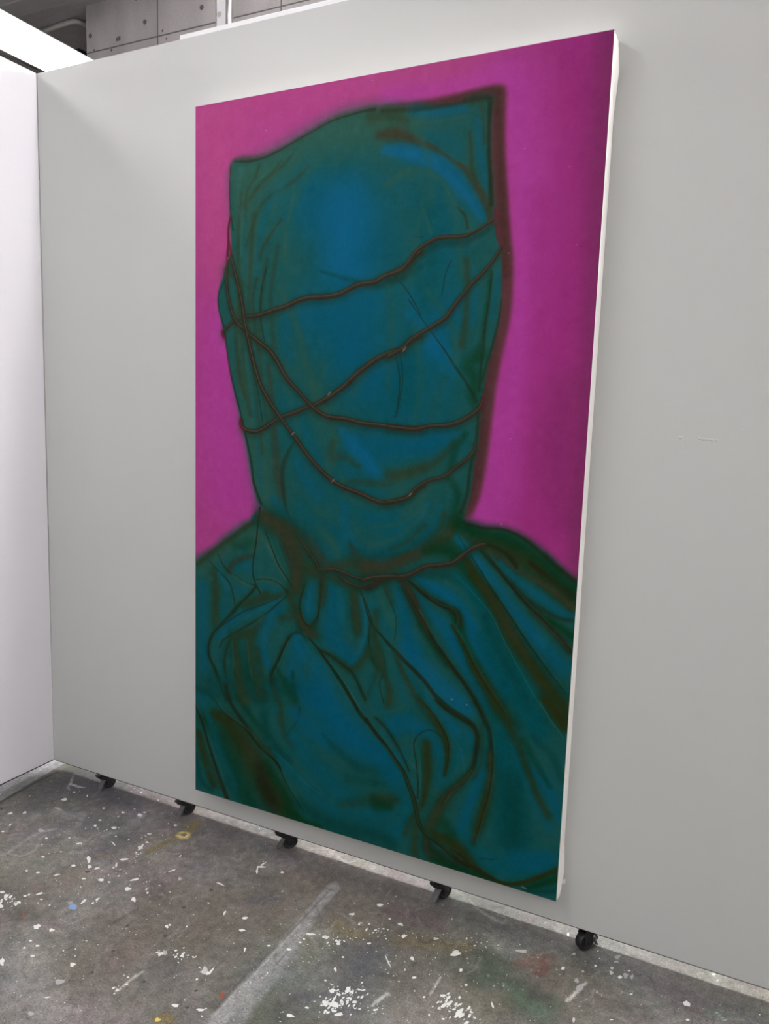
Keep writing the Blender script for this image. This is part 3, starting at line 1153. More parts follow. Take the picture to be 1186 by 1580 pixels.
226 226 222 74 -684 1 1 1 -1
226 226 222 218 -726 1 1 1 -1
226 226 222 178 -715 1 1 1 -1
226 226 222 -74 -708 1 1 1 -1
226 226 222 225 -882 1 1 1 -0
226 226 222 286 -777 0 1 1 -0
226 226 222 -109 -708 -0 2 2 -0
226 226 222 364 -906 1 0 0 -0
226 226 222 193 -804 0 0 0 -0
226 226 222 164 -833 0 1 1 -0
226 226 222 71 -838 2 1 1 -1
226 226 222 207 -794 1 1 1 -0
226 226 222 36 -963 1 1 1 -1
226 226 222 68 -707 1 1 1 -1
226 226 222 -84 -826 0 1 1 -0
226 226 222 -254 -632 7 6 8 -5
226 226 222 -265 -587 -5 8 5 -0
226 226 222 -250 -610 -1 3 2 -1
226 226 222 -279 -591 -1 3 2 -0
226 226 222 -267 -620 -0 6 5 -2
226 226 222 -271 -614 -1 2 2 -0
226 226 222 -251 -592 0 3 3 -1
226 226 222 -243 -599 3 1 2 -2
226 226 222 -266 -602 0 1 1 -1
226 226 222 -279 -592 0 9 8 -3
226 226 222 864 -257 1 1 1 -1
226 226 222 577 -321 1 1 1 -1
226 226 222 527 -650 3 1 1 -2
226 226 222 807 -553 0 0 0 -0
226 226 222 554 -646 0 0 0 -0
226 226 222 592 -628 1 0 0 -0
226 226 222 626 -414 1 0 0 -1
226 226 222 557 -575 1 0 0 -0
226 226 222 525 -478 1 0 0 -0
226 226 222 522 -616 1 1 0 -0
226 226 222 402 -566 0 0 0 -0
226 226 222 391 -667 -0 1 1 -0
226 226 222 857 -454 1 1 0 -1
226 226 222 444 -429 2 0 1 -1
226 226 222 496 -601 0 1 1 -0
226 226 222 857 -583 0 1 0 -0
226 226 222 633 -473 0 2 1 -0
226 226 222 664 -641 0 0 0 -0
226 226 222 652 -525 1 0 0 -1
226 226 222 184 -417 1 1 1 -1
226 226 222 524 -399 0 1 0 -0
226 226 222 712 -597 2 1 1 -1
226 226 222 627 -615 0 1 1 -0
226 226 222 629 -483 0 1 0 -0
226 226 222 464 -575 1 1 1 -1
226 226 222 225 -625 1 0 0 -0
226 226 222 528 -651 1 0 0 -0
226 226 222 369 -535 0 1 1 -0
226 226 222 242 -705 0 0 0 -0
226 226 222 242 -640 2 0 1 -1
226 226 222 519 -731 1 0 0 -0
226 226 222 674 -470 1 0 0 -1
226 226 222 740 -446 1 0 0 -0
226 226 222 388 -599 0 1 1 -1
226 226 222 547 -573 0 1 0 -0
226 226 222 627 -431 1 1 1 -1
226 226 222 560 -588 0 1 1 -0
226 226 222 702 -588 -0 1 1 -0
226 226 222 786 -500 2 0 0 -1
226 226 222 586 -263 -0 2 1 -0
226 226 222 353 -620 1 0 0 -0
226 226 222 235 -851 0 0 0 -0
226 226 222 810 -209 3 0 1 -2
226 226 222 551 -484 0 1 1 -0
226 226 222 823 -531 0 0 0 -0
70 68 66 203 -95 0 3 2 -1
70 68 66 554 -377 -0 2 1 -0
70 68 66 -64 -560 0 1 1 -0
70 68 66 110 -371 0 1 1 -0
70 68 66 488 -686 2 1 1 -1
70 68 66 -315 -507 -0 1 1 -0
70 68 66 819 -395 0 1 0 -0
70 68 66 799 -490 0 1 1 -0
70 68 66 166 -794 1 0 0 -0
70 68 66 -155 -229 -0 1 1 -0
70 68 66 536 -327 1 0 0 -1
70 68 66 30 -87 0 3 2 -1
70 68 66 -131 -744 3 1 2 -2
70 68 66 -200 -322 2 0 1 -1
70 68 66 147 -462 0 2 1 -0
70 68 66 32 -576 1 0 0 -1
70 68 66 438 -36 1 1 1 -1
70 68 66 190 -753 2 0 1 -1
70 68 66 341 -79 1 0 1 -1
70 68 66 -374 -788 1 2 2 -1
70 68 66 1244 -396 2 1 0 -1
70 68 66 388 -341 1 0 0 -1
70 68 66 267 -309 -0 1 0 -0
70 68 66 1323 307 2 3 1 -2
70 68 66 493 -190 1 4 2 -2
70 68 66 -132 -493 1 1 1 -1
70 68 66 -367 -639 -0 1 1 -0
70 68 66 -396 -514 -0 1 1 -0
70 68 66 136 -531 1 1 1 -1
70 68 66 415 -177 1 0 1 -1
70 68 66 616 -604 0 1 1 -0
70 68 66 442 -844 -0 1 1 -0
70 68 66 -560 -595 -1 1 1 -0
70 68 66 400 -728 0 1 1 -0
70 68 66 352 -282 1 1 1 -1
70 68 66 390 -770 0 1 1 -0
70 68 66 642 -307 2 2 1 -2
70 68 66 904 -636 0 0 0 -0
70 68 66 244 -1174 -0 0 0 -0
70 68 66 -75 -875 1 0 0 -0
70 68 66 459 -27 0 2 1 -1
70 68 66 -768 -631 0 1 2 -1
70 68 66 -223 154 0 1 1 -1
70 68 66 644 -708 1 0 0 -0
70 68 66 -342 -513 1 0 0 -0
70 68 66 -679 -111 -1 2 1 -0
70 68 66 -582 -11 1 2 2 -2
70 68 66 -408 -268 -0 3 2 -1
70 68 66 -126 -489 -0 0 0 -0
70 68 66 -762 -185 -1 2 1 -0
70 68 66 -445 -229 1 2 2 -1
70 68 66 -235 -432 1 0 0 -1
70 68 66 -1106 115 -2 4 3 -1
70 68 66 -151 -200 0 1 1 -0
70 68 66 -155 -301 -1 1 1 -0
70 68 66 142 -275 -0 2 1 -0
70 68 66 -271 171 1 -0 1 -1
70 68 66 13 -396 1 1 1 -1
70 68 66 -114 -329 -0 1 1 -0
70 68 66 -780 -351 -1 2 1 -0
70 68 66 -212 115 -0 1 1 -0
70 68 66 -102 -688 -1 2 2 -0
70 68 66 14 -508 1 0 0 -0
70 68 66 -26 -553 1 1 1 -1
70 68 66 -253 -225 2 0 1 -1
70 68 66 -124 -378 -1 2 1 -0
70 68 66 -988 209 1 1 2 -1
70 68 66 -227 -378 -1 3 2 -0
70 68 66 -289 -409 -0 1 1 -0
70 68 66 -151 -225 2 0 1 -1
70 68 66 -1365 707 -0 3 3 -2
70 68 66 -593 -200 0 1 1 -1
70 68 66 -783 -462 -1 2 1 -0
70 68 66 -713 -333 -0 2 2 -1
70 68 66 4 -710 -0 0 0 -0
70 68 66 -732 -263 6 4 7 -5
70 68 66 -554 -147 1 0 1 -1
70 68 66 -154 -540 2 2 2 -1
70 68 66 -343 296 -1 3 2 -1
70 68 66 -545 -371 -0 2 2 -1
70 68 66 183 -622 1 1 1 -1
70 68 66 18 185 2 -0 1 -1
70 68 66 153 -489 1 0 0 -0
70 68 66 63 -747 0 1 1 -0
70 68 66 -315 -588 -0 1 1 -0
70 68 66 -541 -368 2 0 1 -1
70 68 66 136 -607 0 1 1 -0
70 68 66 -269 -183 -1 2 1 -1
70 68 66 73 -356 1 2 1 -1
70 68 66 -386 -625 2 1 2 -1
226 226 222 1005 -169 12 9 4 -9
226 226 222 907 -245 5 3 3 -7
226 226 222 941 -307 5 3 2 -4
226 226 222 775 -250 4 2 2 -3
226 226 222 703 -292 4 2 2 -3
226 226 222 697 -284 3 2 1 -3
226 226 222 741 -379 3 2 3 -5
226 226 222 728 -84 7 4 4 -7
226 226 222 820 -133 10 -0 1 -5
226 226 222 1155 -299 2 2 5 -8
226 226 222 739 -176 3 2 1 -3
226 226 222 1041 -222 4 2 2 -6
200 196 190 934 -140 6 3 2 -6
226 226 222 1284 -82 4 2 1 -6
200 196 190 1166 -71 16 6 1 -6
226 226 222 659 -284 6 4 3 -5
226 226 222 854 -287 1 2 16 -16
226 226 222 1025 -405 2 1 2 -5
172 170 168 1327 -110 5 3 2 -9
104 128 112 1113 -206 4 2 2 -5
226 226 222 991 -357 3 2 1 -3
226 226 222 1072 -315 3 2 2 -5
226 226 222 1047 -331 3 2 1 -3
226 226 222 1072 -266 4 2 1 -4
226 226 222 720 -257 2 1 1 -3
226 226 222 714 -192 3 2 2 -3
104 128 112 1158 -217 4 2 2 -6
226 226 222 782 -127 3 2 2 -4
226 226 222 848 -177 2 3 6 -7
226 226 222 802 -445 3 2 2 -2
226 226 222 756 -482 -0 3 2 -0
226 226 222 763 -433 4 1 1 -2
226 226 222 791 -463 0 4 2 -1
226 226 222 791 -469 3 3 2 -2
226 226 222 752 -503 2 2 1 -1
226 226 222 814 -482 -0 2 1 -0
226 226 222 779 -495 3 1 1 -2
226 226 222 740 -428 3 2 2 -2
226 226 222 776 -492 5 6 4 -4
226 226 222 800 -517 4 4 2 -3
226 226 222 794 -497 2 1 1 -1
226 226 222 782 -497 4 6 3 -3
226 226 222 828 -389 2 3 2 -2
226 226 222 845 -487 1 0 0 -1
226 226 222 779 -431 1 2 1 -1
226 226 222 788 -450 1 1 1 -1
226 226 222 792 -473 3 1 1 -2
226 226 222 784 -478 -0 5 2 -0
226 226 222 846 -466 2 5 2 -2
226 226 222 799 -486 2 5 3 -2
226 226 222 760 -446 1 1 1 -1
226 226 222 804 -484 4 3 2 -3
226 226 222 786 -442 2 2 1 -1
226 226 222 855 -472 1 2 1 -1
226 226 222 827 -470 -0 5 2 -0
226 226 222 842 -456 6 3 2 -4
226 226 222 785 -442 2 4 2 -2
226 226 222 792 -444 1 1 1 -1
226 226 222 840 -413 3 1 1 -2
226 226 222 817 -430 -0 4 2 -0
226 226 222 770 -500 -0 2 1 -0
226 226 222 821 -462 1 1 1 -1
226 226 222 825 -462 -0 6 3 -1
226 226 222 772 -480 0 5 2 -1
226 226 222 880 -456 2 1 0 -1
226 226 222 799 -456 0 1 1 -0
226 226 222 808 -417 0 2 1 -0
226 226 222 806 -506 4 1 1 -2
226 226 222 795 -486 3 2 1 -2
226 226 222 848 -472 0 2 1 -0
226 226 222 816 -470 2 2 1 -1
226 226 222 851 -433 1 6 3 -1
226 226 222 774 -505 2 3 2 -2
226 226 222 864 -470 3 3 2 -2
226 226 222 1102 -347 2 1 0 -2
226 226 222 1046 -358 4 9 4 -3
226 226 222 1115 -359 1 8 3 -1
226 226 222 1055 -359 2 1 1 -2
226 226 222 1072 -341 1 7 3 -1
226 226 222 1111 -339 1 3 1 -1
226 226 222 1089 -359 2 2 1 -2
226 226 222 1054 -353 0 3 1 -0
226 226 222 1075 -357 3 1 0 -2
226 226 222 1036 -351 1 4 2 -1
226 226 222 1062 -354 1 2 1 -1
226 226 222 1074 -387 0 5 2 -0
226 226 222 1054 -349 5 3 2 -4
226 226 222 1128 -359 4 0 0 -3
226 226 222 1107 -376 1 3 1 -1
226 226 222 1082 -335 3 5 2 -2
226 226 222 1086 -376 2 7 3 -2
226 226 222 1073 -359 4 1 0 -3
226 226 222 1087 -362 3 11 5 -3
226 226 222 1066 -370 4 0 0 -2
226 226 222 1113 -345 3 2 1 -2
226 226 222 1061 -400 4 2 1 -3
226 226 222 1033 -351 1 0 0 -1
226 226 222 1084 -373 1 3 1 -1
226 226 222 1090 -364 2 2 1 -2
226 226 222 1041 -329 0 2 1 -0
226 226 222 1117 -347 3 1 0 -2
226 226 222 1036 -353 2 1 0 -1
226 226 222 985 -336 1 1 1 -1
226 226 222 1090 -358 2 12 5 -2
226 226 222 1142 -358 1 2 1 -1
226 226 222 1096 -367 4 11 5 -3
226 226 222 1046 -341 1 6 3 -1
226 226 222 1088 -374 3 1 0 -2
226 226 222 1116 -384 4 6 3 -3
226 226 222 1069 -339 1 0 0 -1
226 226 222 1105 -336 1 8 3 -1
226 226 222 1032 -330 7 2 1 -5
226 226 222 1038 -373 1 5 2 -1
226 226 222 1033 -355 2 0 0 -1
226 226 222 1078 -342 1 5 2 -1
226 226 222 1045 -364 5 2 1 -3
226 226 222 1090 -386 1 1 0 -1
226 226 222 1058 -341 2 7 3 -2
226 226 222 1042 -316 3 5 2 -2
226 226 222 1054 -342 1 2 1 -1
226 226 222 1029 -356 2 5 2 -2
226 226 222 1042 -375 2 1 0 -2
226 226 222 1064 -360 2 1 1 -1
226 226 222 1066 -393 0 2 1 -0
226 226 222 1039 -336 1 1 1 -1
226 226 222 1043 -320 1 2 1 -1
226 226 222 1047 -328 3 6 3 -3
226 226 222 1075 -351 1 3 1 -1
226 226 222 1057 -351 3 2 1 -2
226 226 222 826 -418 1 0 0 -1
226 226 222 830 -426 1 2 1 -1
226 226 222 818 -421 1 1 1 -1
226 226 222 808 -432 2 10 5 -3
226 226 222 815 -446 1 1 0 -1
226 226 222 807 -433 -0 2 1 -0
226 226 222 811 -432 2 5 2 -2
226 226 222 815 -431 -0 4 2 -1
226 226 222 807 -442 -0 2 1 -0
226 226 222 821 -428 -0 6 3 -1
226 226 222 805 -423 5 3 2 -4
226 226 222 818 -437 0 3 2 -1
226 226 222 1061 -119 0 0 0 -0
226 226 222 1070 -71 1 0 0 -1
226 226 222 1023 -143 1 0 0 -0
226 226 222 1054 -97 1 1 0 -1
226 226 222 1076 -108 1 0 0 -1
226 226 222 1104 -88 1 1 0 -1
226 226 222 1043 -112 2 2 1 -1
226 226 222 1073 -107 1 2 1 -1
226 226 222 1059 -133 1 0 0 -1
226 226 222 1105 -89 0 1 0 -0
226 226 222 1122 -70 0 1 0 -0
226 226 222 1124 -66 1 0 0 -1
226 226 222 1055 -94 1 3 1 -1
226 226 222 1043 -97 1 2 1 -1
226 226 222 1110 -90 1 1 0 -1
226 226 222 1068 -81 2 2 1 -1
226 226 222 1069 -153 1 1 0 -1
226 226 222 1104 -95 0 1 1 -0
226 226 222 1100 -80 1 4 1 -1
226 226 222 1039 -135 0 2 1 -0
226 226 222 1042 -99 1 2 1 -1
226 226 222 1039 -85 0 1 0 -0
226 226 222 1028 -146 2 1 0 -1
226 226 222 1099 -121 0 2 1 -0
226 226 222 1060 -97 1 1 1 -1
226 226 222 1070 -103 1 1 1 -1
226 226 222 1049 -77 1 1 0 -1
226 226 222 1026 -131 1 0 0 -0
226 226 222 1040 -115 0 4 1 -1
226 226 222 1123 -99 1 0 0 -1
226 226 222 774 -198 1 1 1 -1
226 226 222 776 -190 0 3 2 -1
226 226 222 773 -181 2 0 1 -2
226 226 222 793 -190 0 2 1 -0
226 226 222 785 -175 4 1 1 -3
226 226 222 760 -214 0 2 1 -0
226 226 222 766 -204 3 3 2 -2
226 226 222 733 -246 2 1 1 -1
226 226 222 807 -235 1 0 0 -1
226 226 222 767 -191 3 4 2 -3
226 226 222 743 -200 0 6 3 -1
226 226 222 786 -212 1 2 1 -1
226 226 222 785 -190 1 1 1 -1
226 226 222 744 -205 2 1 1 -2
226 226 222 802 -198 2 0 0 -2
226 226 222 855 -170 1 4 2 -1
226 226 222 849 -155 1 0 0 -1
226 226 222 837 -180 2 1 1 -2
226 226 222 848 -167 0 2 1 -0
226 226 222 850 -175 -0 2 1 -0
226 226 222 852 -175 1 2 1 -1
226 226 222 851 -174 3 6 3 -3
226 226 222 754 -264 1 1 1 -1
226 226 222 728 -260 1 2 1 -1
226 226 222 713 -186 1 4 2 -1
226 226 222 688 -298 2 0 0 -1
226 226 222 679 -282 2 1 1 -1
226 226 222 696 -277 1 2 1 -1
226 226 222 710 -274 4 0 1 -2
226 226 222 704 -228 1 1 0 -1
226 226 222 778 -246 3 1 1 -2
226 226 222 754 -242 2 1 1 -2
226 226 222 701 -294 4 2 2 -3
226 226 222 684 -273 2 0 0 -1
226 226 222 699 -279 1 3 2 -1
226 226 222 709 -336 -0 1 0 -0
226 226 222 682 -228 0 2 1 -1
226 226 222 670 -266 0 2 1 -1
226 226 222 636 -284 1 2 1 -1
226 226 222 726 -189 -0 2 1 -0
200 196 190 1048 -123 1 1 0 -1
200 196 190 1028 -105 1 1 0 -1
200 196 190 1028 -72 0 1 0 -0
200 196 190 1029 -100 0 1 0 -0
200 196 190 1015 -120 1 2 1 -1
200 196 190 1043 -120 0 2 1 -0
200 196 190 1057 -69 1 1 0 -1
200 196 190 1030 -64 1 3 1 -1
200 196 190 1021 -125 1 2 1 -1
200 196 190 1056 -105 0 0 0 -0
200 196 190 1038 -94 0 1 1 -1
200 196 190 1030 -98 1 0 0 -1
200 196 190 1023 -87 2 1 1 -1
200 196 190 1011 -82 0 2 1 -0
200 196 190 1013 -130 1 1 0 -1
200 196 190 1039 -99 0 0 0 -0
200 196 190 1034 -94 0 0 0 -0
200 196 190 1049 -87 0 0 0 -0
226 226 222 1200 -159 0 1 1 -0
226 226 222 954 -104 0 1 1 -1
226 226 222 1146 -115 1 1 0 -1
226 226 222 781 -88 -0 1 0 -0
226 226 222 1125 -472 1 1 1 -0
226 226 222 1136 24 0 2 1 -0
226 226 222 645 -492 1 0 0 -1
226 226 222 980 -284 1 0 0 -0
226 226 222 1160 11 0 2 1 -0
226 226 222 1231 9 1 1 0 -1
226 226 222 835 -506 1 1 1 -1
226 226 222 1215 -287 0 0 0 -0
226 226 222 958 -239 1 1 0 -1
226 226 222 703 -417 0 0 0 -0
226 226 222 1190 -422 0 2 1 -0
226 226 222 1062 -430 1 1 1 -1
226 226 222 926 -394 1 1 1 -1
226 226 222 1356 33 2 2 1 -2
226 226 222 1136 -415 1 0 0 -1
226 226 222 1421 -369 1 1 0 -1
226 226 222 1067 -144 1 1 0 -1
226 226 222 996 -267 1 0 0 -1
226 226 222 667 -392 1 1 1 -1
226 226 222 1182 -196 1 1 0 -0
226 226 222 798 -461 1 0 0 -0
226 226 222 1228 -125 1 1 0 -1
226 226 222 1146 354 1 1 0 -1
226 226 222 1072 -104 1 0 0 -1
226 226 222 1150 -316 0 0 0 -0
226 226 222 1327 -208 0 0 0 -0
226 226 222 571 -526 1 2 1 -1
226 226 222 867 -151 2 1 1 -1
226 226 222 1383 -128 2 1 0 -1
226 226 222 1008 -331 1 0 0 -0
226 226 222 946 -113 0 2 1 -1
226 226 222 641 -387 1 0 0 -1
226 226 222 1008 -258 0 2 1 -0
226 226 222 897 7 0 2 1 -1
226 226 222 884 -162 0 2 1 -1
226 226 222 1081 -288 2 1 0 -1
226 226 222 765 315 0 2 1 -1
226 226 222 1175 -230 0 2 1 -0
226 226 222 1188 -77 0 2 1 -0
226 226 222 862 -317 1 1 1 -1
226 226 222 1064 -324 0 2 1 -0
226 226 222 1365 4 1 2 1 -1
226 226 222 753 -23 2 0 1 -2
226 226 222 1012 -97 0 5 2 -1
226 226 222 1376 -142 0 1 0 -0
226 226 222 808 -267 2 1 1 -1
226 226 222 847 -315 1 0 0 -1
226 226 222 1194 78 1 2 1 -1
226 226 222 833 330 1 1 0 -1
226 226 222 1215 140 1 2 1 -1
226 226 222 893 -350 0 2 1 -0
226 226 222 676 -371 0 2 1 -1
226 226 222 1015 -147 0 1 0 -0
226 226 222 1201 -402 1 1 0 -1
226 226 222 972 -278 2 0 0 -2
226 226 222 1003 -311 1 2 1 -1
226 226 222 1124 -514 1 1 0 -0
226 226 222 1165 -392 0 2 1 -0
226 226 222 773 -160 1 1 0 -1
226 226 222 1038 -289 0 1 0 -0
226 226 222 1308 -177 1 1 0 -1
226 226 222 1205 -50 0 1 0 -0
226 226 222 815 -563 1 1 1 -1
226 226 222 1364 56 1 1 0 -1
226 226 222 1314 -178 1 0 0 -1
226 226 222 1417 407 1 1 0 -1
226 226 222 1156 -180 1 0 0 -1
226 226 222 1213 -75 2 0 0 -2
226 226 222 1203 -477 2 2 1 -1
226 226 222 1253 -302 1 0 0 -1
226 226 222 1334 -25 1 0 0 -1
226 226 222 944 -39 1 3 1 -1
226 226 222 1049 -187 2 1 1 -2
226 226 222 1160 -222 1 1 1 -1
226 226 222 840 -264 1 1 1 -1
226 226 222 1002 -275 1 2 1 -1
226 226 222 931 -294 0 0 0 -0
226 226 222 1195 -233 0 0 0 -0
226 226 222 1041 -172 1 2 1 -1
226 226 222 1184 -336 0 1 0 -0
226 226 222 857 -421 0 1 1 -0
226 226 222 932 -373 0 1 1 -0
226 226 222 978 -326 1 0 0 -1
226 226 222 902 -219 1 0 0 -0
226 226 222 1256 193 1 1 0 -1
226 226 222 1298 -8 1 2 1 -1
226 226 222 1023 -376 2 3 1 -1
226 226 222 1344 -314 1 2 1 -1
226 226 222 971 -443 1 1 0 -1
226 226 222 1157 -194 0 1 0 -0
226 226 222 870 -266 1 0 0 -1
226 226 222 1026 -510 1 1 0 -1
226 226 222 1085 -243 0 2 1 -0
226 226 222 1162 -318 1 0 0 -0
226 226 222 1353 -197 1 2 1 -1
226 226 222 898 -151 0 2 1 -0
226 226 222 1039 -322 1 0 0 -1
226 226 222 798 -172 1 3 2 -1
226 226 222 970 -117 1 1 1 -1
226 226 222 895 -266 1 1 1 -1
226 226 222 731 -517 1 1 0 -1
226 226 222 1207 -169 0 1 0 -0
226 226 222 1144 -221 1 1 0 -1
226 226 222 1084 -20 1 0 0 -1
226 226 222 893 -319 -0 1 1 -0
226 226 222 996 -158 1 1 1 -1
226 226 222 937 -166 0 3 1 -1
226 226 222 1103 -82 0 3 1 -0
226 226 222 1378 -129 0 1 0 -0
226 226 222 1147 -172 0 0 0 -0
226 226 222 747 -65 2 2 1 -2
226 226 222 1065 -394 0 1 0 -0
226 226 222 1038 -337 1 1 0 -0
226 226 222 912 49 1 0 0 -1
226 226 222 961 -192 0 2 1 -0
226 226 222 1058 -357 1 1 0 -0
226 226 222 1217 -171 0 0 0 -0
226 226 222 788 -283 1 1 1 -1
226 226 222 1157 -189 1 0 0 -1
226 226 222 897 -438 1 1 0 -1
226 226 222 791 -397 0 0 0 -0
226 226 222 1331 94 0 1 0 -0
226 226 222 989 -442 0 0 0 -0
226 226 222 1012 -297 0 1 0 -0
226 226 222 817 -245 0 1 1 -1
226 226 222 652 -397 1 1 1 -1
226 226 222 942 -435 0 1 0 -0
226 226 222 913 -394 1 1 0 -1
226 226 222 1017 -258 0 1 1 -0
226 226 222 910 -434 0 2 1 -0
226 226 222 784 -122 -0 1 0 -0
226 226 222 1063 -277 2 0 0 -1
226 226 222 1075 -297 0 1 0 -0
226 226 222 777 -174 0 0 0 -0
226 226 222 908 -295 2 2 1 -2
226 226 222 894 -465 0 1 0 -0
226 226 222 1058 -524 0 1 1 -0
226 226 222 923 -455 2 1 1 -1
226 226 222 981 -255 0 1 0 -0
226 226 222 987 -499 0 1 1 -0
226 226 222 938 -215 0 2 1 -0
226 226 222 820 -211 1 0 0 -1
226 226 222 859 -284 1 2 1 -1
226 226 222 897 -323 1 0 0 -1
226 226 222 1057 -355 1 1 0 -1
226 226 222 908 -142 1 2 1 -1
226 226 222 911 -339 2 2 1 -1
226 226 222 964 -283 0 1 0 -0
226 226 222 958 -223 1 0 0 -1
226 226 222 718 -183 2 2 1 -2
226 226 222 995 -303 0 1 1 -0
226 226 222 961 -350 2 1 1 -2
226 226 222 687 -374 1 1 1 -1
226 226 222 684 -512 1 2 1 -1
226 226 222 987 -301 0 1 0 -0
226 226 222 810 -171 1 2 1 -1
226 226 222 1037 114 1 0 0 -1
226 226 222 995 -419 1 0 0 -0
226 226 222 581 -204 0 2 1 -0
226 226 222 874 -326 2 1 1 -1
226 226 222 1026 -360 1 1 0 -1
226 226 222 961 -266 1 1 0 -1
226 226 222 963 -212 2 1 1 -1
226 226 222 890 -328 2 2 1 -1
226 226 222 1104 -54 1 0 0 -0
226 226 222 908 -278 0 1 0 -0
226 226 222 875 -414 1 1 1 -1
226 226 222 889 -437 1 0 0 -1
200 196 190 1170 -288 3 1 0 -2
200 196 190 1230 -149 1 0 0 -1
200 196 190 1331 -26 1 1 0 -1
200 196 190 1051 -57 1 2 1 -1
200 196 190 1241 -237 0 1 0 -0
200 196 190 1209 -210 1 2 1 -1
200 196 190 1121 -111 0 1 0 -0
200 196 190 1075 -240 0 1 0 -0
200 196 190 1138 -234 1 2 1 -1
200 196 190 1207 -151 0 1 0 -0
200 196 190 1337 -85 1 0 0 -1
200 196 190 1021 -259 1 0 0 -1
200 196 190 1068 -119 0 0 0 -0
200 196 190 1044 -370 0 1 0 -0
200 196 190 1210 -130 1 2 1 -1
200 196 190 1020 -295 0 1 0 -0
200 196 190 1295 -214 0 0 0 -0
200 196 190 1018 -142 0 1 0 -0
200 196 190 1148 -57 1 3 1 -1
200 196 190 1253 -35 1 0 0 -1
200 196 190 1096 -246 0 2 1 -0
200 196 190 1086 -209 0 1 0 -0
226 226 222 886 -464 1 1 1 -1
226 226 222 914 -442 1 2 1 -1
226 226 222 899 -467 1 1 1 -0
226 226 222 899 -455 4 3 2 -3
226 226 222 905 -462 1 1 1 -1
226 226 222 902 -452 3 3 2 -2
226 226 222 903 -444 0 2 1 -1
70 68 66 627 -617 -0 1 1 -0
70 68 66 633 -56 1 2 1 -1
70 68 66 1094 -526 1 1 0 -1
70 68 66 996 -430 0 1 1 -0
70 68 66 1469 -127 0 1 0 -0
70 68 66 1314 -171 1 1 0 -1
70 68 66 1180 -203 1 2 1 -1
70 68 66 1478 -146 0 1 0 -0
70 68 66 1241 -114 0 0 0 -0
70 68 66 1054 -66 1 1 0 -1
70 68 66 678 -181 1 0 0 -0
70 68 66 1368 -77 0 1 0 -0
70 68 66 1216 -31 2 0 0 -2
70 68 66 1183 -500 1 0 0 -1
70 68 66 1055 -437 1 1 1 -1
70 68 66 1173 -375 1 1 0 -1
70 68 66 783 -275 0 2 1 -0
70 68 66 976 -486 0 1 1 -0
70 68 66 880 -302 2 1 1 -1
70 68 66 1773 67 2 0 -0 -2
70 68 66 1050 -457 1 3 1 -1
70 68 66 1103 -86 0 3 1 -0
70 68 66 753 -369 3 2 2 -2
70 68 66 1134 -41 1 2 1 -1
70 68 66 1106 -161 1 4 1 -1
70 68 66 1333 -425 2 4 2 -2
70 68 66 1100 -40 0 2 1 -0
70 68 66 1027 -479 0 2 1 -0
70 68 66 1004 -16 1 2 1 -1
70 68 66 941 62 1 0 0 -1
70 68 66 747 -56 1 2 1 -1
70 68 66 659 -175 1 1 1 -1
70 68 66 714 -322 2 2 1 -2
70 68 66 1074 -215 3 0 0 -2
70 68 66 1051 -248 0 3 1 -0
70 68 66 405 -388 1 1 1 -1
70 68 66 901 -540 1 1 0 -1
70 68 66 1062 -37 1 2 1 -1
70 68 66 1370 -274 1 1 0 -1
70 68 66 1158 -390 0 2 1 -0
70 68 66 1253 -585 1 0 0 -0
70 68 66 1141 -407 2 1 1 -2
70 68 66 1193 55 2 1 0 -2
70 68 66 1263 -23 2 0 0 -2
70 68 66 1208 -150 1 0 0 -1
70 68 66 921 -258 2 1 1 -2
70 68 66 921 -269 1 6 2 -1
70 68 66 923 -255 2 4 2 -2
226 226 222 1266 61 3 1 2 -8
172 170 168 1409 35 7 4 1 -9
172 170 168 1409 13 6 3 1 -4
200 196 190 1404 -36 5 3 1 -7
226 226 222 1428 -41 5 3 1 -6
200 196 190 1403 -17 5 2 1 -5
172 170 168 1440 -28 6 3 2 -10
172 170 168 1456 -25 4 2 1 -9
226 226 222 1361 -30 3 -1 -1 -5
226 226 222 1597 -55 8 -0 -1 -11
226 226 222 1284 -82 5 3 1 -6
172 170 168 1339 -133 9 5 2 -11
226 226 222 1446 -5 4 2 0 -3
226 226 222 1603 -111 5 2 0 -4
200 196 190 1349 -248 3 2 2 -8
226 226 222 1765 -5 2 1 -0 -3
226 226 222 1433 -202 4 2 0 -2
226 226 222 1653 92 5 3 0 -4
172 170 168 1298 -13 5 3 1 -4
172 170 168 1335 -68 4 2 1 -4
226 226 222 1464 -90 4 2 0 -3
226 226 222 1461 -80 2 1 0 -1
226 226 222 1466 -82 1 2 0 -1
226 226 222 1441 -95 1 1 0 -1
226 226 222 1480 -172 1 0 0 -0
226 226 222 1763 128 1 1 0 -0
226 226 222 1569 186 1 2 0 -0
226 226 222 1306 -250 0 1 0 -0
226 226 222 1685 46 1 0 -0 -1
226 226 222 1445 -266 1 1 0 -1
226 226 222 1635 -54 1 0 0 -1
226 226 222 1280 -44 1 0 0 -1
226 226 222 1335 -221 0 1 0 -0
226 226 222 1648 -190 1 2 1 -0
226 226 222 1512 -117 1 1 0 -1
226 226 222 1290 -91 0 1 0 -0
226 226 222 1414 -58 1 0 0 -1
226 226 222 1384 -123 1 1 0 -1
226 226 222 1438 43 1 1 0 -1
226 226 222 1605 -13 0 1 0 -0
226 226 222 1346 -83 1 0 0 -0
226 226 222 1697 189 1 0 -0 -1
226 226 222 1628 2 0 1 0 -0
226 226 222 1500 -41 0 1 0 -0
226 226 222 1466 -263 1 1 0 -1
226 226 222 1674 -19 1 1 0 -1
226 226 222 1335 -36 1 1 0 -1
226 226 222 1523 -82 0 0 -0 -0
226 226 222 1434 -11 1 0 -0 -1
226 226 222 1486 -54 1 0 -0 -1
226 226 222 1507 -178 1 1 0 -1
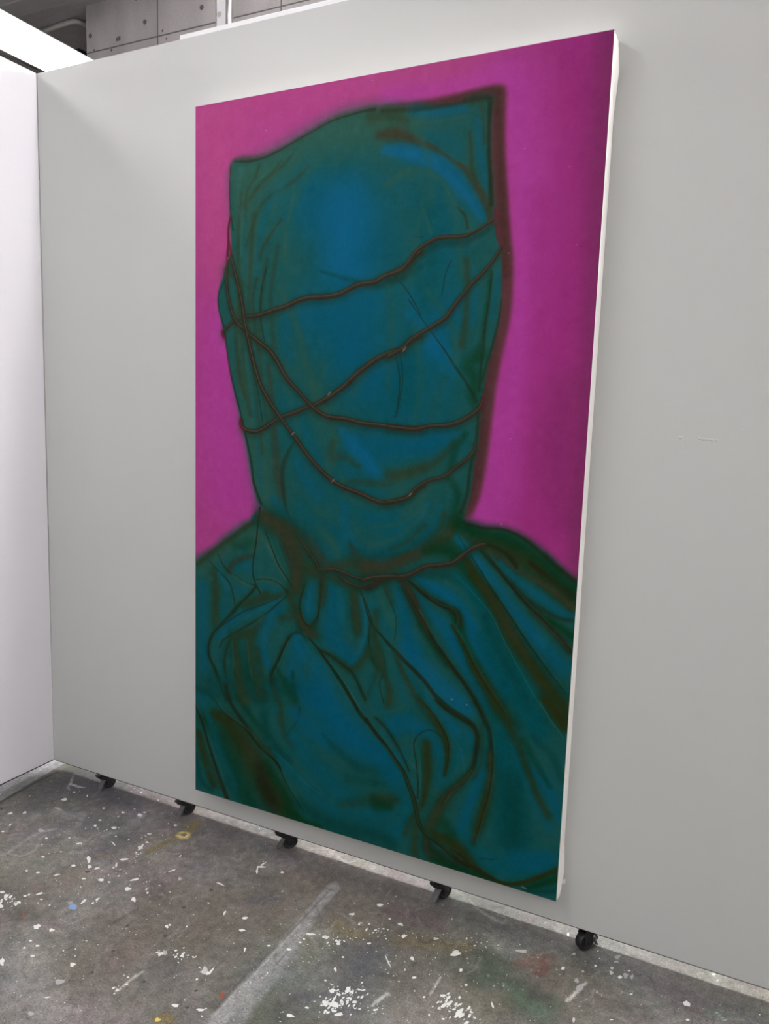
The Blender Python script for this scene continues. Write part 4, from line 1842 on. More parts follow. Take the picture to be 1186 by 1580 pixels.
226 226 222 1391 -71 1 1 0 -1
226 226 222 1580 -83 1 1 0 -1
226 226 222 1263 -181 0 1 0 -0
226 226 222 1526 -77 0 1 0 -0
226 226 222 1612 10 1 1 0 -1
226 226 222 1363 -165 1 0 0 -1
226 226 222 1707 -30 1 1 0 -1
226 226 222 1666 94 1 2 0 -0
226 226 222 1331 -157 0 0 0 -0
226 226 222 1492 -116 2 0 -0 -1
70 68 66 1599 19 2 3 1 -1
70 68 66 1610 -50 2 3 1 -1
70 68 66 1536 -27 1 2 1 -1
70 68 66 1589 -40 1 1 0 -1
70 68 66 1503 -30 1 1 0 -1
70 68 66 1647 -90 2 1 0 -2
70 68 66 1694 79 1 3 1 -0
70 68 66 1611 178 1 1 0 -0
70 68 66 1631 34 0 0 0 -0
70 68 66 1491 -158 0 0 0 -0
70 68 66 1563 -65 0 2 1 -0
70 68 66 1586 -25 1 0 -0 -1
70 68 66 1560 -15 1 2 0 -0
70 68 66 1565 -57 0 0 0 -0
70 68 66 1536 -29 1 0 -0 -1
200 196 190 1742 112 1 1 0 -0
200 196 190 1627 84 1 0 0 -1
200 196 190 1664 72 3 5 1 -2
200 196 190 1615 70 1 3 1 -0
200 196 190 1697 137 1 3 1 -1
200 196 190 1693 119 1 3 1 -1
200 196 190 1702 115 3 2 0 -3
200 196 190 1581 27 1 1 0 -1
200 196 190 1622 61 1 2 1 -1
200 196 190 1682 68 1 2 0 -1"""
fx0, fx1, fy0, fy1, st = -1.5, 2.7, -2.3, 0.45, 0.006
nx, ny = int((fx1 - fx0) / st) + 1, int((fy1 - fy0) / st) + 1
BASE = (122, 119, 113)
fp = Paint(fx0 * 1000, fy0 * 1000, st * 1000, st * 1000, nx, ny, BASE)
rngf = np.random.default_rng(11)


def soft_noise(ny, nx, cell, rng):
    gy, gx = int(ny / cell) + 3, int(nx / cell) + 3
    g = rng.normal(size=(gy, gx))
    y = np.arange(ny) / cell
    x = np.arange(nx) / cell
    yi, xi = y.astype(int), x.astype(int)
    ty, tx = (y - yi), (x - xi)
    ty, tx = ty * ty * (3 - 2 * ty), tx * tx * (3 - 2 * tx)
    a = g[np.ix_(yi, xi)] * (1 - tx) + g[np.ix_(yi, xi + 1)] * tx
    b = g[np.ix_(yi + 1, xi)] * (1 - tx) + g[np.ix_(yi + 1, xi + 1)] * tx
    return a * (1 - ty)[:, None] + b * ty[:, None]


# trodden-in tints: slightly warm, green and violet patches
for cell, amp in ((60, (3, 3, 3)), (22, (3, 2, 3)), (8, (2.5, 2, 2.5)), (3, (2, 2, 2))):
    for ch in range(3):
        fp.img[..., ch] += amp[ch] * 0.5 * soft_noise(ny, nx, cell, rngf)
    fp.img += ((amp[0] + 2) * 1.3 * soft_noise(ny, nx, cell, rngf))[..., None]
fp.run(FLOOR_STROKES)  # includes a faint dark band painting the partition's shade along its foot
# random scuffs
for i in range(900):
    x, y = rngf.uniform(-700, 2500), rngf.uniform(-2200, -30)
    a = rngf.normal(1.9, 0.7)
    l = rngf.uniform(10, 60)
    b = rngf.uniform(-1, 1) * 0.3
    dk = rngf.random() < 0.5
    P = [(x, y, 2), (x + l * math.cos(a), y + l * math.sin(a), 3.5), (x + 2 * l * math.cos(a + b), y + 2 * l * math.sin(a + b), 2)]
    fp.stroke((84, 80, 78) if dk else (158, 156, 152), 0.45, 1, P)
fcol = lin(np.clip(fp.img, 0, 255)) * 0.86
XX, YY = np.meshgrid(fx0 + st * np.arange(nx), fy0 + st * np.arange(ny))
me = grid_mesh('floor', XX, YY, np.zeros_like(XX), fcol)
bm = bmesh.new()
bm.from_mesh(me)
bpy.data.meshes.remove(me)
lay = bm.verts.layers.float_color['Col']
basec = Vector([float(v) * 0.86 for v in lin(BASE)] + [1.0])
# surrounding slab, same level
ex0, ex1 = fx0, fx0 + st * (nx - 1)
ey0, ey1 = fy0, fy0 + st * (ny - 1)
for a in ((RX0 - .2, ex0, RY0 - .2, RY1 + .2), (ex1, RX1 + .2, RY0 - .2, RY1 + .2), (ex0, ex1, RY0 - .2, ey0), (ex0, ex1, ey1, RY1 + .2)):
    vs = [bm.verts.new(p) for p in ((a[0], a[2], 0), (a[1], a[2], 0), (a[1], a[3], 0), (a[0], a[3], 0))]
    for v in vs:
        v[lay] = basec
    bm.faces.new(vs)
# dried paint drops, half a millimetre thick, ragged outlines
rngb = np.random.default_rng(5)


def drop(col, cx, cy, u, v, h=0.0006):
    size = math.hypot(*u) + math.hypot(*v)
    n = 7 if size < 10 else (14 if size < 40 else 22)
    ph = rngb.uniform(0, 6.28, 3)
    am = 0.10 if size < 12 else 0.24
    rim, top = [], []
    c = Vector([min(float(q) * 0.98, 0.9) for q in lin(col)] + [1.0])
    for k in range(n):
        t = 2 * math.pi * k / n
        r = 1 + am * (math.sin(2 * t + ph[0]) * .5 + math.sin(3 * t + ph[1]) * .6 + math.sin(5 * t + ph[2]) * .5) + rngb.normal() * am * .3
        for f, z, lst in ((1.0, 0.00005, rim), (0.82, h, top)):
            x = (cx + (u[0] * math.cos(t) + v[0] * math.sin(t)) * r * f) / 1000
            y = (cy + (u[1] * math.cos(t) + v[1] * math.sin(t)) * r * f) / 1000
            w = bm.verts.new((x, y, z))
            w[lay] = c
            lst.append(w)
    cv = bm.verts.new((cx / 1000, cy / 1000, h * 1.2))
    cv[lay] = c
    for k in range(n):
        j = (k + 1) % n
        bm.faces.new((rim[k], rim[j], top[j], top[k])).material_index = 1
        bm.faces.new((top[k], top[j], cv)).material_index = 1


for ln in FLOOR_BLOBS.strip().split('\n'):
    f = ln.split()
    col = [int(q) for q in f[:3]]
    q = [float(t) for t in f[3:]]
    drop(col, q[0], q[1], q[2:4], q[4:6])
# fine specks flicked from brushes
for i in range(1500):
    x, y = rngb.uniform(-760, 2600), rngb.uniform(-2300, -40)
    r = math.exp(rngb.normal(0.1, 0.45))
    a = rngb.uniform(0, 3.14)
    k = rngb.random()
    cc = (206, 205, 200) if k < 0.6 else ((64, 61, 60) if k < 0.93 else ((130, 84, 78) if k < .96 else (150, 150, 110)))
    if 520 < x < 640 and k < .5:
        continue
    drop(cc, x, y, (r * 1.3 * math.cos(a), r * 1.3 * math.sin(a)), (-r * .8 * math.sin(a), r * .8 * math.cos(a)), 0.0004)
for f in bm.faces:
    if f.normal.z < 0:
        f.normal_flip()
M_FLOOR = material('spattered_concrete', attr='Col', rough=0.55, spec=0.4, noise=[(9, 8, 0.12, (1, 1, 1)), (45, 6, 0.26, (1, 1, 1)), (190, 6, 0.42, (1, 1, 1))], bump=[(120, 0.25, 0.002)])
M_DROP = material('dried_paint', attr='Col', rough=0.45, spec=0.4, noise=[(80, 3, 0.06, (1, 1, 1))])
obj('floor', bm, [M_FLOOR, M_DROP], kind='structure', recalc=False)

# ------------------------------------------------------------------ partitions on castors
front = thing('movable_partition', 'long white partition on castors with the big portrait hung on it', 'partition', (0, 0, 0), 'white partitions on castors')
PX0, PX1, PTH = XC, 3.3, 0.08
bm = bmesh.new()
box(bm, PX0, PX1, 0.0, PTH, H_GAP + 0.002, H_TOP, bevel=0.0015)
# screw bumps filled over with paint
for x, z, r in ((1.4648, 1.4459, .005), (1.508, 1.4452, .004), (1.518, 1.4440, .005), (1.527, 1.4438, .004), (1.536, 1.4425, .005), (1.546, 1.4420, .004), (1.60, 1.47, .002), (1.478, 1.4385, .003), (-0.06, 1.25, .004), (-.10, 1.02, .003)):
    g = bmesh.ops.create_uvsphere(bm, u_segments=12, v_segments=8, radius=1.0)
    for v in g['verts']:
        v.co = Vector((x + v.co.x * r, v.co.y * 0.0012, z + v.co.z * r * .8))
obj('partition_board', bm, M_WALL, front)
bm = bmesh.new()
box(bm, PX0 + .002, PX1, 0.001, PTH - .001, H_GAP, H_GAP + 0.0022)
obj('bottom_channel', bm, M_BLACK, front)
bm = bmesh.new()
box(bm, -0.135, PX1, 0.022, 0.066, H_TOP, H_TOP + 0.026, bevel=0.002)
tr = obj('top_rail', bm, M_STEELW, front)
tr['label'] = 'glossy white rail capping the board'


def make_caster(parent):
    """local frame: origin on the floor under the wheel axle; +Y trails to the wheel, -Y carries the brake."""
    R = 0.0255
    oy = 0.012
    bm = bmesh.new()
    # mounting plate, swivel race, yoke
    box(bm, -0.020, 0.020, -0.022, 0.022, H_GAP - 0.003, H_GAP, bevel=0.0008)
    cyl(bm, (0, 0, H_GAP - 0.010), (0, 0, H_GAP - 0.002), 0.016, 0.018, n=28)
    prof = [(-0.022, H_GAP - 0.010), (0.018, H_GAP - 0.009), (0.024, 0.046), (0.021, 0.024), (0.012, 0.017), (0.003, 0.022), (-0.006, 0.042)]
    for s in (-1, 1):
        extrude_profile(bm, prof, 'yz', s * 0.0125, s * 0.0150)
    box(bm, -0.0150, 0.0150, -0.022, 0.016, H_GAP - 0.013, H_GAP - 0.009, bevel=0.0008)
    c = obj('caster', bm, M_BLACK_SHINY, parent)
    bm = bmesh.new()
    # tyre as a lathe around X with rounded shoulders and recessed hub
    prof = [(-0.0110, 0.006), (-0.0110, 0.010), (-0.0085, 0.012), (-0.0085, 0.0185), (-0.0115, 0.0205), (-0.0115, 0.0235), (-0.0085, R), (0.0085, R), (0.0115, 0.0235), (0.0115, 0.0205), (0.0085, 0.0185), (0.0085, 0.012), (0.0110, 0.010), (0.0110, 0.006)]
    n = 40
    rings = []
    for k in range(n):
        t = 2 * math.pi * k / n
        rings.append([bm.verts.new((px, oy + r * math.cos(t), R + r * math.sin(t))) for px, r in prof])
    for k in range(n):
        a, b = rings[k], rings[(k + 1) % n]
        for i in range(len(prof) - 1):
            f = bm.faces.new((a[i], a[i + 1], b[i + 1], b[i]))
            f.smooth = True
    cyl(bm, (-0.0165, oy, R), (0.0165, oy, R), 0.0055, n=6)
    obj('wheel', bm, M_BLACK, c)
    # brake: rounded tongue reaching down to the floor, with a raised rear lever
    bm = bmesh.new()
    extrude_profile(bm, [(-0.004, 0.040), (-0.010, 0.040), (-0.030, 0.010), (-0.032, 0.004), (-0.027, 0.004), (-0.022, 0.012)], 'yz', -0.0115, 0.0115)
    bmesh.ops.bevel(bm, geom=list(bm.edges), offset=0.0012, segments=2, affect='EDGES')
    b = obj('brake_pedal', bm, M_PEDAL, c)
    b['label'] = 'grey brake tongue'
    bm = bmesh.new()
    extrude_profile(bm, [(-0.002, 0.050), (-0.010, 0.058), (-0.036, 0.066), (-0.041, 0.062), (-0.038, 0.056), (-0.014, 0.042), (-0.004, 0.036)], 'yz', -0.0105, 0.0105)
    bmesh.ops.bevel(bm, geom=list(bm.edges), offset=0.0014, segments=2, affect='EDGES')
    obj('release_lever', bm, M_BLACK_SHINY, c)
    bm = bmesh.new()
    cyl(bm, (-0.021, -0.012, 0.040), (0.0, -0.012, 0.040), 0.0065, n=18)
    cyl(bm, (-0.024, -0.012, 0.040), (-0.021, -0.012, 0.040), 0.0045, 0.0065, n=18)
    obj('pivot_nut', bm, M_STEEL, c)
    return c


def copy_part(o, parent):
    c = o.copy()
    COL.objects.link(c)
    c.parent = parent
    for ch in list(o.children):
        copy_part(ch, c)
    return c


caster0 = make_caster(front)
spots = [(-0.522, -12), (-0.128, -18), (0.312, -45), (0.878, -25), (1.325, 144), (1.95, -60), (2.6, -75), (3.15, -60)]
for i, (x, a) in enumerate(spots):
    c = caster0 if i == 0 else copy_part(caster0, front)
    c.location = (x, 0.034, 0)
    c.rotation_euler = (0, 0, math.radians(a))

left = thing('movable_partition', 'white partition at the left edge, meeting the long one in the corner', 'partition', (XC, 0, 0), 'white partitions on castors')
bm = bmesh.new()
box(bm, -PTH, 0.0, -3.2, -0.0006, H_GAP + 0.004, H_TOP, bevel=0.0015)
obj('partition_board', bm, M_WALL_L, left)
bm = bmesh.new()
box(bm, -PTH + .001, -0.001, -3.2, -0.002, H_GAP, H_GAP + 0.0045)
obj('bottom_channel', bm, M_BLACK, left)
for y, a in ((-0.75, 20), (-1.9, -10), (-2.9, 15)):
    c = copy_part(caster0, left)
    c.location = (-0.045, y, 0)
    c.rotation_euler = (0, 0, math.radians(a))

# ------------------------------------------------------------------ the painting
PW, PH, PZ, PT = 1.25, 2.2216, 0.1732, 0.0631
STROKES = """F 163 62 128 1 1.8 -106 -114 526 -13 1060 -17 1148 1184 575 1277 -114 1389
S 170 68 124 0.8 1 -4 22 104.6 56 105 120.5 58 365 79.5
S 170 68 124 0.6 1 -4 -1 87.0 365 2 76.2 676 11 67.5
S 168 58 150 0.6 1 89 555 89.1 91 764 109.1 123 943 100.7
S 168 58 150 0.6 1 528 53 25.9 678 56 24.4 789 42 33.6
S 150 44 118 1 1 941 -16 108.3 961 296 124.2 952 544 128.6 950 938 128.3
S 168 58 150 0.75 1 818 83 64.2 846 285 62.5 859 438 59.4 848 594 60.8 828 742 62.4 815 894 63.8 789 952 57.7
S 150 44 118 0.5 1 881 288 28.2 896 543 29.0 901 806 35.3 910 942 41.2
S 120 44 92 0.8 1 1002 -5 42.2 1001 239 43.6 1001 483 32.5 1001 802 28.6 1000 1042 26.8
S 120 44 92 0.4 1 960 673 45.6 942 805 53.4 977 936 40.1
F 86 50 54 1 8.7 529 72 606 75 679 71 742 66 780 65 794 79 795 123 798 192 807 268 817 346 828 424 828 515 818 580 805 661 799 729 793 812 784 882 773 925 757 949 706 959 628 973 563 975 496 977 483 827 468 389 463 180 466 92 490 77
S 66 40 36 0.7 1 775 89 11.8 786 203 10.6 798 319 12.0 811 436 12.1
S 66 40 36 0.6 1 529 77 10.1 650 81 12.4 750 75 10.6 778 77 9.1
S 66 40 36 0.6 1 790 567 16.5 776 702 12.7 768 841 12.9 747 927 13.2
S 60 52 34 0.8 1 115 159 10.2 123 142 10.1 191 145 11.5 245 137 11.3 316 113 11.0 384 88 10.7 442 79 11.9 529 80 13.0
F 24 80 78 1 4.1 111 150 119 140 149 147 191 145 245 137 316 113 384 88 442 79 498 80 561 87 621 89 680 89 730 87 760 86 763 112 765 175 772 252 781 317 792 370 803 422 805 501 797 556 784 614 776 675 771 730 770 785 765 813 758 898 740 956 708 1003 501 1131 339 1071 207 969 195 957 179 906 162 826 145 762 120 682 100 587 83 523 71 475 74 436 88 406 104 368 111 330 107 276 106 185
F 24 80 78 1 5.9 -45 1172 5 1137 41 1112 94 1072 134 1042 174 1018 207 986 426 968 706 948 729 955 767 968 805 972 848 972 899 991 942 1020 977 1048 1012 1068 1094 1125 1143 1460 1143 1821 1069 1924 -46 2338
S 42 84 72 0.85 1 138 174 37.1 147 264 40.7 156 371 41.0 142 478 45.2 155 587 42.0 170 713 38.8 197 840 35.4 222 952 35.5
S 42 84 72 0.95 1 154 183 41.9 246 163 45.4 334 130 43.8 434 101 42.0 530 107 40.5 607 104 28.1
S 42 84 72 0.6 1 283 218 48.2 369 155 46.4 468 139 50.6 564 164 34.5
S 4 80 92 0.9 1 336 237 86.9 440 289 122.4 477 418 137.7 482 561 124.1 553 706 122.8
S 0 82 106 0.85 1 372 283 78.4 441 317 92.0 444 416 85.2 479 461 61.5
S 4 90 124 0.8 1 431 260 53.5 432 316 64.6 426 387 55.9 452 417 46.3
S 4 80 92 0.8 1 596 195 57.0 661 307 56.3 683 469 56.9 660 620 65.7 651 761 67.0
S 0 82 106 0.8 1 343 500 64.9 449 561 86.4 485 649 62.6 612 592 51.9 700 511 35.5
S 0 82 106 0.7 1 491 826 55.7 589 792 61.2 698 788 41.1
S 4 90 124 0.5 1 608 480 26.4 642 550 29.2 690 620 26.0 678 676 20.4
S 0 74 80 0.7 1 629 264 34.0 643 400 31.5 611 564 29.6 584 677 39.3
S 4 80 92 0.8 1 294 742 67.7 388 862 66.3 494 916 64.2 596 969 62.2
S 4 90 124 0.5 1 456 798 19.3 492 841 25.5 526 869 18.9
S 0 82 106 0.6 1 593 92 17.1 642 102 16.8 706 100 10.9
S 42 84 72 0.6 1 587 107 7.2 642 117 5.6 707 116 5.5
S 4 80 92 0.6 1 611 158 14.3 671 160 19.5 693 189 16.6
S 34 74 62 0.47 1 510 127 23.3 545 129 33.0 579 141 25.2 620 162 13.7 645 173 9.8
S 60 52 34 0.85 1 510 127 11.8 545 129 17.5 579 141 13.0 620 162 6.3 645 173 4.0
S 34 74 62 0.33 1 486 89 28.5 546 94 27.9 572 108 17.8
S 46 58 36 0.6 1 486 89 14.9 546 94 14.5 572 108 8.6
S 34 74 62 0.36 1 620 162 12.8 648 176 11.7 676 195 10.2 700 213 9.1
S 60 52 34 0.65 1 620 162 5.7 648 176 5.1 676 195 4.2 700 213 3.6
S 4 90 124 0.9 1 527 162 13.3 565 169 17.5 612 185 18.6 659 211 19.7 696 244 18.1 730 285 13.8 754 318 11.0
S 0 82 106 0.6 1 658 201 8.4 701 237 11.1 735 272 9.6 760 319 6.9
S 24 80 78 0.8 1 518 185 17.8 567 212 17.5 614 239 17.3 631 281 17.2
S 42 84 72 0.6 1 530 236 8.9 573 213 11.7 610 212 8.6 660 238 7.1 679 267 5.6
S 34 74 62 0.44 1 697 208 9.6 715 223 13.3 733 246 15.1 752 276 16.0 768 304 16.9 775 330 14.1
S 60 52 34 0.8 1 697 208 3.9 715 223 6.1 733 246 7.1 752 276 7.7 768 304 8.2 775 330 6.5
S 34 74 62 0.39 1 720 151 10.4 725 187 10.4 727 219 12.3 733 240 14.2
S 46 58 36 0.7 1 720 151 4.4 725 187 4.4 727 219 5.5 733 240 6.6
S 0 82 106 0.55 1 739 130 10.8 744 179 13.6 753 227 10.9 760 261 5.4
S 34 74 62 0.41 1 761 90 12.9 760 133 11.1 763 192 10.3 769 244 11.2 773 296 13.1
S 32 36 20 0.75 0.9 761 90 5.9 760 133 4.8 763 192 4.3 769 244 4.9 773 296 6.0
S 34 74 62 0.28 1 705 84 11.3 734 83 14.4 756 87 14.2
S 32 36 20 0.5 1 705 84 4.9 734 83 6.7 756 87 6.7
S 34 74 62 0.28 1 720 94 12.2 740 92 16.6 748 131 9.8 753 175 9.8
S 46 58 36 0.5 1 720 94 5.4 740 92 8.1 748 131 4.0 753 175 4.1
S 42 84 72 0.7 1 673 258 2.3 698 295 3.9 720 323 6.7 730 351 6.7
S 34 74 62 0.25 1 698 295 5.9 717 315 9.7 724 339 10.6
S 32 36 20 0.45 1 698 295 1.7 717 315 3.9 724 339 4.5
S 42 84 72 0.6 1 613 279 2.9 627 308 4.0 640 344 5.8
S 34 74 62 0.3 1 192 157 9.3 181 183 12.8 159 211 12.9 153 247 13.0 156 283 10.7
S 46 58 36 0.55 1 192 157 3.3 181 183 5.4 159 211 5.4 153 247 5.5 156 283 4.1
S 34 74 62 0.33 1 255 153 6.3 226 182 10.3 189 208 11.7 163 235 14.1 155 259 8.4
S 60 52 34 0.6 0.9 255 153 1.6 226 182 4.0 189 208 4.7 163 235 6.1 155 259 2.7
S 34 74 62 0.28 1 287 142 7.9 255 167 11.3 204 194 11.6
S 46 58 36 0.5 1 287 142 2.6 255 167 4.6 204 194 4.7
S 34 74 62 0.28 1 331 173 7.8 289 203 13.4 231 227 12.6 197 250 14.0 179 285 12.9 156 338 13.1
S 46 58 36 0.5 1 331 173 2.5 289 203 5.8 231 227 5.3 197 250 6.1 179 285 5.4 156 338 5.5
S 34 74 62 0.33 1 257 285 8.1 232 313 11.6 206 345 14.1 195 371 14.1
S 46 58 36 0.6 1 257 285 2.6 232 313 4.7 206 345 6.1 195 371 6.1
S 42 84 72 0.7 1 289 217 6.5 283 264 5.9 269 322 6.6 270 376 8.0
S 40 110 105 0.35 0.9 237 159 2.6 204 182 2.7 170 200 1.4
S 40 110 105 0.3 1 139 161 10.2 132 220 4.8 140 282 5.5 141 359 4.9
S 0 82 106 0.4 1 260 203 13.1 238 230 13.2 213 267 10.1 198 305 8.8
S 32 36 20 0.63 0.6 108 148 1.2 106 188 1.5 106 224 1.5 110 267 1.8 117 299 2.4
S 34 74 62 0.28 1 123 141 7.2 162 145 9.4 203 142 8.1 240 133 8.0 301 112 6.7 370 89 6.5 404 81 7.0 463 74 8.3 496 74 10.3
S 32 36 20 0.5 0.8 123 141 2.0 162 145 3.4 203 142 2.7 240 133 2.6 301 112 1.9 370 89 1.9 404 81 2.1 463 74 3.0 496 74 4.1
S 32 36 20 0.4 1 514 79 4.4 591 87 5.6 680 89 5.4 753 86 4.0
S 46 58 36 0.5 1 139 219 7.6 132 339 7.7 142 478 7.8 151 619 7.9 172 745 7.9
S 46 58 36 0.5 1 177 267 7.6 168 402 7.7 166 556 7.8 191 713 7.9 209 840 7.9
S 46 58 36 0.5 1 217 374 7.5 200 495 7.7 202 650 7.8 227 775 7.8
S 46 58 36 0.5 1 249 347 7.4 229 466 7.6 243 588 7.6
S 0 82 106 0.3 1 157 265 8.5 151 401 8.6 156 556 8.7 176 682 8.8 197 824 8.8 210 936 8.9
S 0 82 106 0.3 1 199 313 8.4 182 448 8.5 186 587 8.6 205 744 8.7
S 0 82 106 0.3 1 121 400 8.7 115 492 8.8 128 618 8.9
S 34 74 62 0.33 1 99 396 21.9 141 426 16.3 139 463 18.2 130 510 16.5 128 567 16.6 141 654 18.5 156 702 13.0
S 46 58 36 0.6 0.9 99 396 10.6 141 426 7.3 139 463 8.4 130 510 7.4 128 567 7.5 141 654 8.6 156 702 5.4
S 34 74 62 0.33 1 188 419 12.5 177 465 12.6 184 535 16.2 196 596 12.7
S 46 58 36 0.6 1 188 419 5.2 177 465 5.2 184 535 7.3 196 596 5.2
S 32 36 20 0.53 0.6 216 393 1.7 202 452 2.6 201 512 2.6 213 568 1.8
S 0 82 106 0.5 1 274 505 15.1 270 560 17.8 287 616 15.2
S 42 84 72 0.6 1 256 440 10.1 308 542 10.0 332 616 11.0 355 671 11.0
S 34 74 62 0.3 1 225 625 16.1 232 672 18.0 239 729 18.0 246 796 21.7 252 853 25.3 259 901 27.2 271 939 25.4
S 60 52 34 0.55 1 225 625 7.3 232 672 8.3 239 729 8.4 246 796 10.5 252 853 12.7 259 901 13.7 271 939 12.7
S 32 36 20 0.47 0.6 161 568 2.2 179 634 2.2 198 701 2.2 210 763 2.3
S 0 82 106 0.5 1 328 461 9.9 382 495 19.4 461 532 28.4 438 607 24.1
S 42 84 72 0.6 1 344 671 12.5 389 735 17.4 412 789 17.8 408 836 16.9 398 874 10.0
S 34 74 62 0.25 1 412 803 22.1 408 840 24.0 440 834 22.0 482 855 18.4
S 46 58 36 0.45 1 412 803 10.9 408 840 12.0 440 834 10.8 482 855 8.8
S 4 90 124 0.6 1 432 775 9.8 475 810 21.8 497 836 16.9 528 866 12.0
S 0 82 106 0.5 1 315 859 15.5 338 896 20.6 372 932 20.4
S 34 74 62 0.28 1 447 894 13.7 499 891 18.4 550 892 18.0 579 876 22.6 639 846 22.0
S 46 58 36 0.5 1 447 894 5.9 499 891 8.7 550 892 8.6 579 876 11.3 639 846 11.0
S 42 84 72 0.5 1 436 904 9.9 458 926 14.8 531 939 14.5 590 907 18.8
S 32 36 20 0.58 0.6 568 608 1.2 579 651 1.6 577 704 1.6 569 739 1.2
S 32 36 20 0.53 0.6 557 428 1.2 591 464 1.5 625 515 1.5
S 42 84 72 0.5 1 509 608 10.3 480 652 9.5 461 688 9.6
S 6 62 58 0.5 1 369 410 4.8 504 447 9.2 562 441 9.0 620 415 8.8
S 34 74 62 0.25 1 314 793 7.2 281 842 14.4 270 891 16.3 280 963 11.0 295 995 9.2
S 32 36 20 0.45 0.9 314 793 2.1 281 842 6.3 270 891 7.4 280 963 4.2 295 995 3.2
S 32 36 20 0.6 0.7 93 419 1.6 73 451 2.2 75 489 2.2 91 533 2.7 98 576 2.7 114 654 2.7 140 731 2.7 157 789 3.2 176 857 3.2 186 915 3.8 209 966 4.3
S 34 74 62 0.36 1 724 405 16.0 728 437 18.9 730 469 14.6 729 510 16.1 727 551 17.7 722 580 20.7
S 46 58 36 0.65 1 724 405 7.6 728 437 9.3 730 469 6.8 729 510 7.7 727 551 8.6 722 580 10.3
S 8 52 26 0.5 1 780 432 5.8 778 472 5.8 774 520 6.7 769 560 7.6 763 601 12.7
S 34 74 62 0.3 1 782 432 6.5 779 488 7.3 773 544 8.0 771 589 9.5 768 634 9.6 767 675 8.9
S 32 36 20 0.55 0.8 782 432 2.1 779 488 2.5 773 544 2.9 771 589 3.8 768 634 3.8 767 675 3.4
S 34 74 62 0.28 1 806 489 5.8 802 529 7.2 792 577 8.7 779 626 8.8 772 659 8.9
S 32 36 20 0.5 1 806 489 1.6 802 529 2.5 792 577 3.3 779 626 3.4 772 659 3.4
S 0 82 106 0.5 1 745 430 9.2 748 486 11.0 746 535 8.5
S 0 82 106 0.35 1 793 432 6.6 793 472 6.6 785 528 5.0
S 8 52 26 0.6 1 767 601 17.0 742 621 21.5 756 650 17.1 754 684 17.2 759 709 8.6
S 32 36 20 0.55 0.7 593 481 1.3 642 541 1.8 681 588 2.2 710 626 3.0 739 663 3.0 763 700 3.9
S 32 36 20 0.42 0.6 672 475 1.8 679 430 1.8 691 403 1.8
S 42 84 72 0.45 1 639 466 8.8 688 525 8.7 708 576 10.4 710 617 8.7
S 24 80 78 0.7 1 684 651 17.6 672 693 17.8 660 737 15.3
S 4 90 124 0.45 1 604 515 17.9 643 566 19.5 663 600 13.2
S 32 36 20 0.47 0.6 578 599 1.2 586 651 1.6 580 704 1.6 574 739 1.2
S 0 82 106 0.6 1 586 796 13.9 653 789 18.1 713 778 11.5
S 34 74 62 0.33 1 559 869 22.7 618 861 23.8 665 840 23.3 696 813 19.9 718 786 13.7
S 46 58 36 0.6 1 559 869 11.4 618 861 12.0 665 840 11.8 696 813 9.8 718 786 6.2
S 8 52 26 0.5 1 740 768 7.9 719 803 10.6 712 838 11.6 704 864 10.8 728 897 11.6 726 941 13.4
S 34 74 62 0.33 1 766 709 9.0 767 750 9.7 764 797 9.8 755 844 9.9 751 896 10.7 739 940 13.8
S 32 36 20 0.6 0.9 766 709 3.4 767 750 3.9 764 797 3.9 755 844 3.9 751 896 4.4 739 940 6.2
S 42 84 72 0.55 1 657 885 9.1 640 921 11.6 602 956 14.1
S 4 90 124 0.4 1 659 929 6.4 642 965 6.5
S 0 82 106 0.55 1 244 950 13.3 284 996 17.6 351 1038 19.5 407 1073 17.0
S 4 80 92 0.6 1 326 968 26.0 359 1005 21.5 423 1015 21.0 443 1069 21.0
S 0 82 106 0.6 1 448 950 12.4 450 997 16.7 469 1043 20.8 522 1064 24.5 551 1054 24.2
S 42 84 72 0.55 1 378 1008 12.8 420 1044 12.7 430 1074 12.7
S 16 58 42 0.3 1 464 1039 10.7 478 1061 21.9 492 1083 38.8 514 1089 38.5 560 1076 30.9
S 60 52 34 0.55 1 464 1039 4.2 478 1061 10.8 492 1083 20.7 514 1089 20.5 560 1076 16.1
S 16 58 42 0.33 1 284 1020 26.4 342 1047 40.7 380 1080 33.0 408 1101 25.5 466 1090 32.1
S 60 52 34 0.6 1 284 1020 13.3 342 1047 21.7 380 1080 17.2 408 1101 12.8 466 1090 16.7
S 4 80 92 0.7 1 511 972 27.6 564 985 27.1 594 1025 22.5 557 1059 22.8
S 42 84 72 0.5 1 526 992 7.3 592 978 7.2 650 935 7.0
S 42 84 72 0.5 1 518 1041 8.3 575 1018 7.2 620 984 7.1 655 943 7.0
S 0 82 106 0.5 1 539 1074 10.1 586 1056 11.8 640 1016 11.5 678 966 8.6 690 932 8.6
S 16 58 42 0.33 1 586 1065 15.8 640 1029 15.4 684 986 15.1 700 947 14.9
S 46 58 36 0.6 1 586 1065 7.2 640 1029 7.1 684 986 6.9 700 947 6.8
S 0 82 106 0.4 1 623 1043 6.2 662 1005 7.0 692 961 5.2
S 16 58 42 0.28 1 571 1040 11.2 617 1014 12.5 652 977 10.8
S 46 58 36 0.5 1 571 1040 4.5 617 1014 5.3 652 977 4.4
S 16 58 42 0.41 1 500 1092 35.4 549 1086 37.9 605 1063 29.4 654 1036 25.8 698 1002 25.3 719 975 22.1
S 60 52 34 0.75 1 500 1092 18.7 549 1086 20.2 605 1063 15.3 654 1036 13.2 698 1002 12.9 719 975 11.1
S 16 58 42 0.39 1 726 954 17.7 715 984 25.1 699 1014 25.3
S 46 58 36 0.7 1 726 954 8.5 715 984 12.8 699 1014 12.9
S 42 84 72 0.38 1 138 181 11.8 127 217 11.9 124 278 12.0
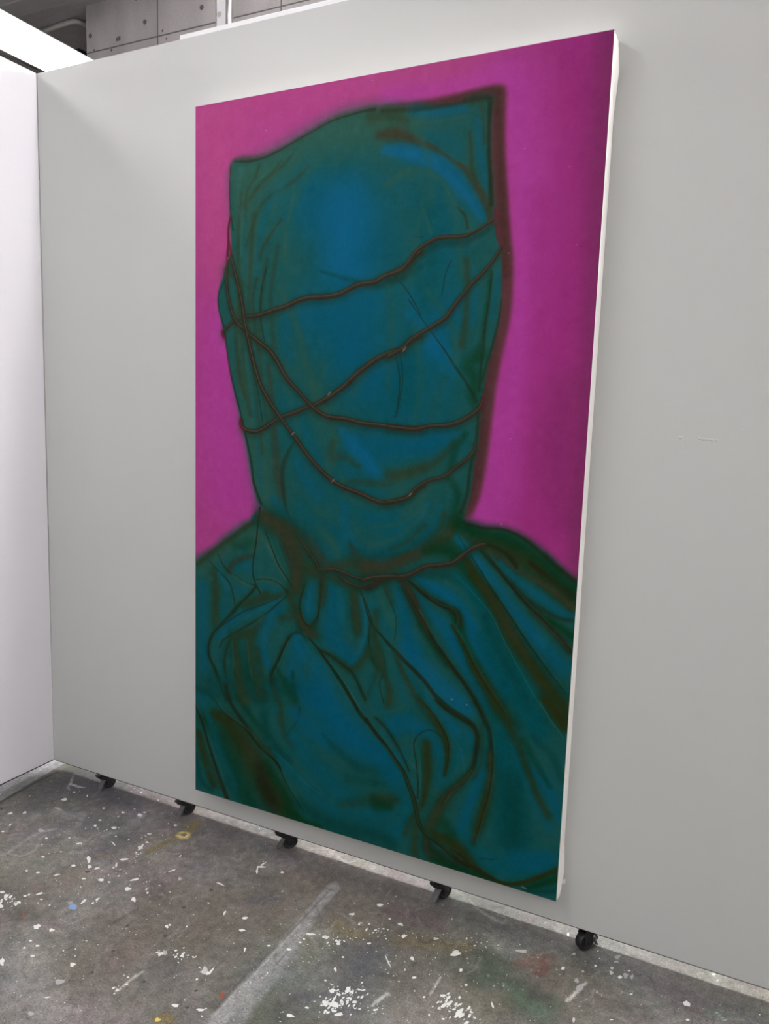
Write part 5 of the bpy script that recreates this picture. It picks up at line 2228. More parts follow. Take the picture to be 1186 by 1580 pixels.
S 42 84 72 0.38 1 176 166 11.6 162 236 11.8 155 310 11.9
S 42 84 72 0.38 1 246 156 11.3 206 203 11.6 185 253 11.7
S 42 84 72 0.38 1 317 142 11.0 257 201 11.3 230 271 11.5
S 42 84 72 0.38 1 402 125 10.7 335 180 11.0 293 247 11.3
S 42 84 72 0.38 1 530 107 10.1 467 126 10.4 403 173 10.7
S 42 84 72 0.38 1 593 128 9.9 625 185 9.9 641 266 9.9
S 42 84 72 0.38 1 674 269 9.8 701 337 9.7 714 431 9.8
S 42 84 72 0.38 1 616 303 10.0 603 370 10.2 593 438 10.3
S 42 84 72 0.38 1 543 450 10.5 554 563 10.6 549 677 10.7
S 42 84 72 0.38 1 610 536 10.3 630 648 10.4 620 762 10.5
S 42 84 72 0.38 1 273 619 11.8 294 727 11.8 333 834 11.8
S 42 84 72 0.38 1 349 741 11.6 387 831 11.6 442 890 11.4
S 42 84 72 0.38 1 381 619 11.3 366 710 11.5 386 801 11.5
S 42 84 72 0.9 1 20 1136 24.4 74 1108 23.9 116 1074 28.2 176 1038 27.6 187 1071 23.0
S 16 58 42 0.44 1 10 1142 15.9 74 1092 15.5 126 1056 15.2 166 1026 15.0 199 1009 16.3
S 46 58 36 0.8 1 10 1142 6.9 74 1092 6.7 126 1056 6.6 166 1026 6.4 199 1009 7.3
S 16 58 42 0.41 1 206 994 27.0 231 1009 42.1 275 1021 45.3 304 1055 48.8 324 1094 48.6 325 1139 41.3 326 1172 33.9
S 46 58 36 0.75 1 206 994 13.6 231 1009 22.5 275 1021 24.4 304 1055 26.4 324 1094 26.4 325 1139 22.1 326 1172 17.7
S 16 58 42 0.33 1 216 993 23.9 265 1010 31.1 304 1035 30.7 285 1069 23.5 305 1117 29.5 311 1165 26.5
S 60 52 34 0.6 1 216 993 11.7 265 1010 16.0 304 1035 15.8 285 1069 11.5 305 1117 15.1 311 1165 13.3
S 8 52 26 0.4 1 126 1081 14.1 177 1068 18.4
S 42 84 72 0.8 1 206 1036 9.1 227 1063 11.8 257 1105 11.7 287 1148 8.9
S 40 110 105 0.3 1 227 1067 5.4 252 1102 5.4 287 1148 3.6
S 40 110 105 0.25 1 256 1056 3.6 276 1099 4.5 296 1138 3.6
S 32 36 20 0.79 0.6 221 1034 1.5 242 1074 1.9 262 1113 2.3 287 1144 2.3 307 1168 2.6
S 32 36 20 0.58 0.6 265 1030 1.5 280 1062 1.9 295 1097 1.5
S 32 36 20 0.84 0.6 205 974 2.3 199 1020 2.3 194 1066 2.3 185 1122 2.4 187 1155 2.4 204 1187 2.4 224 1210 2.3
S 0 82 106 0.5 1 132 1132 14.1 167 1124 15.8 178 1140 9.3
S 16 58 42 0.39 1 108 1148 15.4 126 1124 15.3 157 1110 13.5 182 1101 10.3
S 60 52 34 0.7 1 108 1148 6.6 126 1124 6.6 157 1110 5.6 182 1101 3.7
S 32 36 20 0.63 0.6 42 1125 1.2 74 1152 2.0 111 1178 2.4 125 1215 2.4 130 1236 2.4
S 32 36 20 0.53 0.6 74 1108 1.6 90 1133 2.4 111 1152 3.2 137 1161 2.4 173 1174 2.4 194 1176 2.4
S 42 84 72 0.8 1 122 1159 4.7 153 1172 7.5 183 1181 4.6
S 0 82 106 0.45 1 74 1147 7.7 96 1180 11.5 106 1209 9.6
S 0 82 106 0.4 1 137 1196 10.4 158 1198 10.3 168 1188 6.5
S 16 58 42 0.44 1 58 1154 20.6 66 1196 22.3 69 1249 22.4 64 1294 20.9
S 46 58 36 0.8 1 58 1154 9.7 66 1196 10.6 69 1249 10.7 64 1294 9.8
S 0 82 106 0.6 1 26 1201 17.6 24 1291 17.8 27 1357 17.9 32 1424 20.0
S 42 84 72 0.5 1 10 1168 14.7 37 1156 19.5 53 1176 9.7
S 4 80 92 0.6 1 96 1236 14.4 91 1263 12.6
S 16 58 42 0.44 1 194 1180 10.3 174 1204 10.4 143 1234 12.2 112 1269 11.5 81 1300 11.7 59 1325 10.9 46 1354 11.0 46 1386 11.0 65 1419 11.0 82 1452 12.7 104 1495 14.3
S 32 36 20 0.8 0.8 194 1180 3.7 174 1204 3.7 143 1234 4.7 112 1269 4.3 81 1300 4.4 59 1325 3.9 46 1354 4.0 46 1386 4.0 65 1419 4.0 82 1452 4.9 104 1495 5.9
S 42 84 72 0.8 1 198 1163 7.4 223 1155 9.1 258 1160 9.0 278 1170 6.3
S 0 82 106 0.35 1 209 1174 7.4 234 1175 9.1 263 1178 7.2
S 32 36 20 0.63 0.6 193 1161 1.6 228 1155 1.6 258 1160 1.5 283 1173 2.7
S 16 58 42 0.39 1 159 1228 13.7 199 1220 18.2 239 1204 16.4 278 1188 14.6 297 1180 16.1
S 46 58 36 0.7 1 159 1228 5.6 199 1220 8.4 239 1204 7.3 278 1188 6.3 297 1180 7.2
S 0 82 106 0.55 1 75 1327 12.7 123 1281 14.4 174 1247 15.0 219 1228 12.0 259 1210 8.2 283 1194 3.6
S 4 80 92 0.4 1 107 1287 7.7 174 1247 9.4 234 1217 5.5
S 32 36 20 0.73 0.6 295 1184 2.3 269 1208 2.3 235 1239 2.7 200 1265 2.8 154 1295 2.4 97 1333 2.5 81 1358 2.5
S 42 84 72 0.8 1 159 1299 3.8 190 1284 7.5 220 1253 4.6
S 16 58 42 0.44 1 123 1316 15.6 160 1310 25.1 200 1291 23.1 225 1257 15.0
S 46 58 36 0.8 1 123 1316 6.7 160 1310 12.3 200 1291 11.2 225 1257 6.5
S 16 58 42 0.44 1 287 1177 11.5 307 1207 9.2 323 1243 10.0 333 1271 13.0
S 32 36 20 0.8 0.8 287 1177 4.5 307 1207 3.1 323 1243 3.6 333 1271 5.4
S 16 58 42 0.44 1 297 1192 16.1 317 1223 22.1 332 1258 22.0 357 1279 21.9
S 46 58 36 0.8 1 297 1192 7.2 317 1223 10.7 332 1258 10.7 357 1279 10.6
S 0 82 106 0.65 1 279 1220 9.0 245 1250 18.3 220 1292 18.6 216 1340 18.7 237 1384 14.0
S 16 58 42 0.3 1 269 1251 17.9 308 1241 19.1 298 1225 14.6
S 46 58 36 0.55 1 269 1251 8.2 308 1241 9.0 298 1225 6.3
S 16 58 42 0.39 1 333 1275 14.5 304 1288 10.1 285 1316 10.9 267 1357 11.0 247 1400 13.5 245 1426 15.2
S 32 36 20 0.7 0.9 333 1275 6.2 304 1288 3.6 285 1316 4.1 267 1357 4.1 247 1400 5.6 245 1426 6.5
S 0 82 106 0.75 1 314 1290 11.7 329 1313 26.9 320 1357 27.1 312 1418 31.9
S 4 80 92 0.5 1 328 1280 8.9 348 1310 17.8 377 1347 26.6 379 1406 35.6
S 4 90 124 0.45 1 328 1288 6.3 319 1310 9.0 387 1370 26.5 407 1413 30.9
S 16 58 42 0.44 1 334 1130 20.3 362 1118 23.0 390 1123 19.9 386 1164 14.1 387 1197 12.6
S 46 58 36 0.8 1 334 1130 9.7 362 1118 11.3 390 1123 9.5 386 1164 6.1 387 1197 5.2
S 0 82 106 0.7 1 361 1155 10.5 354 1189 19.3 355 1222 20.3 356 1246 10.6
S 16 58 42 0.36 1 388 1123 11.1 387 1172 8.9 383 1214 9.7 377 1239 12.7 356 1263 17.4
S 32 36 20 0.65 0.9 388 1123 4.3 387 1172 3.0 383 1214 3.5 377 1239 5.3 356 1263 8.0
S 16 58 42 0.28 1 340 1158 9.8 329 1196 9.9 332 1233 11.4 342 1261 14.4
S 32 36 20 0.5 0.9 340 1158 3.5 329 1196 3.5 332 1233 4.4 342 1261 6.2
S 16 58 42 0.28 1 366 1257 21.8 352 1280 18.9
S 46 58 36 0.5 1 366 1257 10.6 352 1280 8.9
S 0 82 106 0.8 1 413 1136 12.8 428 1175 25.6 425 1224 30.1 422 1273 30.3 459 1308 25.7 478 1322 17.1
S 4 80 92 0.5 1 427 1143 21.3 447 1189 21.3 439 1254 25.7
S 16 58 42 0.39 1 399 1126 12.5 427 1131 22.5 463 1142 22.3 477 1168 20.8 481 1224 18.0 489 1255 13.7
S 46 58 36 0.7 1 399 1126 5.2 427 1131 11.1 463 1142 10.9 477 1168 10.1 481 1224 8.4 489 1255 5.9
S 4 90 124 0.55 1 495 1166 7.5 509 1204 9.2 511 1252 10.0 503 1293 11.0 482 1329 9.4
S 32 36 20 0.63 0.6 490 1143 1.8 508 1172 2.1 527 1213 2.5 532 1232 2.5 554 1249 2.8
S 42 84 72 0.5 1 541 1136 20.4 547 1183 20.5 557 1221 16.4
S 16 58 42 0.33 1 525 1218 9.2 522 1266 9.3 530 1305 12.2 548 1330 10.7
S 32 36 20 0.6 0.8 525 1218 3.3 522 1266 3.3 530 1305 5.0 548 1330 4.2
S 16 58 42 0.39 1 521 1290 16.4 500 1326 18.1 474 1347 19.7 451 1338 18.4 419 1323 14.1 386 1316 9.8
S 46 58 36 0.7 1 521 1290 7.5 500 1326 8.5 474 1347 9.4 451 1338 8.6 419 1323 6.1 386 1316 3.5
S 16 58 42 0.36 1 376 1310 8.3 414 1320 9.0 451 1338 10.3 479 1354 11.0 497 1379 10.9 516 1413 12.4
S 32 36 20 0.65 0.8 376 1310 2.6 414 1320 3.1 451 1338 3.9 479 1354 4.3 497 1379 4.3 516 1413 5.1
S 0 82 106 0.5 1 517 1171 4.1 535 1196 5.8 540 1215 3.3
S 40 110 105 0.35 0.8 340 1274 3.5 438 1365 4.3 494 1428 4.2 513 1465 3.4
S 32 36 20 0.9 0.5 347 1281 1.8 376 1305 3.1 405 1334 3.9 429 1359 4.8 452 1384 4.8 476 1416 5.2 488 1431 5.2 504 1452 5.6 523 1469 5.5
S 8 52 26 0.5 0.8 415 1345 3.5 438 1370 5.2 462 1398 4.3
S 16 58 42 0.41 1 107 1340 12.4 92 1378 14.2 92 1414 14.2 109 1456 15.9
S 46 58 36 0.75 1 107 1340 4.8 92 1378 5.9 92 1414 5.9 109 1456 6.8
S 16 58 42 0.41 1 129 1337 15.6 139 1379 18.9 145 1431 20.6 156 1485 22.3
S 46 58 36 0.75 1 129 1337 6.7 139 1379 8.7 145 1431 9.6 156 1485 10.6
S 16 58 42 0.41 1 175 1338 18.6 176 1390 21.9 187 1441 23.6 203 1473 23.5
S 46 58 36 0.75 1 175 1338 8.5 176 1390 10.5 187 1441 11.4 203 1473 11.4
S 16 58 42 0.41 1 201 1342 15.3 207 1376 15.3 223 1426 20.1
S 46 58 36 0.75 1 201 1342 6.6 207 1376 6.6 223 1426 9.4
S 0 82 106 0.3 1 86 1361 3.9 81 1398 5.9 92 1441 5.9
S 0 82 106 0.3 1 115 1334 3.9 116 1392 6.8 119 1436 4.9
S 0 82 106 0.3 1 155 1324 4.8 165 1375 6.7 177 1425 6.7
S 0 82 106 0.3 1 196 1378 9.4 212 1419 12.3 233 1454 12.2
S 16 58 42 0.33 1 118 1325 8.3 102 1368 9.2 97 1404 10.1 103 1448 11.7 117 1493 14.2
S 32 36 20 0.6 0.8 118 1325 2.4 102 1368 2.9 97 1404 3.4 103 1448 4.4 117 1493 5.9
S 32 36 20 0.53 0.6 129 1341 1.6 132 1380 2.0 124 1426 2.1
S 8 52 26 0.5 1 161 1402 19.1 192 1440 23.8 213 1474 18.9
S 8 52 26 0.45 1 311 1384 6.4 312 1418 9.1 322 1453 9.1
S 16 58 42 0.22 1 253 1412 19.8 253 1438 23.1 264 1464 19.9
S 32 36 20 0.4 1 253 1412 9.3 253 1438 11.2 264 1464 9.3
S 42 84 72 0.4 1 291 1336 3.6 282 1381 5.5 288 1423 5.5 293 1459 5.5
S 42 84 72 0.4 1 329 1330 3.6 321 1374 5.4 326 1415 5.4 332 1451 5.5
S 42 84 72 0.4 1 353 1326 3.6 345 1370 5.4 350 1411 5.4 356 1446 5.4
S 42 84 72 0.4 1 372 1323 3.5 364 1366 5.3 369 1407 5.4 375 1443 5.4
S 6 62 58 0.7 1 5 1489 15.2 33 1493 15.1 66 1500 14.9
S 6 62 58 0.6 1 55 1469 39.8 135 1454 38.8 213 1448 28.3 322 1419 27.3
S 8 52 26 0.7 1 33 1565 30.4 88 1599 34.9 121 1661 34.8 154 1722 34.6 181 1770 29.5
S 6 62 58 0.5 1 66 1604 25.1 110 1663 24.9 143 1724 24.8
S 4 80 92 0.55 1 44 1544 12.1 61 1587 14.1 83 1646 13.0 122 1711 12.0 138 1749 10.0
S 0 82 106 0.45 1 11 1505 12.2 33 1533 13.1 50 1566 10.1
S 4 80 92 0.6 1 33 1500 8.0 71 1529 8.0 115 1543 5.9 131 1540 2.9
S 16 58 42 0.47 1 66 1544 29.8 109 1558 46.3 142 1592 62.6 179 1633 70.3 211 1671 78.1 243 1709 77.6 284 1752 68.8
S 42 46 16 0.85 1 66 1544 15.0 109 1558 24.7 142 1592 34.3 179 1633 38.9 211 1671 43.5 243 1709 43.2 284 1752 38.0
S 16 58 42 0.19 1 157 1562 20.8 184 1623 53.7 227 1686 53.3 248 1734 61.3 289 1760 44.5
S 60 52 34 0.35 1 157 1562 9.7 184 1623 29.1 227 1686 28.9 248 1734 33.6 289 1760 23.7
S 16 58 42 0.28 1 216 1661 36.9 232 1711 53.3 253 1742 53.1
S 28 22 10 0.5 1 216 1661 19.3 232 1711 28.9 253 1742 28.8
S 8 52 26 0.6 1 231 1644 11.5 257 1678 14.3 299 1721 17.0 329 1758 16.9
S 16 58 42 0.47 1 101 1460 12.6 112 1494 12.6 136 1525 13.4 168 1555 14.1 194 1585 12.4 225 1605 10.7 256 1625 10.6 277 1647 10.5
S 32 36 20 0.85 0.8 101 1460 4.9 112 1494 4.9 136 1525 5.4 168 1555 5.8 194 1585 4.8 225 1605 3.8 256 1625 3.8 277 1647 3.8
S 8 52 26 0.6 1 141 1480 9.7 167 1510 11.6 204 1543 12.4 235 1567 14.2
S 4 80 92 0.5 1 177 1446 7.6 203 1476 9.5 229 1489 6.6 254 1493 4.7
S 4 80 92 0.45 1 233 1436 12.2 264 1465 12.1 264 1499 11.2
S 16 58 42 0.33 1 253 1441 13.6 274 1480 16.7 280 1523 18.3 295 1563 18.3 315 1576 21.3
S 46 58 36 0.6 1 253 1441 5.6 274 1480 7.4 280 1523 8.4 295 1563 8.4 315 1576 10.2
S 6 62 58 0.8 1 224 1516 19.0 235 1567 19.0 266 1596 18.8 297 1624 18.7
S 16 58 42 0.22 1 333 1473 11.7 324 1513 11.8 295 1554 13.5
S 32 36 20 0.4 1 333 1473 4.6 324 1513 4.6 295 1554 5.6
S 4 80 92 0.7 1 256 1607 4.7 287 1631 12.2 327 1661 15.8 376 1693 18.3 434 1721 22.5
S 4 80 92 0.8 1 315 1550 27.7 355 1593 32.0 404 1634 36.1 461 1671 35.6 530 1687 34.8 575 1684 25.7
S 0 82 106 0.9 1 370 1435 49.2 418 1468 53.0 465 1509 52.4 520 1534 47.2 565 1545 33.9
S 0 82 106 0.7 1 313 1489 18.4 353 1516 27.2 411 1542 26.8
S 4 90 124 0.3 1 407 1420 30.9 455 1477 30.6 502 1518 30.2
S 6 62 58 0.55 1 401 1527 4.5 439 1557 11.5 477 1578 13.1 513 1590 14.7 586 1581 14.3
S 4 80 92 0.5 1 297 1624 2.8 337 1659 3.7 395 1679 3.6 415 1687 2.3
S 40 110 105 0.25 0.9 266 1609 2.4 307 1635 3.3 347 1665 3.2 405 1688 2.3
S 40 110 105 0.2 0.9 361 1653 1.8 386 1669 2.7 415 1685 1.8
S 16 58 42 0.22 1 462 1697 19.0 534 1667 30.3 589 1647 32.5 637 1622 22.0
S 46 58 36 0.4 1 462 1697 8.9 534 1667 15.6 589 1647 17.0 637 1622 10.8
S 6 62 58 0.5 1 478 1624 17.6 541 1617 17.2 585 1611 12.7
S 6 62 58 0.8 1 338 1729 23.3 397 1749 27.5 464 1757 26.9 555 1749 30.4 599 1757 21.4
S 4 80 92 0.45 1 425 1728 13.6 490 1724 17.7 563 1721 21.6 589 1722 17.1
S 8 52 26 0.8 1 299 1757 18.9 339 1773 14.0 398 1775 11.0
S 32 36 20 0.85 0.6 -1 1535 2.5 22 1576 3.6 44 1632 4.6 67 1687 5.6 84 1725 6.1 109 1775 8.1
S 16 58 42 0.33 1 17 1615 16.6 39 1666 16.6 61 1707 14.8 84 1748 16.5
S 46 58 36 0.6 1 17 1615 7.2 39 1666 7.1 61 1707 6.1 84 1748 7.1
S 16 58 42 0.39 1 11 1607 18.4 22 1660 23.6 39 1703 23.6 62 1749 21.8
S 42 46 16 0.7 1 11 1607 8.2 22 1660 11.3 39 1703 11.3 62 1749 10.2
S 6 62 58 0.7 1 5 1673 6.2 11 1719 10.3 23 1750 10.3 56 1765 7.2
S 4 80 92 0.3 1 6 1744 5.2 34 1714 7.2 45 1702 4.1
S 6 62 58 0.4 1 111 1732 20.1 165 1765 19.8 207 1772 14.6
S 8 52 26 0.95 1 736 965 21.1 788 985 24.9 847 996 28.4 906 1022 27.9 955 1056 23.5 996 1086 23.2
S 8 52 26 0.8 1 659 1035 13.2 699 1027 21.6 740 1044 25.6 776 1081 25.3 821 1125 25.0
S 16 58 42 0.39 1 789 1005 31.5 840 1017 37.9 899 1042 37.1 941 1078 29.9 990 1111 29.4
S 42 46 16 0.7 1 789 1005 16.6 840 1017 20.4 899 1042 20.0 941 1078 15.8 990 1111 15.6
S 16 58 42 0.41 1 744 964 7.5 788 971 8.8 829 969 8.7 867 978 9.2 908 1002 9.8 950 1033 11.0 994 1063 12.2
S 32 36 20 0.75 0.9 744 964 2.5 788 971 3.3 829 969 3.3 867 978 3.6 908 1002 4.0 950 1033 4.7 994 1063 5.4
S 36 26 8 0.6 1 898 1035 5.6 940 1062 7.9 993 1095 9.3
S 16 58 42 0.28 1 746 989 10.4 781 1006 14.6 816 1023 17.2 867 1054 14.2
S 60 52 34 0.5 1 746 989 4.2 781 1006 6.7 816 1023 8.3 867 1054 6.5
S 6 62 58 0.6 1 620 1100 9.0 657 1095 13.3 706 1085 14.7 742 1094 12.8
S 0 82 106 0.8 1 729 999 6.0 760 1025 11.0 792 1059 15.9 828 1100 18.2 859 1137 18.1 894 1173 20.4 933 1212 22.6 975 1250 23.9
S 4 90 124 0.5 1 774 1040 6.7 810 1077 10.0 846 1122 11.6 899 1176 13.0 933 1208 11.3
S 0 82 106 0.7 1 833 1042 5.8 873 1078 10.6 919 1104 13.6 964 1130 11.8 992 1139 7.8
S 16 58 42 0.39 1 871 1054 11.4 909 1069 12.6 949 1088 16.4 994 1118 17.5
S 60 52 34 0.7 1 871 1054 4.9 909 1069 5.6 949 1088 7.9 994 1118 8.6
S 16 58 42 0.44 1 790 1022 8.9 826 1055 11.6 861 1087 14.2 895 1120 16.9 929 1147 18.1 967 1182 19.2 996 1210 20.4
S 32 36 20 0.8 0.9 790 1022 3.3 826 1055 5.0 861 1087 6.5 895 1120 8.1 929 1147 8.8 967 1182 9.5 996 1210 10.2
S 16 58 42 0.28 1 883 1109 11.4 928 1131 13.9 969 1146 12.4 996 1146 9.6
S 32 36 20 0.5 1 883 1109 4.9 928 1131 6.4 969 1146 5.5 996 1146 3.9
S 8 52 26 0.8 1 945 1153 8.0 978 1168 10.2 998 1181 10.2
S 16 58 42 0.28 1 905 1139 10.0 946 1169 12.5 992 1206 12.4
S 60 52 34 0.5 1 905 1139 4.0 946 1169 5.6 992 1206 5.5
S 16 58 42 0.5 1 757 1046 17.6 785 1088 27.6 822 1134 35.8 853 1179 38.4 885 1224 40.9 920 1263 41.9 955 1302 44.3 993 1348 43.8
S 42 46 16 0.95 1 757 1046 8.5 785 1088 14.3 822 1134 19.2 853 1179 20.7 885 1224 22.2 920 1263 22.8 955 1302 24.2 993 1348 24.0
S 6 62 58 0.6 1 874 1176 5.7 909 1220 9.8 944 1259 12.1 987 1305 12.0
S 16 58 42 0.22 1 803 1103 14.6 835 1148 17.3 867 1193 20.0 902 1237 17.0
S 60 52 34 0.4 1 803 1103 6.7 835 1148 8.3 867 1193 9.9 902 1237 8.2
S 0 74 80 0.95 1 733 1082 8.6 778 1123 15.2 816 1184 18.5 844 1239 23.4 880 1283 24.9 916 1335 28.8 936 1392 32.9
S 6 62 58 0.6 1 806 1169 12.6 835 1232 16.8 872 1293 18.3 900 1346 20.7
S 40 110 105 0.5 0.7 733 1082 0.6 778 1119 0.8 819 1159 1.0 851 1213 1.0 888 1269 1.0 923 1321 1.0 972 1384 1.2
S 0 82 106 0.95 1 639 1102 7.1 672 1115 15.0 708 1128 17.4 745 1148 14.6 768 1183 18.8 792 1230 21.3 821 1276 21.2 858 1329 25.2
S 4 90 124 0.4 1 671 1107 7.0 708 1128 9.6 750 1156 8.6 782 1198 11.1
S 0 74 80 0.8 1 800 1212 17.0 829 1267 21.1 865 1319 20.9 898 1372 25.0
S 0 82 106 0.95 1 645 1136 5.4 670 1176 15.1 712 1208 19.3 750 1258 21.7 788 1312 22.4 826 1369 24.0
S 24 80 78 0.4 1 646 1149 7.1 675 1188 10.6 704 1227 10.6
S 16 58 42 0.5 1 606 1102 12.7 640 1123 14.0 677 1144 13.9 714 1157 15.2 741 1170 19.5 747 1195 19.5
S 32 36 20 0.9 0.9 606 1102 5.4 640 1123 6.2 677 1144 6.2 714 1157 7.0 741 1170 9.5 747 1195 9.5
S 8 52 26 0.6 1 724 1168 7.0 747 1199 9.5 762 1227 11.2 786 1270 11.2 814 1312 11.1
S 16 58 42 0.44 1 729 1197 7.8 758 1240 13.6 787 1287 20.8 819 1328 25.0 851 1369 26.3 874 1405 24.7
S 42 46 16 0.8 1 729 1197 2.6 758 1240 6.1 787 1287 10.3 819 1328 12.8 851 1369 13.6 874 1405 12.6
S 4 90 124 0.7 1 618 1267 18.3 652 1301 25.4 691 1334 26.9 728 1358 24.8 774 1384 21.8
S 0 82 106 0.9 1 584 1135 18.2 605 1180 22.7 616 1232 24.6 641 1272 22.7
S 24 80 78 0.5 1 579 1122 13.7 591 1182 13.7 603 1243 13.7
S 16 58 42 0.47 1 602 1111 15.8 622 1147 18.8 647 1188 18.7 677 1231 18.6 710 1269 16.9 743 1303 15.3 771 1332 13.7 800 1370 13.6 819 1410 13.6
S 32 36 20 0.85 0.9 602 1111 7.2 622 1147 9.0 647 1188 9.0 677 1231 8.9 710 1269 8.0 743 1303 7.0 771 1332 6.1 800 1370 6.0 819 1410 6.0
S 8 52 26 0.4 1 648 1209 7.2 687 1256 9.8 721 1294 8.8
S 32 36 20 0.8 0.7 503 1168 2.4 524 1219 2.8 555 1250 3.3 590 1280 4.6 624 1306 5.5 663 1335 5.4 697 1368 5.4 734 1392 5.3 775 1410 6.1 794 1422 6.1
S 4 80 92 0.6 1 531 1137 14.0 548 1188 18.6 569 1239 13.9
S 42 84 72 0.5 1 546 1153 11.1 562 1186 12.0 582 1219 7.4
S 32 36 20 0.53 0.6 555 1130 1.6 576 1167 1.6 591 1204 1.6 589 1254 1.6
S 16 58 42 0.44 1 590 1285 9.8 611 1326 12.9 636 1362 14.4 666 1401 15.9 704 1438 17.3
S 46 58 36 0.8 1 590 1285 3.7 611 1326 5.5 636 1362 6.4 666 1401 7.3 704 1438 8.1
S 4 80 92 0.5 1 625 1328 6.4 660 1367 10.9 698 1404 10.8
S 16 58 42 0.47 1 563 1339 10.0 579 1373 14.8 580 1400 18.0 576 1419 13.2
S 46 58 36 0.85 1 563 1339 3.8 579 1373 6.6 580 1400 8.5 576 1419 5.7
S 16 58 42 0.33 1 516 1283 11.7 537 1312 13.3 548 1333 11.6 534 1372 11.7 525 1401 10.2
S 46 58 36 0.6 1 516 1283 4.7 537 1312 5.7 548 1333 4.7 534 1372 4.8 525 1401 3.8
S 0 82 106 0.3 1 586 1317 6.5 607 1358 9.3 623 1400 12.0
S 4 80 92 0.5 1 529 1359 9.5 541 1407 11.4 581 1445 18.9 638 1425 18.5
S 32 36 20 0.42 0.6 556 1286 1.6 567 1320 2.4 554 1368 2.4 566 1412 2.0
S 42 84 72 0.5 1 561 1436 2.8 605 1422 3.7 623 1400 3.7
S 16 58 42 0.33 1 221 1001 34.6 265 1026 38.7 299 1060 41.4 319 1099 38.3 316 1144 31.0 307 1178 23.6
S 60 52 34 0.6 1 221 1001 18.0 265 1026 20.5 299 1060 22.1 319 1099 20.3 316 1144 15.9 307 1178 11.6
S 6 62 58 0.6 1 134 1362 28.8 161 1402 33.5 192 1440 33.3 223 1470 28.3
S 16 58 42 0.39 1 128 1328 23.8 134 1371 28.7 141 1423 32.1 162 1484 37.0
S 46 58 36 0.7 1 128 1328 11.5 134 1371 14.4 141 1423 16.4 162 1484 19.3
S 16 58 42 0.33 1 180 1311 28.1 183 1354 23.4 194 1405 25.0 213 1463 28.2
S 46 58 36 0.6 1 180 1311 14.1 183 1354 11.3 194 1405 12.3 213 1463 14.2
S 8 52 26 0.5 1 262 1384 9.2 292 1422 13.8 313 1455 18.3
S 16 58 42 0.41 1 229 1193 16.5 189 1219 18.3 159 1232 16.9
S 46 58 36 0.75 1 229 1193 7.3 189 1219 8.4 159 1232 7.5
S 16 58 42 0.39 1 327 1238 20.5 347 1268 23.5 375 1277 18.8
S 60 52 34 0.7 1 327 1238 9.8 347 1268 11.5 375 1277 8.8
S 16 58 42 0.39 1 481 1152 19.3 485 1199 22.2 493 1246 19.4
S 46 58 36 0.7 1 481 1152 9.2 485 1199 10.9 493 1246 9.3
S 16 58 42 0.33 1 539 1192 14.8 537 1248 19.1 547 1294 21.9 561 1331 17.7
S 46 58 36 0.6 1 539 1192 6.6 537 1248 9.1 547 1294 10.8 561 1331 8.3
S 16 58 42 0.28 1 353 1111 21.6 395 1143 18.4 392 1196 14.1
S 60 52 34 0.5 1 353 1111 10.5 395 1143 8.6 392 1196 6.1
S 0 82 106 0.4 1 97 1351 3.9 89 1405 4.4 103 1448 3.9
S 40 110 105 0.25 1 121 1338 2.4 126 1390 2.9 122 1435 2.4
S 40 110 105 0.22 1 170 1326 2.8 176 1377 3.8 187 1424 3.8
S 16 58 42 0.28 1 178 1562 15.7 225 1596 17.1 256 1620 13.8
S 46 58 36 0.5 1 178 1562 6.8 225 1596 7.6 256 1620 5.7
S 16 58 42 0.3 1 559 1116 19.1 576 1167 14.4
S 46 58 36 0.55 1 559 1116 9.2 576 1167 6.4
S 16 58 42 0.33 1 597 1107 14.2 627 1142 18.7 652 1183 18.6 671 1215 14.0
S 60 52 34 0.6 1 597 1107 6.3 627 1142 9.0 652 1183 8.9 671 1215 6.2
S 16 58 42 0.33 1 786 1282 17.9 824 1331 25.0 860 1380 27.7 879 1404 27.6
S 42 46 16 0.6 1 786 1282 8.6 824 1331 12.8 860 1380 14.4 879 1404 14.3
S 16 58 42 0.28 1 535 1253 14.8 551 1296 16.4 563 1339 14.8
S 46 58 36 0.5 1 535 1253 6.6 551 1296 7.5 563 1339 6.6
S 16 58 42 0.28 1 836 1368 18.6 864 1400 19.7 889 1440 17.1 914 1487 13.3
S 42 46 16 0.5 1 836 1368 9.0 864 1400 9.7 889 1440 8.2 914 1487 5.9
S 40 110 105 0.22 1 77 1160 4.8 106 1191 5.7
S 40 110 105 0.2 1 159 1267 7.6 229 1227 5.5 278 1199 2.7
S 40 110 105 0.2 1 333 1287 7.1 358 1325 6.2
S 40 110 105 0.18 1 225 1287 10.2 221 1331 11.2
S 40 110 105 0.2 1 354 1168 6.1 351 1218 6.2
S 40 110 105 0.18 1 437 1158 10.2 448 1229 11.1
S 40 110 105 0.25 1 499 1165 3.3 512 1211 3.3 511 1260 3.3 495 1303 3.4
S 0 82 106 0.8 1 591 1469 25.0 633 1452 24.5 688 1469 20.1 710 1507 16.0
S 4 80 92 0.8 1 586 1573 33.7 623 1621 29.3 634 1676 25.1 610 1725 25.5
S 0 82 106 0.5 1 568 1544 21.1 596 1595 21.0 619 1528 16.6
S 0 74 80 0.9 1 855 1425 45.1 874 1504 45.1 886 1578 45.3 894 1654 45.6
S 6 62 58 0.7 1 883 1533 33.9 895 1607 34.0 894 1665 34.2
S 0 82 106 0.8 1 779 1441 9.3 813 1503 15.4 808 1559 15.5 788 1619 15.7 775 1679 15.9
S 4 80 92 0.7 1 729 1571 20.0 728 1539 19.9 765 1483 19.6 743 1433 19.6
S 4 90 124 0.5 1 672 1393 16.0 714 1416 19.8 747 1440 13.3
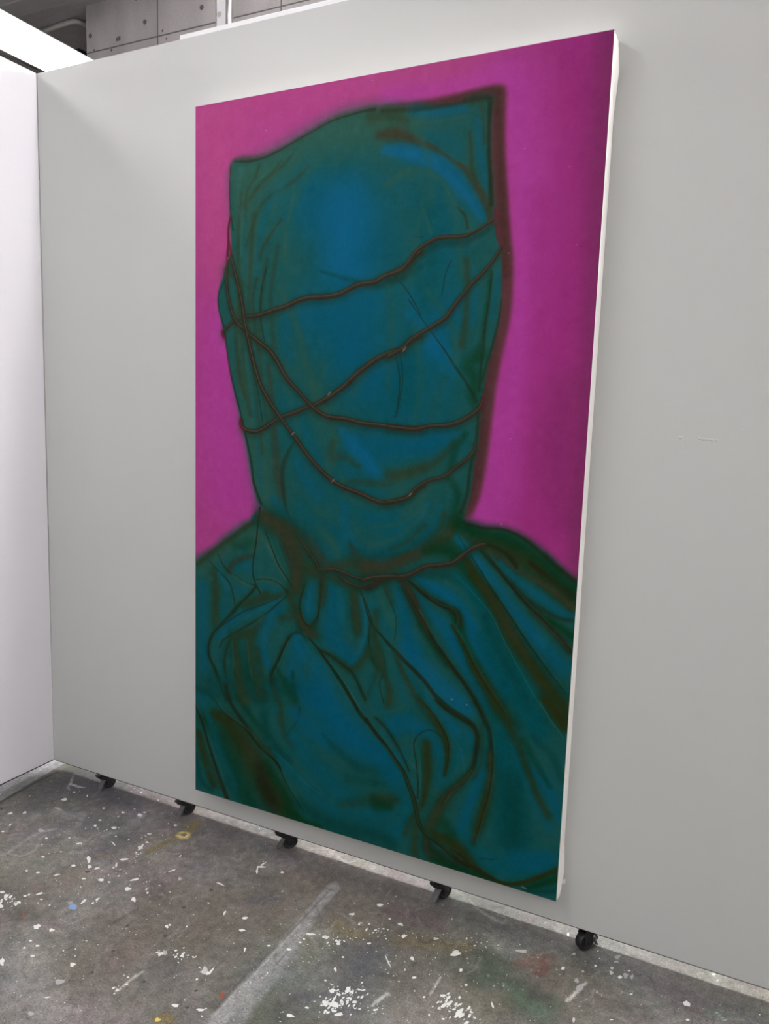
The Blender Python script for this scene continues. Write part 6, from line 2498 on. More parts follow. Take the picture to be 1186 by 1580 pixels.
S 4 80 92 0.8 1 775 1679 19.9 808 1717 23.7 864 1733 31.0 924 1723 30.3 977 1684 22.1
S 0 82 106 0.6 1 908 1704 26.6 945 1701 26.2 973 1685 18.5
S 0 82 106 0.7 1 883 1404 5.9 908 1458 14.8 940 1496 18.3 971 1534 20.4 988 1582 14.5
S 0 82 106 0.5 1 878 1442 4.5 911 1511 7.4 944 1571 9.6 976 1615 11.0
S 16 58 42 0.3 1 836 1353 22.4 864 1385 24.8 892 1432 22.1 917 1486 19.5 942 1541 18.2 971 1586 18.1
S 42 46 16 0.55 1 836 1353 11.3 864 1385 12.7 892 1432 11.1 917 1486 9.6 942 1541 8.8 971 1586 8.8
S 8 52 26 0.5 1 907 1429 11.0 938 1474 9.5 970 1519 7.3
S 16 58 42 0.5 1 947 1324 21.4 970 1349 29.7 993 1377 27.1
S 42 46 16 0.9 1 947 1324 10.7 970 1349 15.7 993 1377 14.2
S 40 110 105 0.5 0.7 937 1333 1.1 957 1362 1.1 976 1384 1.1 995 1407 1.1
S 6 62 58 0.5 1 928 1417 10.9 973 1451 10.8 994 1498 7.2
S 16 58 42 0.5 1 700 1379 10.2 729 1397 11.4 761 1410 11.3 789 1420 12.5 802 1444 13.8 800 1483 13.9 794 1519 12.6 769 1557 11.5 742 1587 13.0 719 1621 15.9
S 32 36 20 0.9 0.85 700 1379 4.0 729 1397 4.7 761 1410 4.7 789 1420 5.4 802 1444 6.1 800 1483 6.2 794 1519 5.4 769 1557 4.7 742 1587 5.6 719 1621 7.3
S 16 58 42 0.5 1 795 1527 11.3 761 1571 16.9 735 1605 23.9 712 1651 31.1 698 1692 31.4 694 1713 28.8
S 46 58 36 0.95 1 795 1527 4.7 761 1571 7.9 735 1605 12.0 712 1651 16.2 698 1692 16.4 694 1713 14.8
S 16 58 42 0.22 1 761 1571 10.2 735 1605 14.4 712 1651 17.3 698 1692 16.1
S 60 52 34 0.4 1 761 1571 4.0 735 1605 6.4 712 1651 8.1 698 1692 7.4
S 16 58 42 0.28 1 809 1419 8.5 814 1457 9.8 813 1503 9.9 799 1542 10.0
S 46 58 36 0.5 1 809 1419 3.1 814 1457 3.8 813 1503 3.8 799 1542 3.9
S 16 58 42 0.41 1 790 1362 9.8 811 1388 11.1 828 1423 12.3 834 1464 12.4 832 1506 13.7
S 32 36 20 0.75 0.9 790 1362 3.8 811 1388 4.6 828 1423 5.3 834 1464 5.3 832 1506 6.1
S 16 58 42 0.5 1 835 1479 15.0 837 1528 18.9 832 1576 21.7 823 1626 21.9 813 1664 18.1 805 1698 11.5
S 46 58 36 0.95 1 835 1479 6.9 837 1528 9.2 832 1576 10.8 823 1626 10.9 813 1664 8.6 805 1698 4.7
S 16 58 42 0.33 1 832 1569 16.4 823 1622 19.2 813 1664 16.7
S 42 46 16 0.6 1 832 1569 7.7 823 1622 9.3 813 1664 7.8
S 16 58 42 0.44 1 659 1387 13.1 689 1413 15.7 715 1447 19.6 731 1483 18.3 733 1518 15.6 728 1551 11.6
S 42 46 16 0.8 1 659 1387 5.6 689 1413 7.2 715 1447 9.5 731 1483 8.7 733 1518 7.2 728 1551 4.8
S 16 58 42 0.22 1 664 1390 9.0 694 1420 10.2 716 1455 10.2
S 60 52 34 0.4 1 664 1390 3.2 694 1420 4.0 716 1455 4.0
S 40 110 105 0.25 0.9 731 1444 1.2 757 1473 1.6 770 1502 1.6 775 1536 1.2
S 4 80 92 0.7 1 663 1466 4.1 691 1460 4.8 713 1483 5.6 719 1525 5.6 709 1583 6.5
S 16 58 42 0.44 1 680 1486 21.3 682 1526 24.2 684 1566 21.5 681 1607 17.4 675 1641 13.4
S 42 46 16 0.8 1 680 1486 10.5 682 1526 12.2 684 1566 10.6 681 1607 8.2 675 1641 5.8
S 40 110 105 0.3 1 660 1507 2.0 667 1554 3.3 669 1602 2.5
S 32 36 20 0.63 0.6 716 1462 1.0 687 1453 1.4 659 1471 1.7 648 1497 2.1 656 1540 2.1 662 1587 2.4 663 1627 2.8
S 16 58 42 0.33 1 547 1454 9.4 574 1473 10.8 601 1504 10.7 624 1539 8.5 638 1564 7.1
S 32 36 20 0.6 0.9 547 1454 3.4 574 1473 4.2 601 1504 4.2 624 1539 2.9 638 1564 2.1
S 40 110 105 0.3 0.9 623 1527 1.2 637 1540 1.6 663 1563 1.6
S 16 58 42 0.22 1 546 1658 21.3 581 1653 24.0 611 1645 15.1
S 42 46 16 0.4 1 546 1658 10.3 581 1653 11.9 611 1645 6.7
S 8 52 26 0.7 1 555 1672 17.2 590 1667 12.7
S 16 58 42 0.44 1 653 1671 9.3 643 1699 13.6 634 1726 10.8
S 46 58 36 0.8 1 653 1671 3.3 643 1699 5.9 634 1726 4.2
S 16 58 42 0.44 1 664 1644 13.4 662 1693 14.9 660 1744 17.8 663 1772 17.9
S 46 58 36 0.8 1 664 1644 5.8 662 1693 6.6 660 1744 8.4 663 1772 8.4
S 16 58 42 0.39 1 690 1719 17.6 696 1742 27.4 721 1755 34.2 763 1763 30.9
S 32 36 20 0.7 1 690 1719 8.2 696 1742 14.0 721 1755 18.0 763 1763 16.1
S 16 58 42 0.39 1 687 1728 12.0 692 1751 14.8 701 1765 17.6
S 60 52 34 0.7 1 687 1728 5.0 692 1751 6.6 701 1765 8.3
S 16 58 42 0.5 1 711 1705 20.2 752 1713 30.9 785 1736 34.7 810 1757 26.3 842 1767 18.1
S 42 46 16 0.9 1 711 1705 9.8 752 1713 16.1 785 1736 18.4 810 1757 13.5 842 1767 8.6
S 8 52 26 0.6 1 734 1674 20.2 751 1693 16.1
S 8 52 26 0.8 1 705 1764 8.2 746 1768 10.6 795 1770 9.6 843 1779 10.2 882 1779 7.7
S 16 58 42 0.5 1 1003 1699 11.9 972 1724 12.1 940 1747 12.3 911 1764 12.4 881 1773 11.3 850 1769 10.0
S 42 46 16 0.95 0.9 1003 1699 5.1 972 1724 5.2 940 1747 5.3 911 1764 5.3 881 1773 4.6 850 1769 3.9
S 8 52 26 0.85 1 1004 1721 13.2 969 1744 9.7 934 1767 7.6
S 6 62 58 0.8 1 927 1777 4.6 970 1763 7.5 1002 1749 8.8
S 32 36 20 0.42 0.6 825 1729 1.0 848 1725 1.7 863 1718 1.0
S 40 110 105 0.2 0.8 818 1747 1.2 850 1761 1.6 888 1763 1.5
S 196 160 150 0.5 0.6 923 1768 1.1 930 1768 1.5 932 1769 0.8
S 36 26 8 0.55 0.6 604 1108 0.5 627 1151 1.3 657 1195 1.9 686 1238 2.2 720 1276 2.2 757 1318 1.9 790 1359 1.4 817 1408 0.7
S 40 110 105 0.16 0.9 610 1105 2.3 633 1148 2.2 663 1192 2.2 692 1235 2.2 725 1273 2.2 763 1314 2.2 796 1355 2.2 822 1404 2.1
S 36 26 8 0.55 0.6 616 1107 0.6 654 1135 1.6 692 1155 2.1 726 1164 2.1 737 1179 1.7 736 1201 0.8
S 40 110 105 0.16 0.9 622 1104 2.2 660 1131 2.2 697 1152 2.2 731 1160 2.2 743 1176 2.2 742 1197 2.2
S 36 26 8 0.55 0.6 729 1197 0.7 758 1236 1.7 791 1290 2.1 828 1339 1.8 860 1375 0.9
S 40 110 105 0.16 0.9 735 1194 2.2 763 1232 2.2 797 1287 2.1 834 1335 2.1 865 1372 2.1
S 36 26 8 0.55 0.6 737 998 0.6 774 1044 1.3 816 1101 1.9 856 1150 2.1 900 1205 1.9 944 1255 1.4 990 1304 0.7
S 40 110 105 0.16 0.9 743 995 2.1 780 1041 2.1 821 1098 2.1 861 1146 2.1 905 1202 2.0 949 1252 2.0 995 1301 2.0
S 36 26 8 0.55 0.6 799 1021 0.6 843 1073 1.4 887 1117 1.9 929 1151 2.0 971 1186 1.5 998 1213 0.7
S 40 110 105 0.16 0.9 804 1018 2.1 849 1070 2.0 892 1114 2.0 934 1148 2.0 976 1182 2.0 1003 1210 2.0
S 36 26 8 0.55 0.6 664 1386 0.6 694 1416 1.4 719 1446 1.9 733 1475 1.9 734 1514 1.5 730 1546 0.8
S 40 110 105 0.16 0.9 669 1383 2.0 699 1413 2.0 724 1443 2.0 738 1471 2.0 740 1510 2.0 735 1543 2.0
S 36 26 8 0.55 0.6 832 1430 0.5 839 1474 1.3 839 1532 1.8 833 1584 1.9 820 1638 1.5 807 1698 0.7
S 40 110 105 0.16 0.9 837 1426 1.9 844 1471 1.9 844 1528 1.9 837 1580 1.9 825 1635 1.9 812 1694 2.0
S 36 26 8 0.55 0.6 798 1522 0.7 777 1559 1.8 742 1591 1.9 724 1628 1.0
S 40 110 105 0.16 0.9 803 1519 1.9 782 1555 2.0 747 1588 2.0 729 1624 2.0
S 36 26 8 0.55 0.6 55 1496 0.7 99 1538 1.6 163 1565 2.2 215 1607 2.4 267 1636 2.2 298 1686 1.6 349 1744 0.8
S 40 110 105 0.16 0.9 62 1492 2.5 105 1533 2.5 169 1561 2.4 222 1603 2.4 273 1631 2.4 304 1682 2.3 355 1740 2.3
S 36 26 8 0.55 0.6 54 1326 0.8 96 1293 1.9 159 1249 2.4 224 1219 2.0 278 1190 1.0
S 40 110 105 0.16 0.9 61 1323 2.5 103 1290 2.4 165 1246 2.4 231 1215 2.3 284 1187 2.2
S 36 26 8 0.55 0.6 247 1400 0.8 271 1352 1.8 290 1311 2.3 319 1279 1.9 347 1289 1.0
S 40 110 105 0.16 0.9 254 1396 2.3 278 1349 2.3 296 1307 2.3 325 1276 2.2 354 1286 2.2
S 36 26 8 0.55 0.6 383 1197 0.6 377 1235 1.5 356 1257 2.1 334 1241 2.2 326 1205 1.7 340 1162 0.8
S 40 110 105 0.16 0.9 389 1194 2.2 383 1232 2.2 362 1253 2.2 341 1238 2.2 333 1202 2.2 346 1159 2.2
S 32 36 20 0.95 0.45 521 1463 5.1 549 1493 5.1 576 1517 5.0 603 1548 5.4 625 1572 5.4 639 1601 5.8 655 1634 5.8 661 1665 5.8 673 1695 5.8 694 1713 5.8 724 1725 5.7 749 1739 6.1 770 1751 6.0 794 1758 4.0
S 16 58 42 0.44 1 576 1522 5.8 603 1552 6.5 628 1579 7.1 646 1615 7.1 658 1649 7.1 669 1687 7.1 690 1708 7.1 728 1724 6.3 753 1741 6.3
S 46 58 36 0.8 0.8 576 1522 1.3 603 1552 1.7 628 1579 2.1 646 1615 2.1 658 1649 2.1 669 1687 2.1 690 1708 2.1 728 1724 1.6 753 1741 1.6
S 32 36 20 0.8 0.6 749 1727 1.6 777 1738 3.2 802 1755 4.8 834 1766 5.5 858 1770 3.9
S 42 84 72 0.4 0.8 562 1508 1.3 590 1539 1.7 612 1566 1.7 626 1588 1.2
S 34 74 62 0.19 1 92 558 16.1 87 546 18.1 101 535 20.0 121 521 21.8 151 513 21.6 195 509 25.1 235 499 26.7 274 489 26.3 307 478 27.8 339 472 29.3 382 472 28.8 418 466 26.7 448 455 26.3 474 447 26.1 508 443 25.7 532 433 25.5 561 423 23.5 585 412 23.2 603 394 23.0 619 385 22.9
S 32 36 20 0.35 1 92 558 7.1 87 546 8.3 101 535 9.5 121 521 10.6 151 513 10.4 195 509 12.6 235 499 13.5 274 489 13.3 307 478 14.2 339 472 15.1 382 472 14.9 418 466 13.7 448 455 13.5 474 447 13.3 508 443 13.2 532 433 13.0 561 423 11.9 585 412 11.8 603 394 11.7 619 385 11.6
S 46 40 30 0.97 0.35 92 555 3.2 87 542 3.8 100 531 4.3 121 517 4.8 151 509 4.7 195 505 5.7 235 495 6.1 274 486 6.0 307 474 6.5 339 468 6.9 382 468 6.8 418 463 6.2 448 451 6.1 473 443 6.1 508 440 6.0 532 429 5.9 561 419 5.4 584 409 5.3 603 391 5.3 619 382 5.3
S 120 120 100 0.35 1 91 554 1.0 87 541 1.1 100 529 1.3 121 515 1.4 150 507 1.4 194 503 1.7 234 493 1.8 273 484 1.8 306 472 1.9 338 466 2.1 381 466 2.0 417 461 1.9 448 449 1.8 473 441 1.8 508 438 1.8 532 427 1.8 560 417 1.6 584 407 1.6 602 389 1.6 618 380 1.6
S 32 36 20 0.37 0.6 597 349 0.1 622 353 0.1
S 46 40 30 0.97 0.35 597 346 0.0 622 351 0.0
S 32 36 20 0.35 1 543 438 11.2 574 429 11.7 592 412 11.6 612 388 11.5 641 373 11.3 667 366 11.2 715 367 10.1 736 361 9.4 753 353 8.4 767 346 7.8 779 339 7.1
S 46 40 30 0.97 0.35 543 426 5.1 574 418 5.3 592 401 5.3 611 377 5.2 641 362 5.1 666 355 5.1 715 356 4.6 736 350 4.3 753 342 3.8 766 335 3.5 779 329 3.2
S 120 120 100 0.35 1 541 425 1.5 572 416 1.6 590 399 1.6 609 376 1.6 639 360 1.5 664 353 1.5 713 355 1.4 734 348 1.3 751 341 1.1 765 334 1.1 777 327 1.0
S 100 26 40 0.6 0.7 780 329 2.7 785 323 4.0 783 312 4.0 782 307 2.0
S 100 26 40 0.5 0.7 783 333 2.0 787 346 3.4 790 362 3.4 800 381 4.0
S 34 74 62 0.19 1 144 760 14.1 146 774 18.1 157 786 22.1 187 791 25.9 214 781 25.7 239 766 25.4 268 752 27.1 301 741 26.7 334 728 26.4 361 720 26.1 388 707 27.7 419 687 29.1 445 669 28.8 470 647 28.5 500 627 28.1 529 609 27.7 558 598 25.7 582 590 25.4 596 580 25.3 615 568 25.1 627 563 24.9
S 32 36 20 0.35 1 144 760 6.0 146 774 8.4 157 786 10.7 187 791 13.0 214 781 12.8 239 766 12.7 268 752 13.7 301 741 13.5 334 728 13.4 361 720 13.2 388 707 14.2 419 687 15.0 445 669 14.9 470 647 14.7 500 627 14.5 529 609 14.3 558 598 13.1 582 590 13.0 596 580 12.9 615 568 12.8 627 563 12.8
S 46 40 30 0.97 0.35 144 756 2.7 146 770 3.8 157 782 4.9 187 787 5.9 213 777 5.8 239 762 5.8 268 748 6.2 301 737 6.1 334 724 6.1 361 716 6.0 388 703 6.4 419 684 6.8 445 666 6.8 470 643 6.7 500 623 6.6 529 606 6.5 558 594 6.0 582 587 5.9 596 576 5.9 615 565 5.8 627 560 5.8
S 120 120 100 0.35 1 143 756 0.8 146 769 1.1 157 781 1.5 187 785 1.8 213 776 1.8 239 760 1.7 267 746 1.9 301 735 1.8 334 722 1.8 361 714 1.8 387 701 1.9 419 682 2.1 444 663 2.0 469 641 2.0 499 621 2.0 528 603 2.0 558 592 1.8 582 585 1.8 595 574 1.8 614 563 1.7 626 558 1.7
S 34 74 62 0.19 1 549 607 22.3 569 598 22.2 585 589 22.0 601 573 21.8 629 557 21.6 652 545 23.0 683 527 22.7 700 504 22.4 721 478 20.6 742 455 20.4 767 432 18.6 783 413 16.9 799 388 15.2
S 32 36 20 0.35 1 549 607 11.2 569 598 11.1 585 589 11.0 601 573 10.9 629 557 10.8 652 545 11.6 683 527 11.5 700 504 11.4 721 478 10.3 742 455 10.2 767 432 9.1 783 413 8.2 799 388 7.2
S 46 40 30 0.97 0.35 549 604 5.1 568 594 5.0 585 586 5.0 601 570 5.0 629 553 4.9 652 541 5.3 683 523 5.2 700 501 5.2 721 475 4.7 742 452 4.6 767 429 4.2 783 410 3.7 799 385 3.3
S 120 120 100 0.35 1 549 602 1.5 568 593 1.5 584 584 1.5 601 568 1.5 628 552 1.5 651 539 1.6 682 521 1.6 699 499 1.5 720 474 1.4 741 450 1.4 766 428 1.2 782 409 1.1 798 384 1.0
S 100 26 40 0.85 0.6 143 755 2.7 142 770 3.8 151 783 3.3
S 100 26 40 0.8 0.6 86 540 2.7 86 550 3.8 95 558 2.2
S 34 74 62 0.19 1 102 376 15.7 97 409 19.8 103 461 19.8 112 490 21.8 124 518 21.8 160 548 25.5 196 572 25.3 231 596 27.0 254 624 26.8 277 657 24.8 311 689 22.7 345 719 22.5 370 737 24.2 400 747 25.8 442 751 25.4 484 758 26.9 525 762 26.5 570 765 26.0 604 767 25.7 635 765 25.4
S 32 36 20 0.35 1 102 376 7.0 97 409 9.4 103 461 9.4 112 490 10.6 124 518 10.5 160 548 12.8 196 572 12.6 231 596 13.7 254 624 13.6 277 657 12.4 311 689 11.2 345 719 11.1 370 737 12.1 400 747 13.1 442 751 12.9 484 758 13.8 525 762 13.6 570 765 13.3 604 767 13.2 635 765 13.0
S 46 40 30 0.97 0.35 102 372 3.2 97 405 4.3 103 457 4.3 112 486 4.8 124 515 4.8 160 544 5.8 196 568 5.7 231 592 6.2 254 620 6.2 277 653 5.6 311 685 5.1 345 715 5.0 370 733 5.5 400 744 5.9 442 747 5.9 484 755 6.2 525 758 6.2 569 761 6.1 604 763 6.0 635 762 5.9
S 120 120 100 0.35 1 101 371 1.0 96 404 1.3 102 456 1.3 111 484 1.4 124 513 1.4 160 542 1.7 195 566 1.7 230 590 1.9 253 618 1.9 276 651 1.7 311 684 1.5 344 713 1.5 369 731 1.6 399 742 1.8 442 745 1.8 483 753 1.9 524 756 1.8 569 759 1.8 603 761 1.8 635 760 1.8
S 34 74 62 0.19 1 555 764 22.7 585 766 24.2 624 767 23.8 657 760 23.5 694 756 24.8 721 749 24.5 747 735 24.3 765 722 22.4 773 710 19.1 776 695 15.9
S 32 36 20 0.35 1 555 764 11.3 585 766 12.2 624 767 12.1 657 760 11.9 694 756 12.7 721 749 12.6 747 735 12.4 765 722 11.4 773 710 9.4 776 695 7.5
S 46 40 30 0.97 0.35 555 761 5.2 585 763 5.6 624 764 5.5 656 756 5.4 694 753 5.8 721 746 5.7 747 732 5.6 764 719 5.2 773 706 4.3 775 692 3.4
S 120 120 100 0.35 1 555 759 1.5 584 761 1.7 623 762 1.6 656 754 1.6 693 751 1.7 720 744 1.7 747 730 1.7 764 717 1.5 772 705 1.3 775 691 1.0
S 100 26 40 0.6 0.7 771 717 2.1 777 704 3.0 776 690 3.0
S 34 74 62 0.19 1 112 367 21.5 129 424 21.5 145 477 23.5 154 529 23.6 170 581 23.6 188 638 23.5 203 676 25.5 227 711 25.4 256 747 23.3 279 772 21.2 303 797 23.0 331 829 24.8 365 863 24.6 409 895 26.1 447 911 25.8 484 922 25.5 521 934 25.2 551 940 24.9 581 932 24.7 615 918 22.6 629 904 22.4 648 891 22.2
S 32 36 20 0.35 1 112 367 10.4 129 424 10.4 145 477 11.6 154 529 11.6 170 581 11.6 188 638 11.6 203 676 12.7 227 711 12.7 256 747 11.5 279 772 10.3 303 797 11.3 331 829 12.4 365 863 12.3 409 895 13.2 447 911 13.1 484 922 12.9 521 934 12.8 551 940 12.6 581 932 12.5 615 918 11.3 629 904 11.2 648 891 11.1
S 46 40 30 0.97 0.35 112 364 4.7 129 421 4.7 145 473 5.3 154 525 5.3 170 577 5.3 188 634 5.3 203 672 5.8 227 708 5.8 256 743 5.2 279 768 4.7 302 793 5.2 331 825 5.6 365 859 5.6 409 892 6.0 447 908 5.9 484 918 5.9 521 930 5.8 551 936 5.7 581 928 5.7 615 914 5.1 629 900 5.1 647 888 5.0
S 120 120 100 0.35 1 111 362 1.4 129 419 1.4 144 471 1.6 154 523 1.6 169 576 1.6 187 633 1.6 202 670 1.7 226 706 1.7 256 741 1.6 279 767 1.4 302 792 1.5 331 824 1.7 364 857 1.7 409 890 1.8 446 906 1.8 484 916 1.8 520 928 1.7 551 934 1.7 580 926 1.7 614 913 1.5 628 898 1.5 647 886 1.5
S 34 74 62 0.19 1 557 937 19.5 587 930 19.3 611 920 19.1 629 899 18.9 657 880 18.7 694 868 18.4 721 847 18.2 747 827 17.9 762 807 16.2 764 790 12.9
S 32 36 20 0.35 1 557 937 9.5 587 930 9.3 611 920 9.2 629 899 9.2 657 880 9.0 694 868 8.9 721 847 8.8 747 827 8.7 762 807 7.7 764 790 5.7
S 46 40 30 0.97 0.35 557 933 4.3 586 926 4.2 611 917 4.2 629 896 4.2 657 877 4.1 694 865 4.0 721 844 4.0 747 823 3.9 762 803 3.5 764 786 2.6
S 120 120 100 0.35 1 556 932 1.3 586 925 1.3 610 916 1.3 629 894 1.2 657 876 1.2 694 864 1.2 720 843 1.2 747 822 1.2 762 802 1.0 764 785 0.8
S 46 40 30 0.9 0.5 101 360 2.8 103 291 2.4 108 269 2.1
S 100 26 40 0.75 0.6 110 267 2.6 103 291 3.8 103 322 3.8 111 356 4.2
S 100 26 40 0.6 0.6 101 334 2.8 98 361 3.5 98 383 2.6
S 16 58 42 0.19 1 323 1044 12.0 347 1070 16.8 371 1098 18.3 385 1115 18.3 417 1111 19.6 444 1114 19.5 471 1121 19.3 493 1124 19.1 524 1118 18.9 553 1113 18.7 570 1109 18.6
S 32 36 20 0.35 1 323 1044 4.8 347 1070 7.7 371 1098 8.6 385 1115 8.5 417 1111 9.4 444 1114 9.3 471 1121 9.2 493 1124 9.1 524 1118 9.0 553 1113 8.9 570 1109 8.9
S 46 40 30 0.97 0.35 323 1041 2.2 347 1067 3.5 371 1095 3.9 385 1111 3.9 417 1108 4.3 444 1111 4.2 471 1117 4.2 493 1121 4.2 523 1115 4.1 553 1110 4.1 570 1106 4.0
S 120 120 100 0.35 1 322 1040 0.7 346 1066 1.0 370 1094 1.2 385 1110 1.2 417 1106 1.3 444 1109 1.3 471 1116 1.3 493 1119 1.2 523 1114 1.2 553 1109 1.2 570 1104 1.2
S 16 58 42 0.19 1 440 1124 16.3 458 1136 17.8 485 1143 17.7 516 1145 19.0 537 1134 17.3 554 1118 15.7
S 32 36 20 0.35 1 440 1124 7.4 458 1136 8.3 485 1143 8.3 516 1145 9.1 537 1134 8.1 554 1118 7.1
S 46 40 30 0.97 0.35 440 1121 3.4 458 1133 3.8 485 1139 3.8 516 1142 4.1 537 1131 3.7 553 1115 3.2
S 120 120 100 0.35 1 439 1120 1.0 458 1132 1.1 485 1138 1.1 515 1140 1.2 536 1130 1.1 553 1114 1.0
S 16 58 42 0.19 1 501 1127 24.7 530 1116 24.4 569 1110 24.0 606 1104 23.7 634 1091 23.4 661 1075 23.1 692 1068 22.9 723 1059 22.6 744 1042 23.9 769 1021 23.7 790 1011 20.3 802 1009 15.6
S 32 36 20 0.35 1 501 1127 12.4 530 1116 12.3 569 1110 12.1 606 1104 11.9 634 1091 11.8 661 1075 11.6 692 1068 11.5 723 1059 11.3 744 1042 12.2 769 1021 12.0 790 1011 10.1 802 1009 7.3
S 46 40 30 0.97 0.35 501 1123 5.6 530 1113 5.6 569 1106 5.5 606 1101 5.4 634 1087 5.3 661 1071 5.3 692 1065 5.2 723 1056 5.2 744 1039 5.5 769 1018 5.5 789 1007 4.6 802 1005 3.3
S 120 120 100 0.35 1 501 1121 1.7 530 1111 1.7 568 1104 1.6 606 1099 1.6 633 1086 1.6 660 1070 1.6 691 1063 1.6 722 1054 1.5 743 1037 1.7 768 1016 1.6 789 1006 1.4 802 1004 1.0
S 46 40 30 0.9 0.5 502 1141 4.2 526 1133 4.7 545 1118 4.2
S 32 36 20 0.95 0.6 802 1006 3.3 828 1012 4.1 849 1024 4.9 866 1042 5.7 871 1050 3.2
S 46 40 30 0.6 0.8 587 1099 4.5 611 1114 4.5 626 1134 6.3 646 1166 5.4
S 196 160 150 0.45 0.8 585 589 1.2 589 586 1.6 592 583 1.2
S 196 160 150 0.45 0.8 583 594 1.2 586 591 1.6 589 589 1.2
S 196 160 150 0.45 0.8 612 914 1.2 615 911 1.7 618 908 1.2
S 196 160 150 0.45 0.8 295 790 1.4 299 787 1.9 302 784 1.4
S 196 160 150 0.45 0.8 394 693 1.3 397 690 1.8 401 686 1.3
S 196 160 150 0.45 0.8 410 896 1.3 414 893 1.8 417 890 1.3
S 196 160 150 0.5 0.5 488 13 1.3 490 13 1.3
S 196 160 150 0.5 0.5 209 82 1.5 211 82 1.5
S 196 160 150 0.5 0.5 930 239 1.1 932 239 1.1
S 196 160 150 0.5 0.5 815 396 1.2 817 396 1.2
S 196 160 150 0.5 0.5 1022 1451 1.3 1023 1451 1.3
S 196 160 150 0.5 0.5 772 1375 1.4 774 1374 1.4
S 196 160 150 0.5 0.5 736 1369 1.4 738 1369 1.4
S 196 160 150 0.5 0.5 954 388 1.1 955 388 1.1
S 196 160 150 0.5 0.5 831 959 1.3 832 958 1.3
S 196 160 150 0.5 0.5 964 970 1.2 965 970 1.2
S 196 160 150 0.5 0.5 837 194 1.2 839 194 1.2
S 196 160 150 0.5 0.5 840 775 1.2 842 775 1.2"""
GX, GY = 620, 1100
VH = PH / PW * 1000.0
pp = Paint(0, 0, 1000.0 / (GX - 1), VH / (GY - 1), GX, GY, (163, 62, 128))
pp.run(STROKES)
# brushwork: fine mottling along the vertical, stronger across the cloth than the ground
rngp = np.random.default_rng(3)
mott = soft_noise(GY, GX, 3, rngp) * 1.2 + soft_noise(GY, GX, 10, rngp) * 1.3
pp.img += mott[..., None]
pcol = lin(np.clip(pp.img, 2, 255))
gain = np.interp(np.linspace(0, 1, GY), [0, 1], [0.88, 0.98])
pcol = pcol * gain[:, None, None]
painting = thing('painting', 'tall unframed canvas of a cloth-wrapped head bound with cord on a magenta ground', 'painting', (0, 0, PZ))
u = np.linspace(0, 1, GX)
v = np.linspace(0, 1, GY)
UU, VV = np.meshgrid(u, v)
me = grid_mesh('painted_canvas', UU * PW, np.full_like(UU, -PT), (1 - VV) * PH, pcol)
M_PAINT = material('oil_paint', attr='Col', rough=0.55, spec=0.04, noise=[(600, 2, 0.03, (1, 1, 1)), (30, 5, 0.03, (1, 1, 0.3))], bump=[(700, 0.18, 0.0004), (50, 0.06, 0.001)])
me.materials.append(M_PAINT)
pc = bpy.data.objects.new('painted_canvas', me)
COL.objects.link(pc)
pc.parent = painting
pc['label'] = 'painted front of the canvas'
# stretcher with the bare white canvas turned over its sides
bm = bmesh.new()
box(bm, 0.0, PW, -PT + 0.0004, -0.0008, 0.0, PH, bevel=0.0015)
se = obj('canvas_side', bm, M_EDGE, painting)
se['label'] = 'bare white sides of the canvas'
# folded corner of canvas at the top right and the loose flap at the bottom right
bm = bmesh.new()
a = [(PW, -PT + .003, PH - .002), (PW + .0065, -0.030, PH - .028), (PW + .0075, -0.012, PH - .075), (PW + .001, -0.003, PH - .16), (PW, -PT + .004, PH - .10)]
vs = [bm.verts.new(p) for p in a] + [bm.verts.new((PW - .002, p[1], p[2])) for p in a]
bm.faces.new(vs[:5])
bm.faces.new(vs[:4:-1])
for i in range(5):
    bm.faces.new((vs[i], vs[(i + 1) % 5], vs[5 + (i + 1) % 5], vs[5 + i]))
obj('corner_fold', bm, M_EDGE, painting)
bm = bmesh.new()
a = [(PW, -PT + .003, .001), (PW + .004, -0.040, .006), (PW + .005, -0.004, .055), (PW + .001, -0.002, .13), (PW, -PT + .004, .10)]
vs = [bm.verts.new(p) for p in a] + [bm.verts.new((PW - .002, p[1], p[2])) for p in a]
bm.faces.new(vs[:5])
bm.faces.new(vs[:4:-1])
for i in range(5):
    bm.faces.new((vs[i], vs[(i + 1) % 5], vs[5 + (i + 1) % 5], vs[5 + i]))
obj('corner_fold', bm, M_EDGE, painting)
# white hook screw just outside the lower right edge
bm = bmesh.new()
cyl(bm, (PW + .006, 0.004, PZ + .030), (PW + .006, -0.012, PZ + .030), 0.003, n=14)
cyl(bm, (PW + .006, -0.010, PZ + .030), (PW + .006, -0.013, PZ + .030), 0.0055, n=18)
tag(obj('hook_screw', bm, M_STEELW), 'small white screw head in the partition by the lower right edge of the canvas', 'screw')

# ------------------------------------------------------------------ lamps


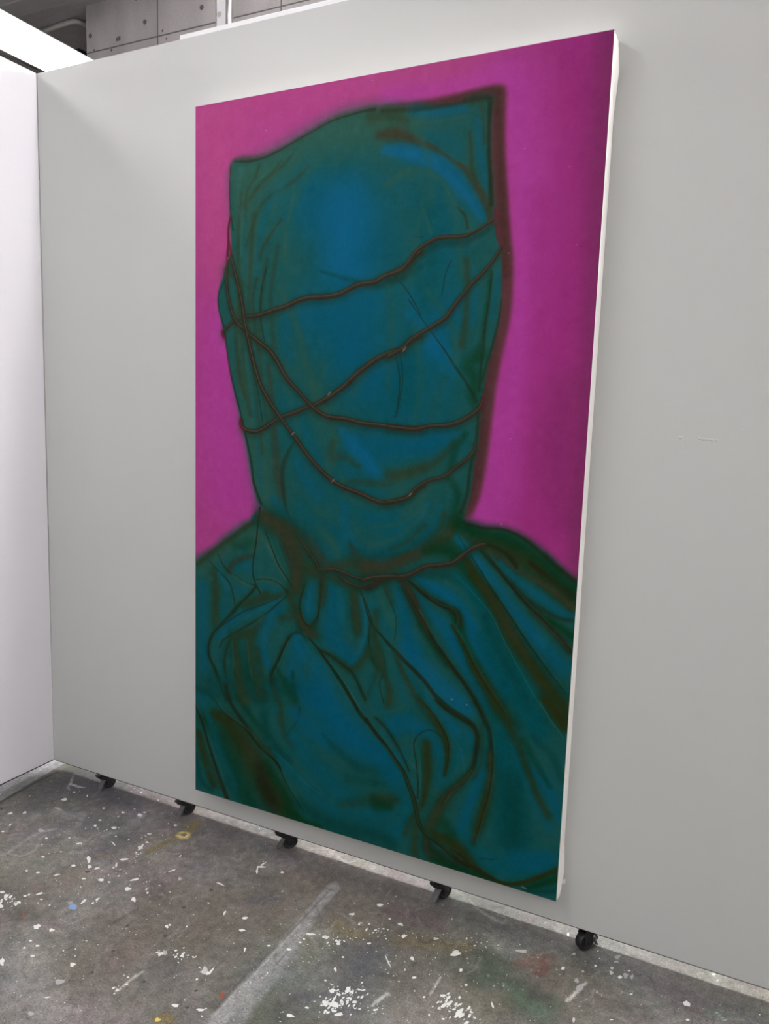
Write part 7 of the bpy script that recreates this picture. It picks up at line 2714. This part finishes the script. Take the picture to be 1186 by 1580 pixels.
def make_lamp(x, y0, y1, z, m, label, w=0.155, rods=True, group='long fluorescent lamps'):
    t = thing('fluorescent_lamp', label, 'lamp', (x, (y0 + y1) / 2, z), group)
    h = (y1 - y0) / 2
    bm = bmesh.new()
    prof = [(-0.06, 0.029), (-0.06, 0.036), (-0.045, 0.07), (0.045, 0.07), (0.06, 0.036), (0.06, 0.029)]
    extrude_profile(bm, prof, 'xz', -h, h)
    obj('housing', bm, M_HOUSING, t)
    bm = bmesh.new()
    hw = w / 2
    pr = [(-hw + .04, 0.0295), (hw - .04, 0.0295), (hw, 0.010), (hw, -0.004), (hw * .8, -0.024), (-hw * .8, -0.024), (-hw, -0.004), (-hw, 0.010)]
    extrude_profile(bm, pr, 'xz', -h + 0.01, h - 0.01)
    obj('diffuser', bm, m, t)
    if not rods:
        return t
    for s in (-0.72, 0.22) if y1 > 0.5 else (-0.6, 0.6):
        bm = bmesh.new()
        cyl(bm, (0, s * h, 0.068), (0, s * h, CZ - z - 0.001), 0.005, n=10)
        obj('suspension_rod', bm, M_STEEL, t)
    return t


make_lamp(-1.155, -2.4, 1.3, 2.90, M_TUBE, 'long fluorescent lamp hanging above the corner of the partitions')
make_lamp(0.35, -4.9, -0.6, 2.95, M_TUBE2, 'long fluorescent lamp hanging over the floor nearest the left partition')
make_lamp(1.95, -4.9, -1.6, 2.95, M_TUBE, 'long fluorescent lamp hanging above the viewer')
make_lamp(3.65, -4.9, 1.3, 2.95, M_TUBE3, 'long fluorescent lamp hanging over the right end of the long partition')
make_lamp(-3.3, -4.9, 0.2, 2.95, M_TUBE2, 'long fluorescent lamp hanging on the far side of the left partition')
rear = make_lamp(1.3, -1.75, 1.75, 2.95, M_TUBE4, 'added unseen lamp between the long partition and the concrete wall')  # added cross lamp, hidden, for the bright floor strip and concrete wall
rear.location = (1.3, 1.1, 2.95)
rear.rotation_euler = (0, 0, math.pi / 2)
over = make_lamp(1.6, -1.5, 1.5, 3.925, M_TUBE5, 'added unseen slim lamp above the long partition, shaping the shade on the floor', w=0.12, rods=False)  # invented lamp, out of view, to leave a dark band before the partition
over.location = (1.85, 0.06, 3.925)
over.rotation_euler = (0, 0, math.pi / 2)

# ------------------------------------------------------------------ services high up behind the partition
bm = bmesh.new()
def arc(c, r, a0, a1, n, z):
    return [(c[0] + r * math.cos(math.radians(a0 + (a1 - a0) * k / n)), c[1] + r * math.sin(math.radians(a0 + (a1 - a0) * k / n)), z) for k in range(n + 1)]
zc = CZ - 0.018
pts = [(-3.05, 1.90, zc), (-2.80, 1.885, zc), (-2.68, 1.878, zc)] + arc((-2.68, 1.938), .06, -90, 0, 8, zc) + [(-2.62, 2.2, zc), (-2.62, 2.6, zc)]
tube(bm, pts, 0.016)
tag(obj('conduit', bm, M_PIPE), 'bent metal conduit on the ceiling beside the concrete wall', 'conduit')
bm = bmesh.new()
tube(bm, [(-3.50, 1.5, zc), (-3.50, 2.29, zc)], 0.013)
tag(obj('conduit', bm, M_PIPE), 'straight pale conduit on the ceiling left of the lamp', 'conduit')
bm = bmesh.new()
box(bm, -3.14, -3.03, 1.74, 1.93, CZ - 0.03, CZ, bevel=0.004)
tag(obj('junction_box', bm, M_CONC_DK), 'flat grey junction box where the bent conduit starts', 'junction box')
bm = bmesh.new()
box(bm, -3.12, -2.96, 2.20, 2.36, CZ - 0.05, CZ, bevel=0.004)
for k in range(3):
    box(bm, -3.125, -2.955, 2.22 + k * .05, 2.235 + k * .05, CZ - 0.054, CZ - 0.05)
tag(obj('ceiling_vent', bm, M_BLACK_SHINY), 'small dark vent on the ceiling by the edge of the concrete wall', 'vent')

col = thing('steel_channel', 'white painted steel channel standing before the concrete wall', 'steel channel', (0, 0, 0))
bm = bmesh.new()
cy = 1.2
x0c, x1c = -0.937, -0.877
box(bm, x0c, x1c, cy, cy + 0.006, 0, CZ, bevel=0.0008)
box(bm, x0c, x0c + .005, cy, cy + 0.06, 0, CZ)
obj('channel_web', bm, M_STEELW, col)
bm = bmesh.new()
box(bm, x1c - .004, x1c + .0005, cy + 0.001, cy + 0.06, 0, CZ)  # right flange gets a dark colour in place of shade
obj('channel_flange', bm, M_CONC_LINE, col)['label'] = 'flange coloured dark to stand for its shaded side'
for z in (2.95, 3.395, 3.8):
    bm = bmesh.new()
    cyl(bm, (-0.914, cy - 0.0025, z), (-0.914, cy + 0.002, z), 0.013, n=20)
    cyl(bm, (-0.914, cy - 0.004, z), (-0.914, cy + 0.002, z), 0.010, n=20)
    obj('cap_plug', bm, M_PIPE, col)['label'] = 'grey round plug in the channel'
bm = bmesh.new()
tube(bm, [(-0.843, 1.19, 0), (-0.843, 1.19, 3.30), (-0.845, 1.19, 3.38), (-0.839, 1.19, 3.50), (-0.82, 1.19, 3.75), (-0.82, 1.19, CZ)], 0.0085)
tag(obj('riser_pipe', bm, M_STEELW), 'thin white pipe rising beside the steel channel', 'pipe')
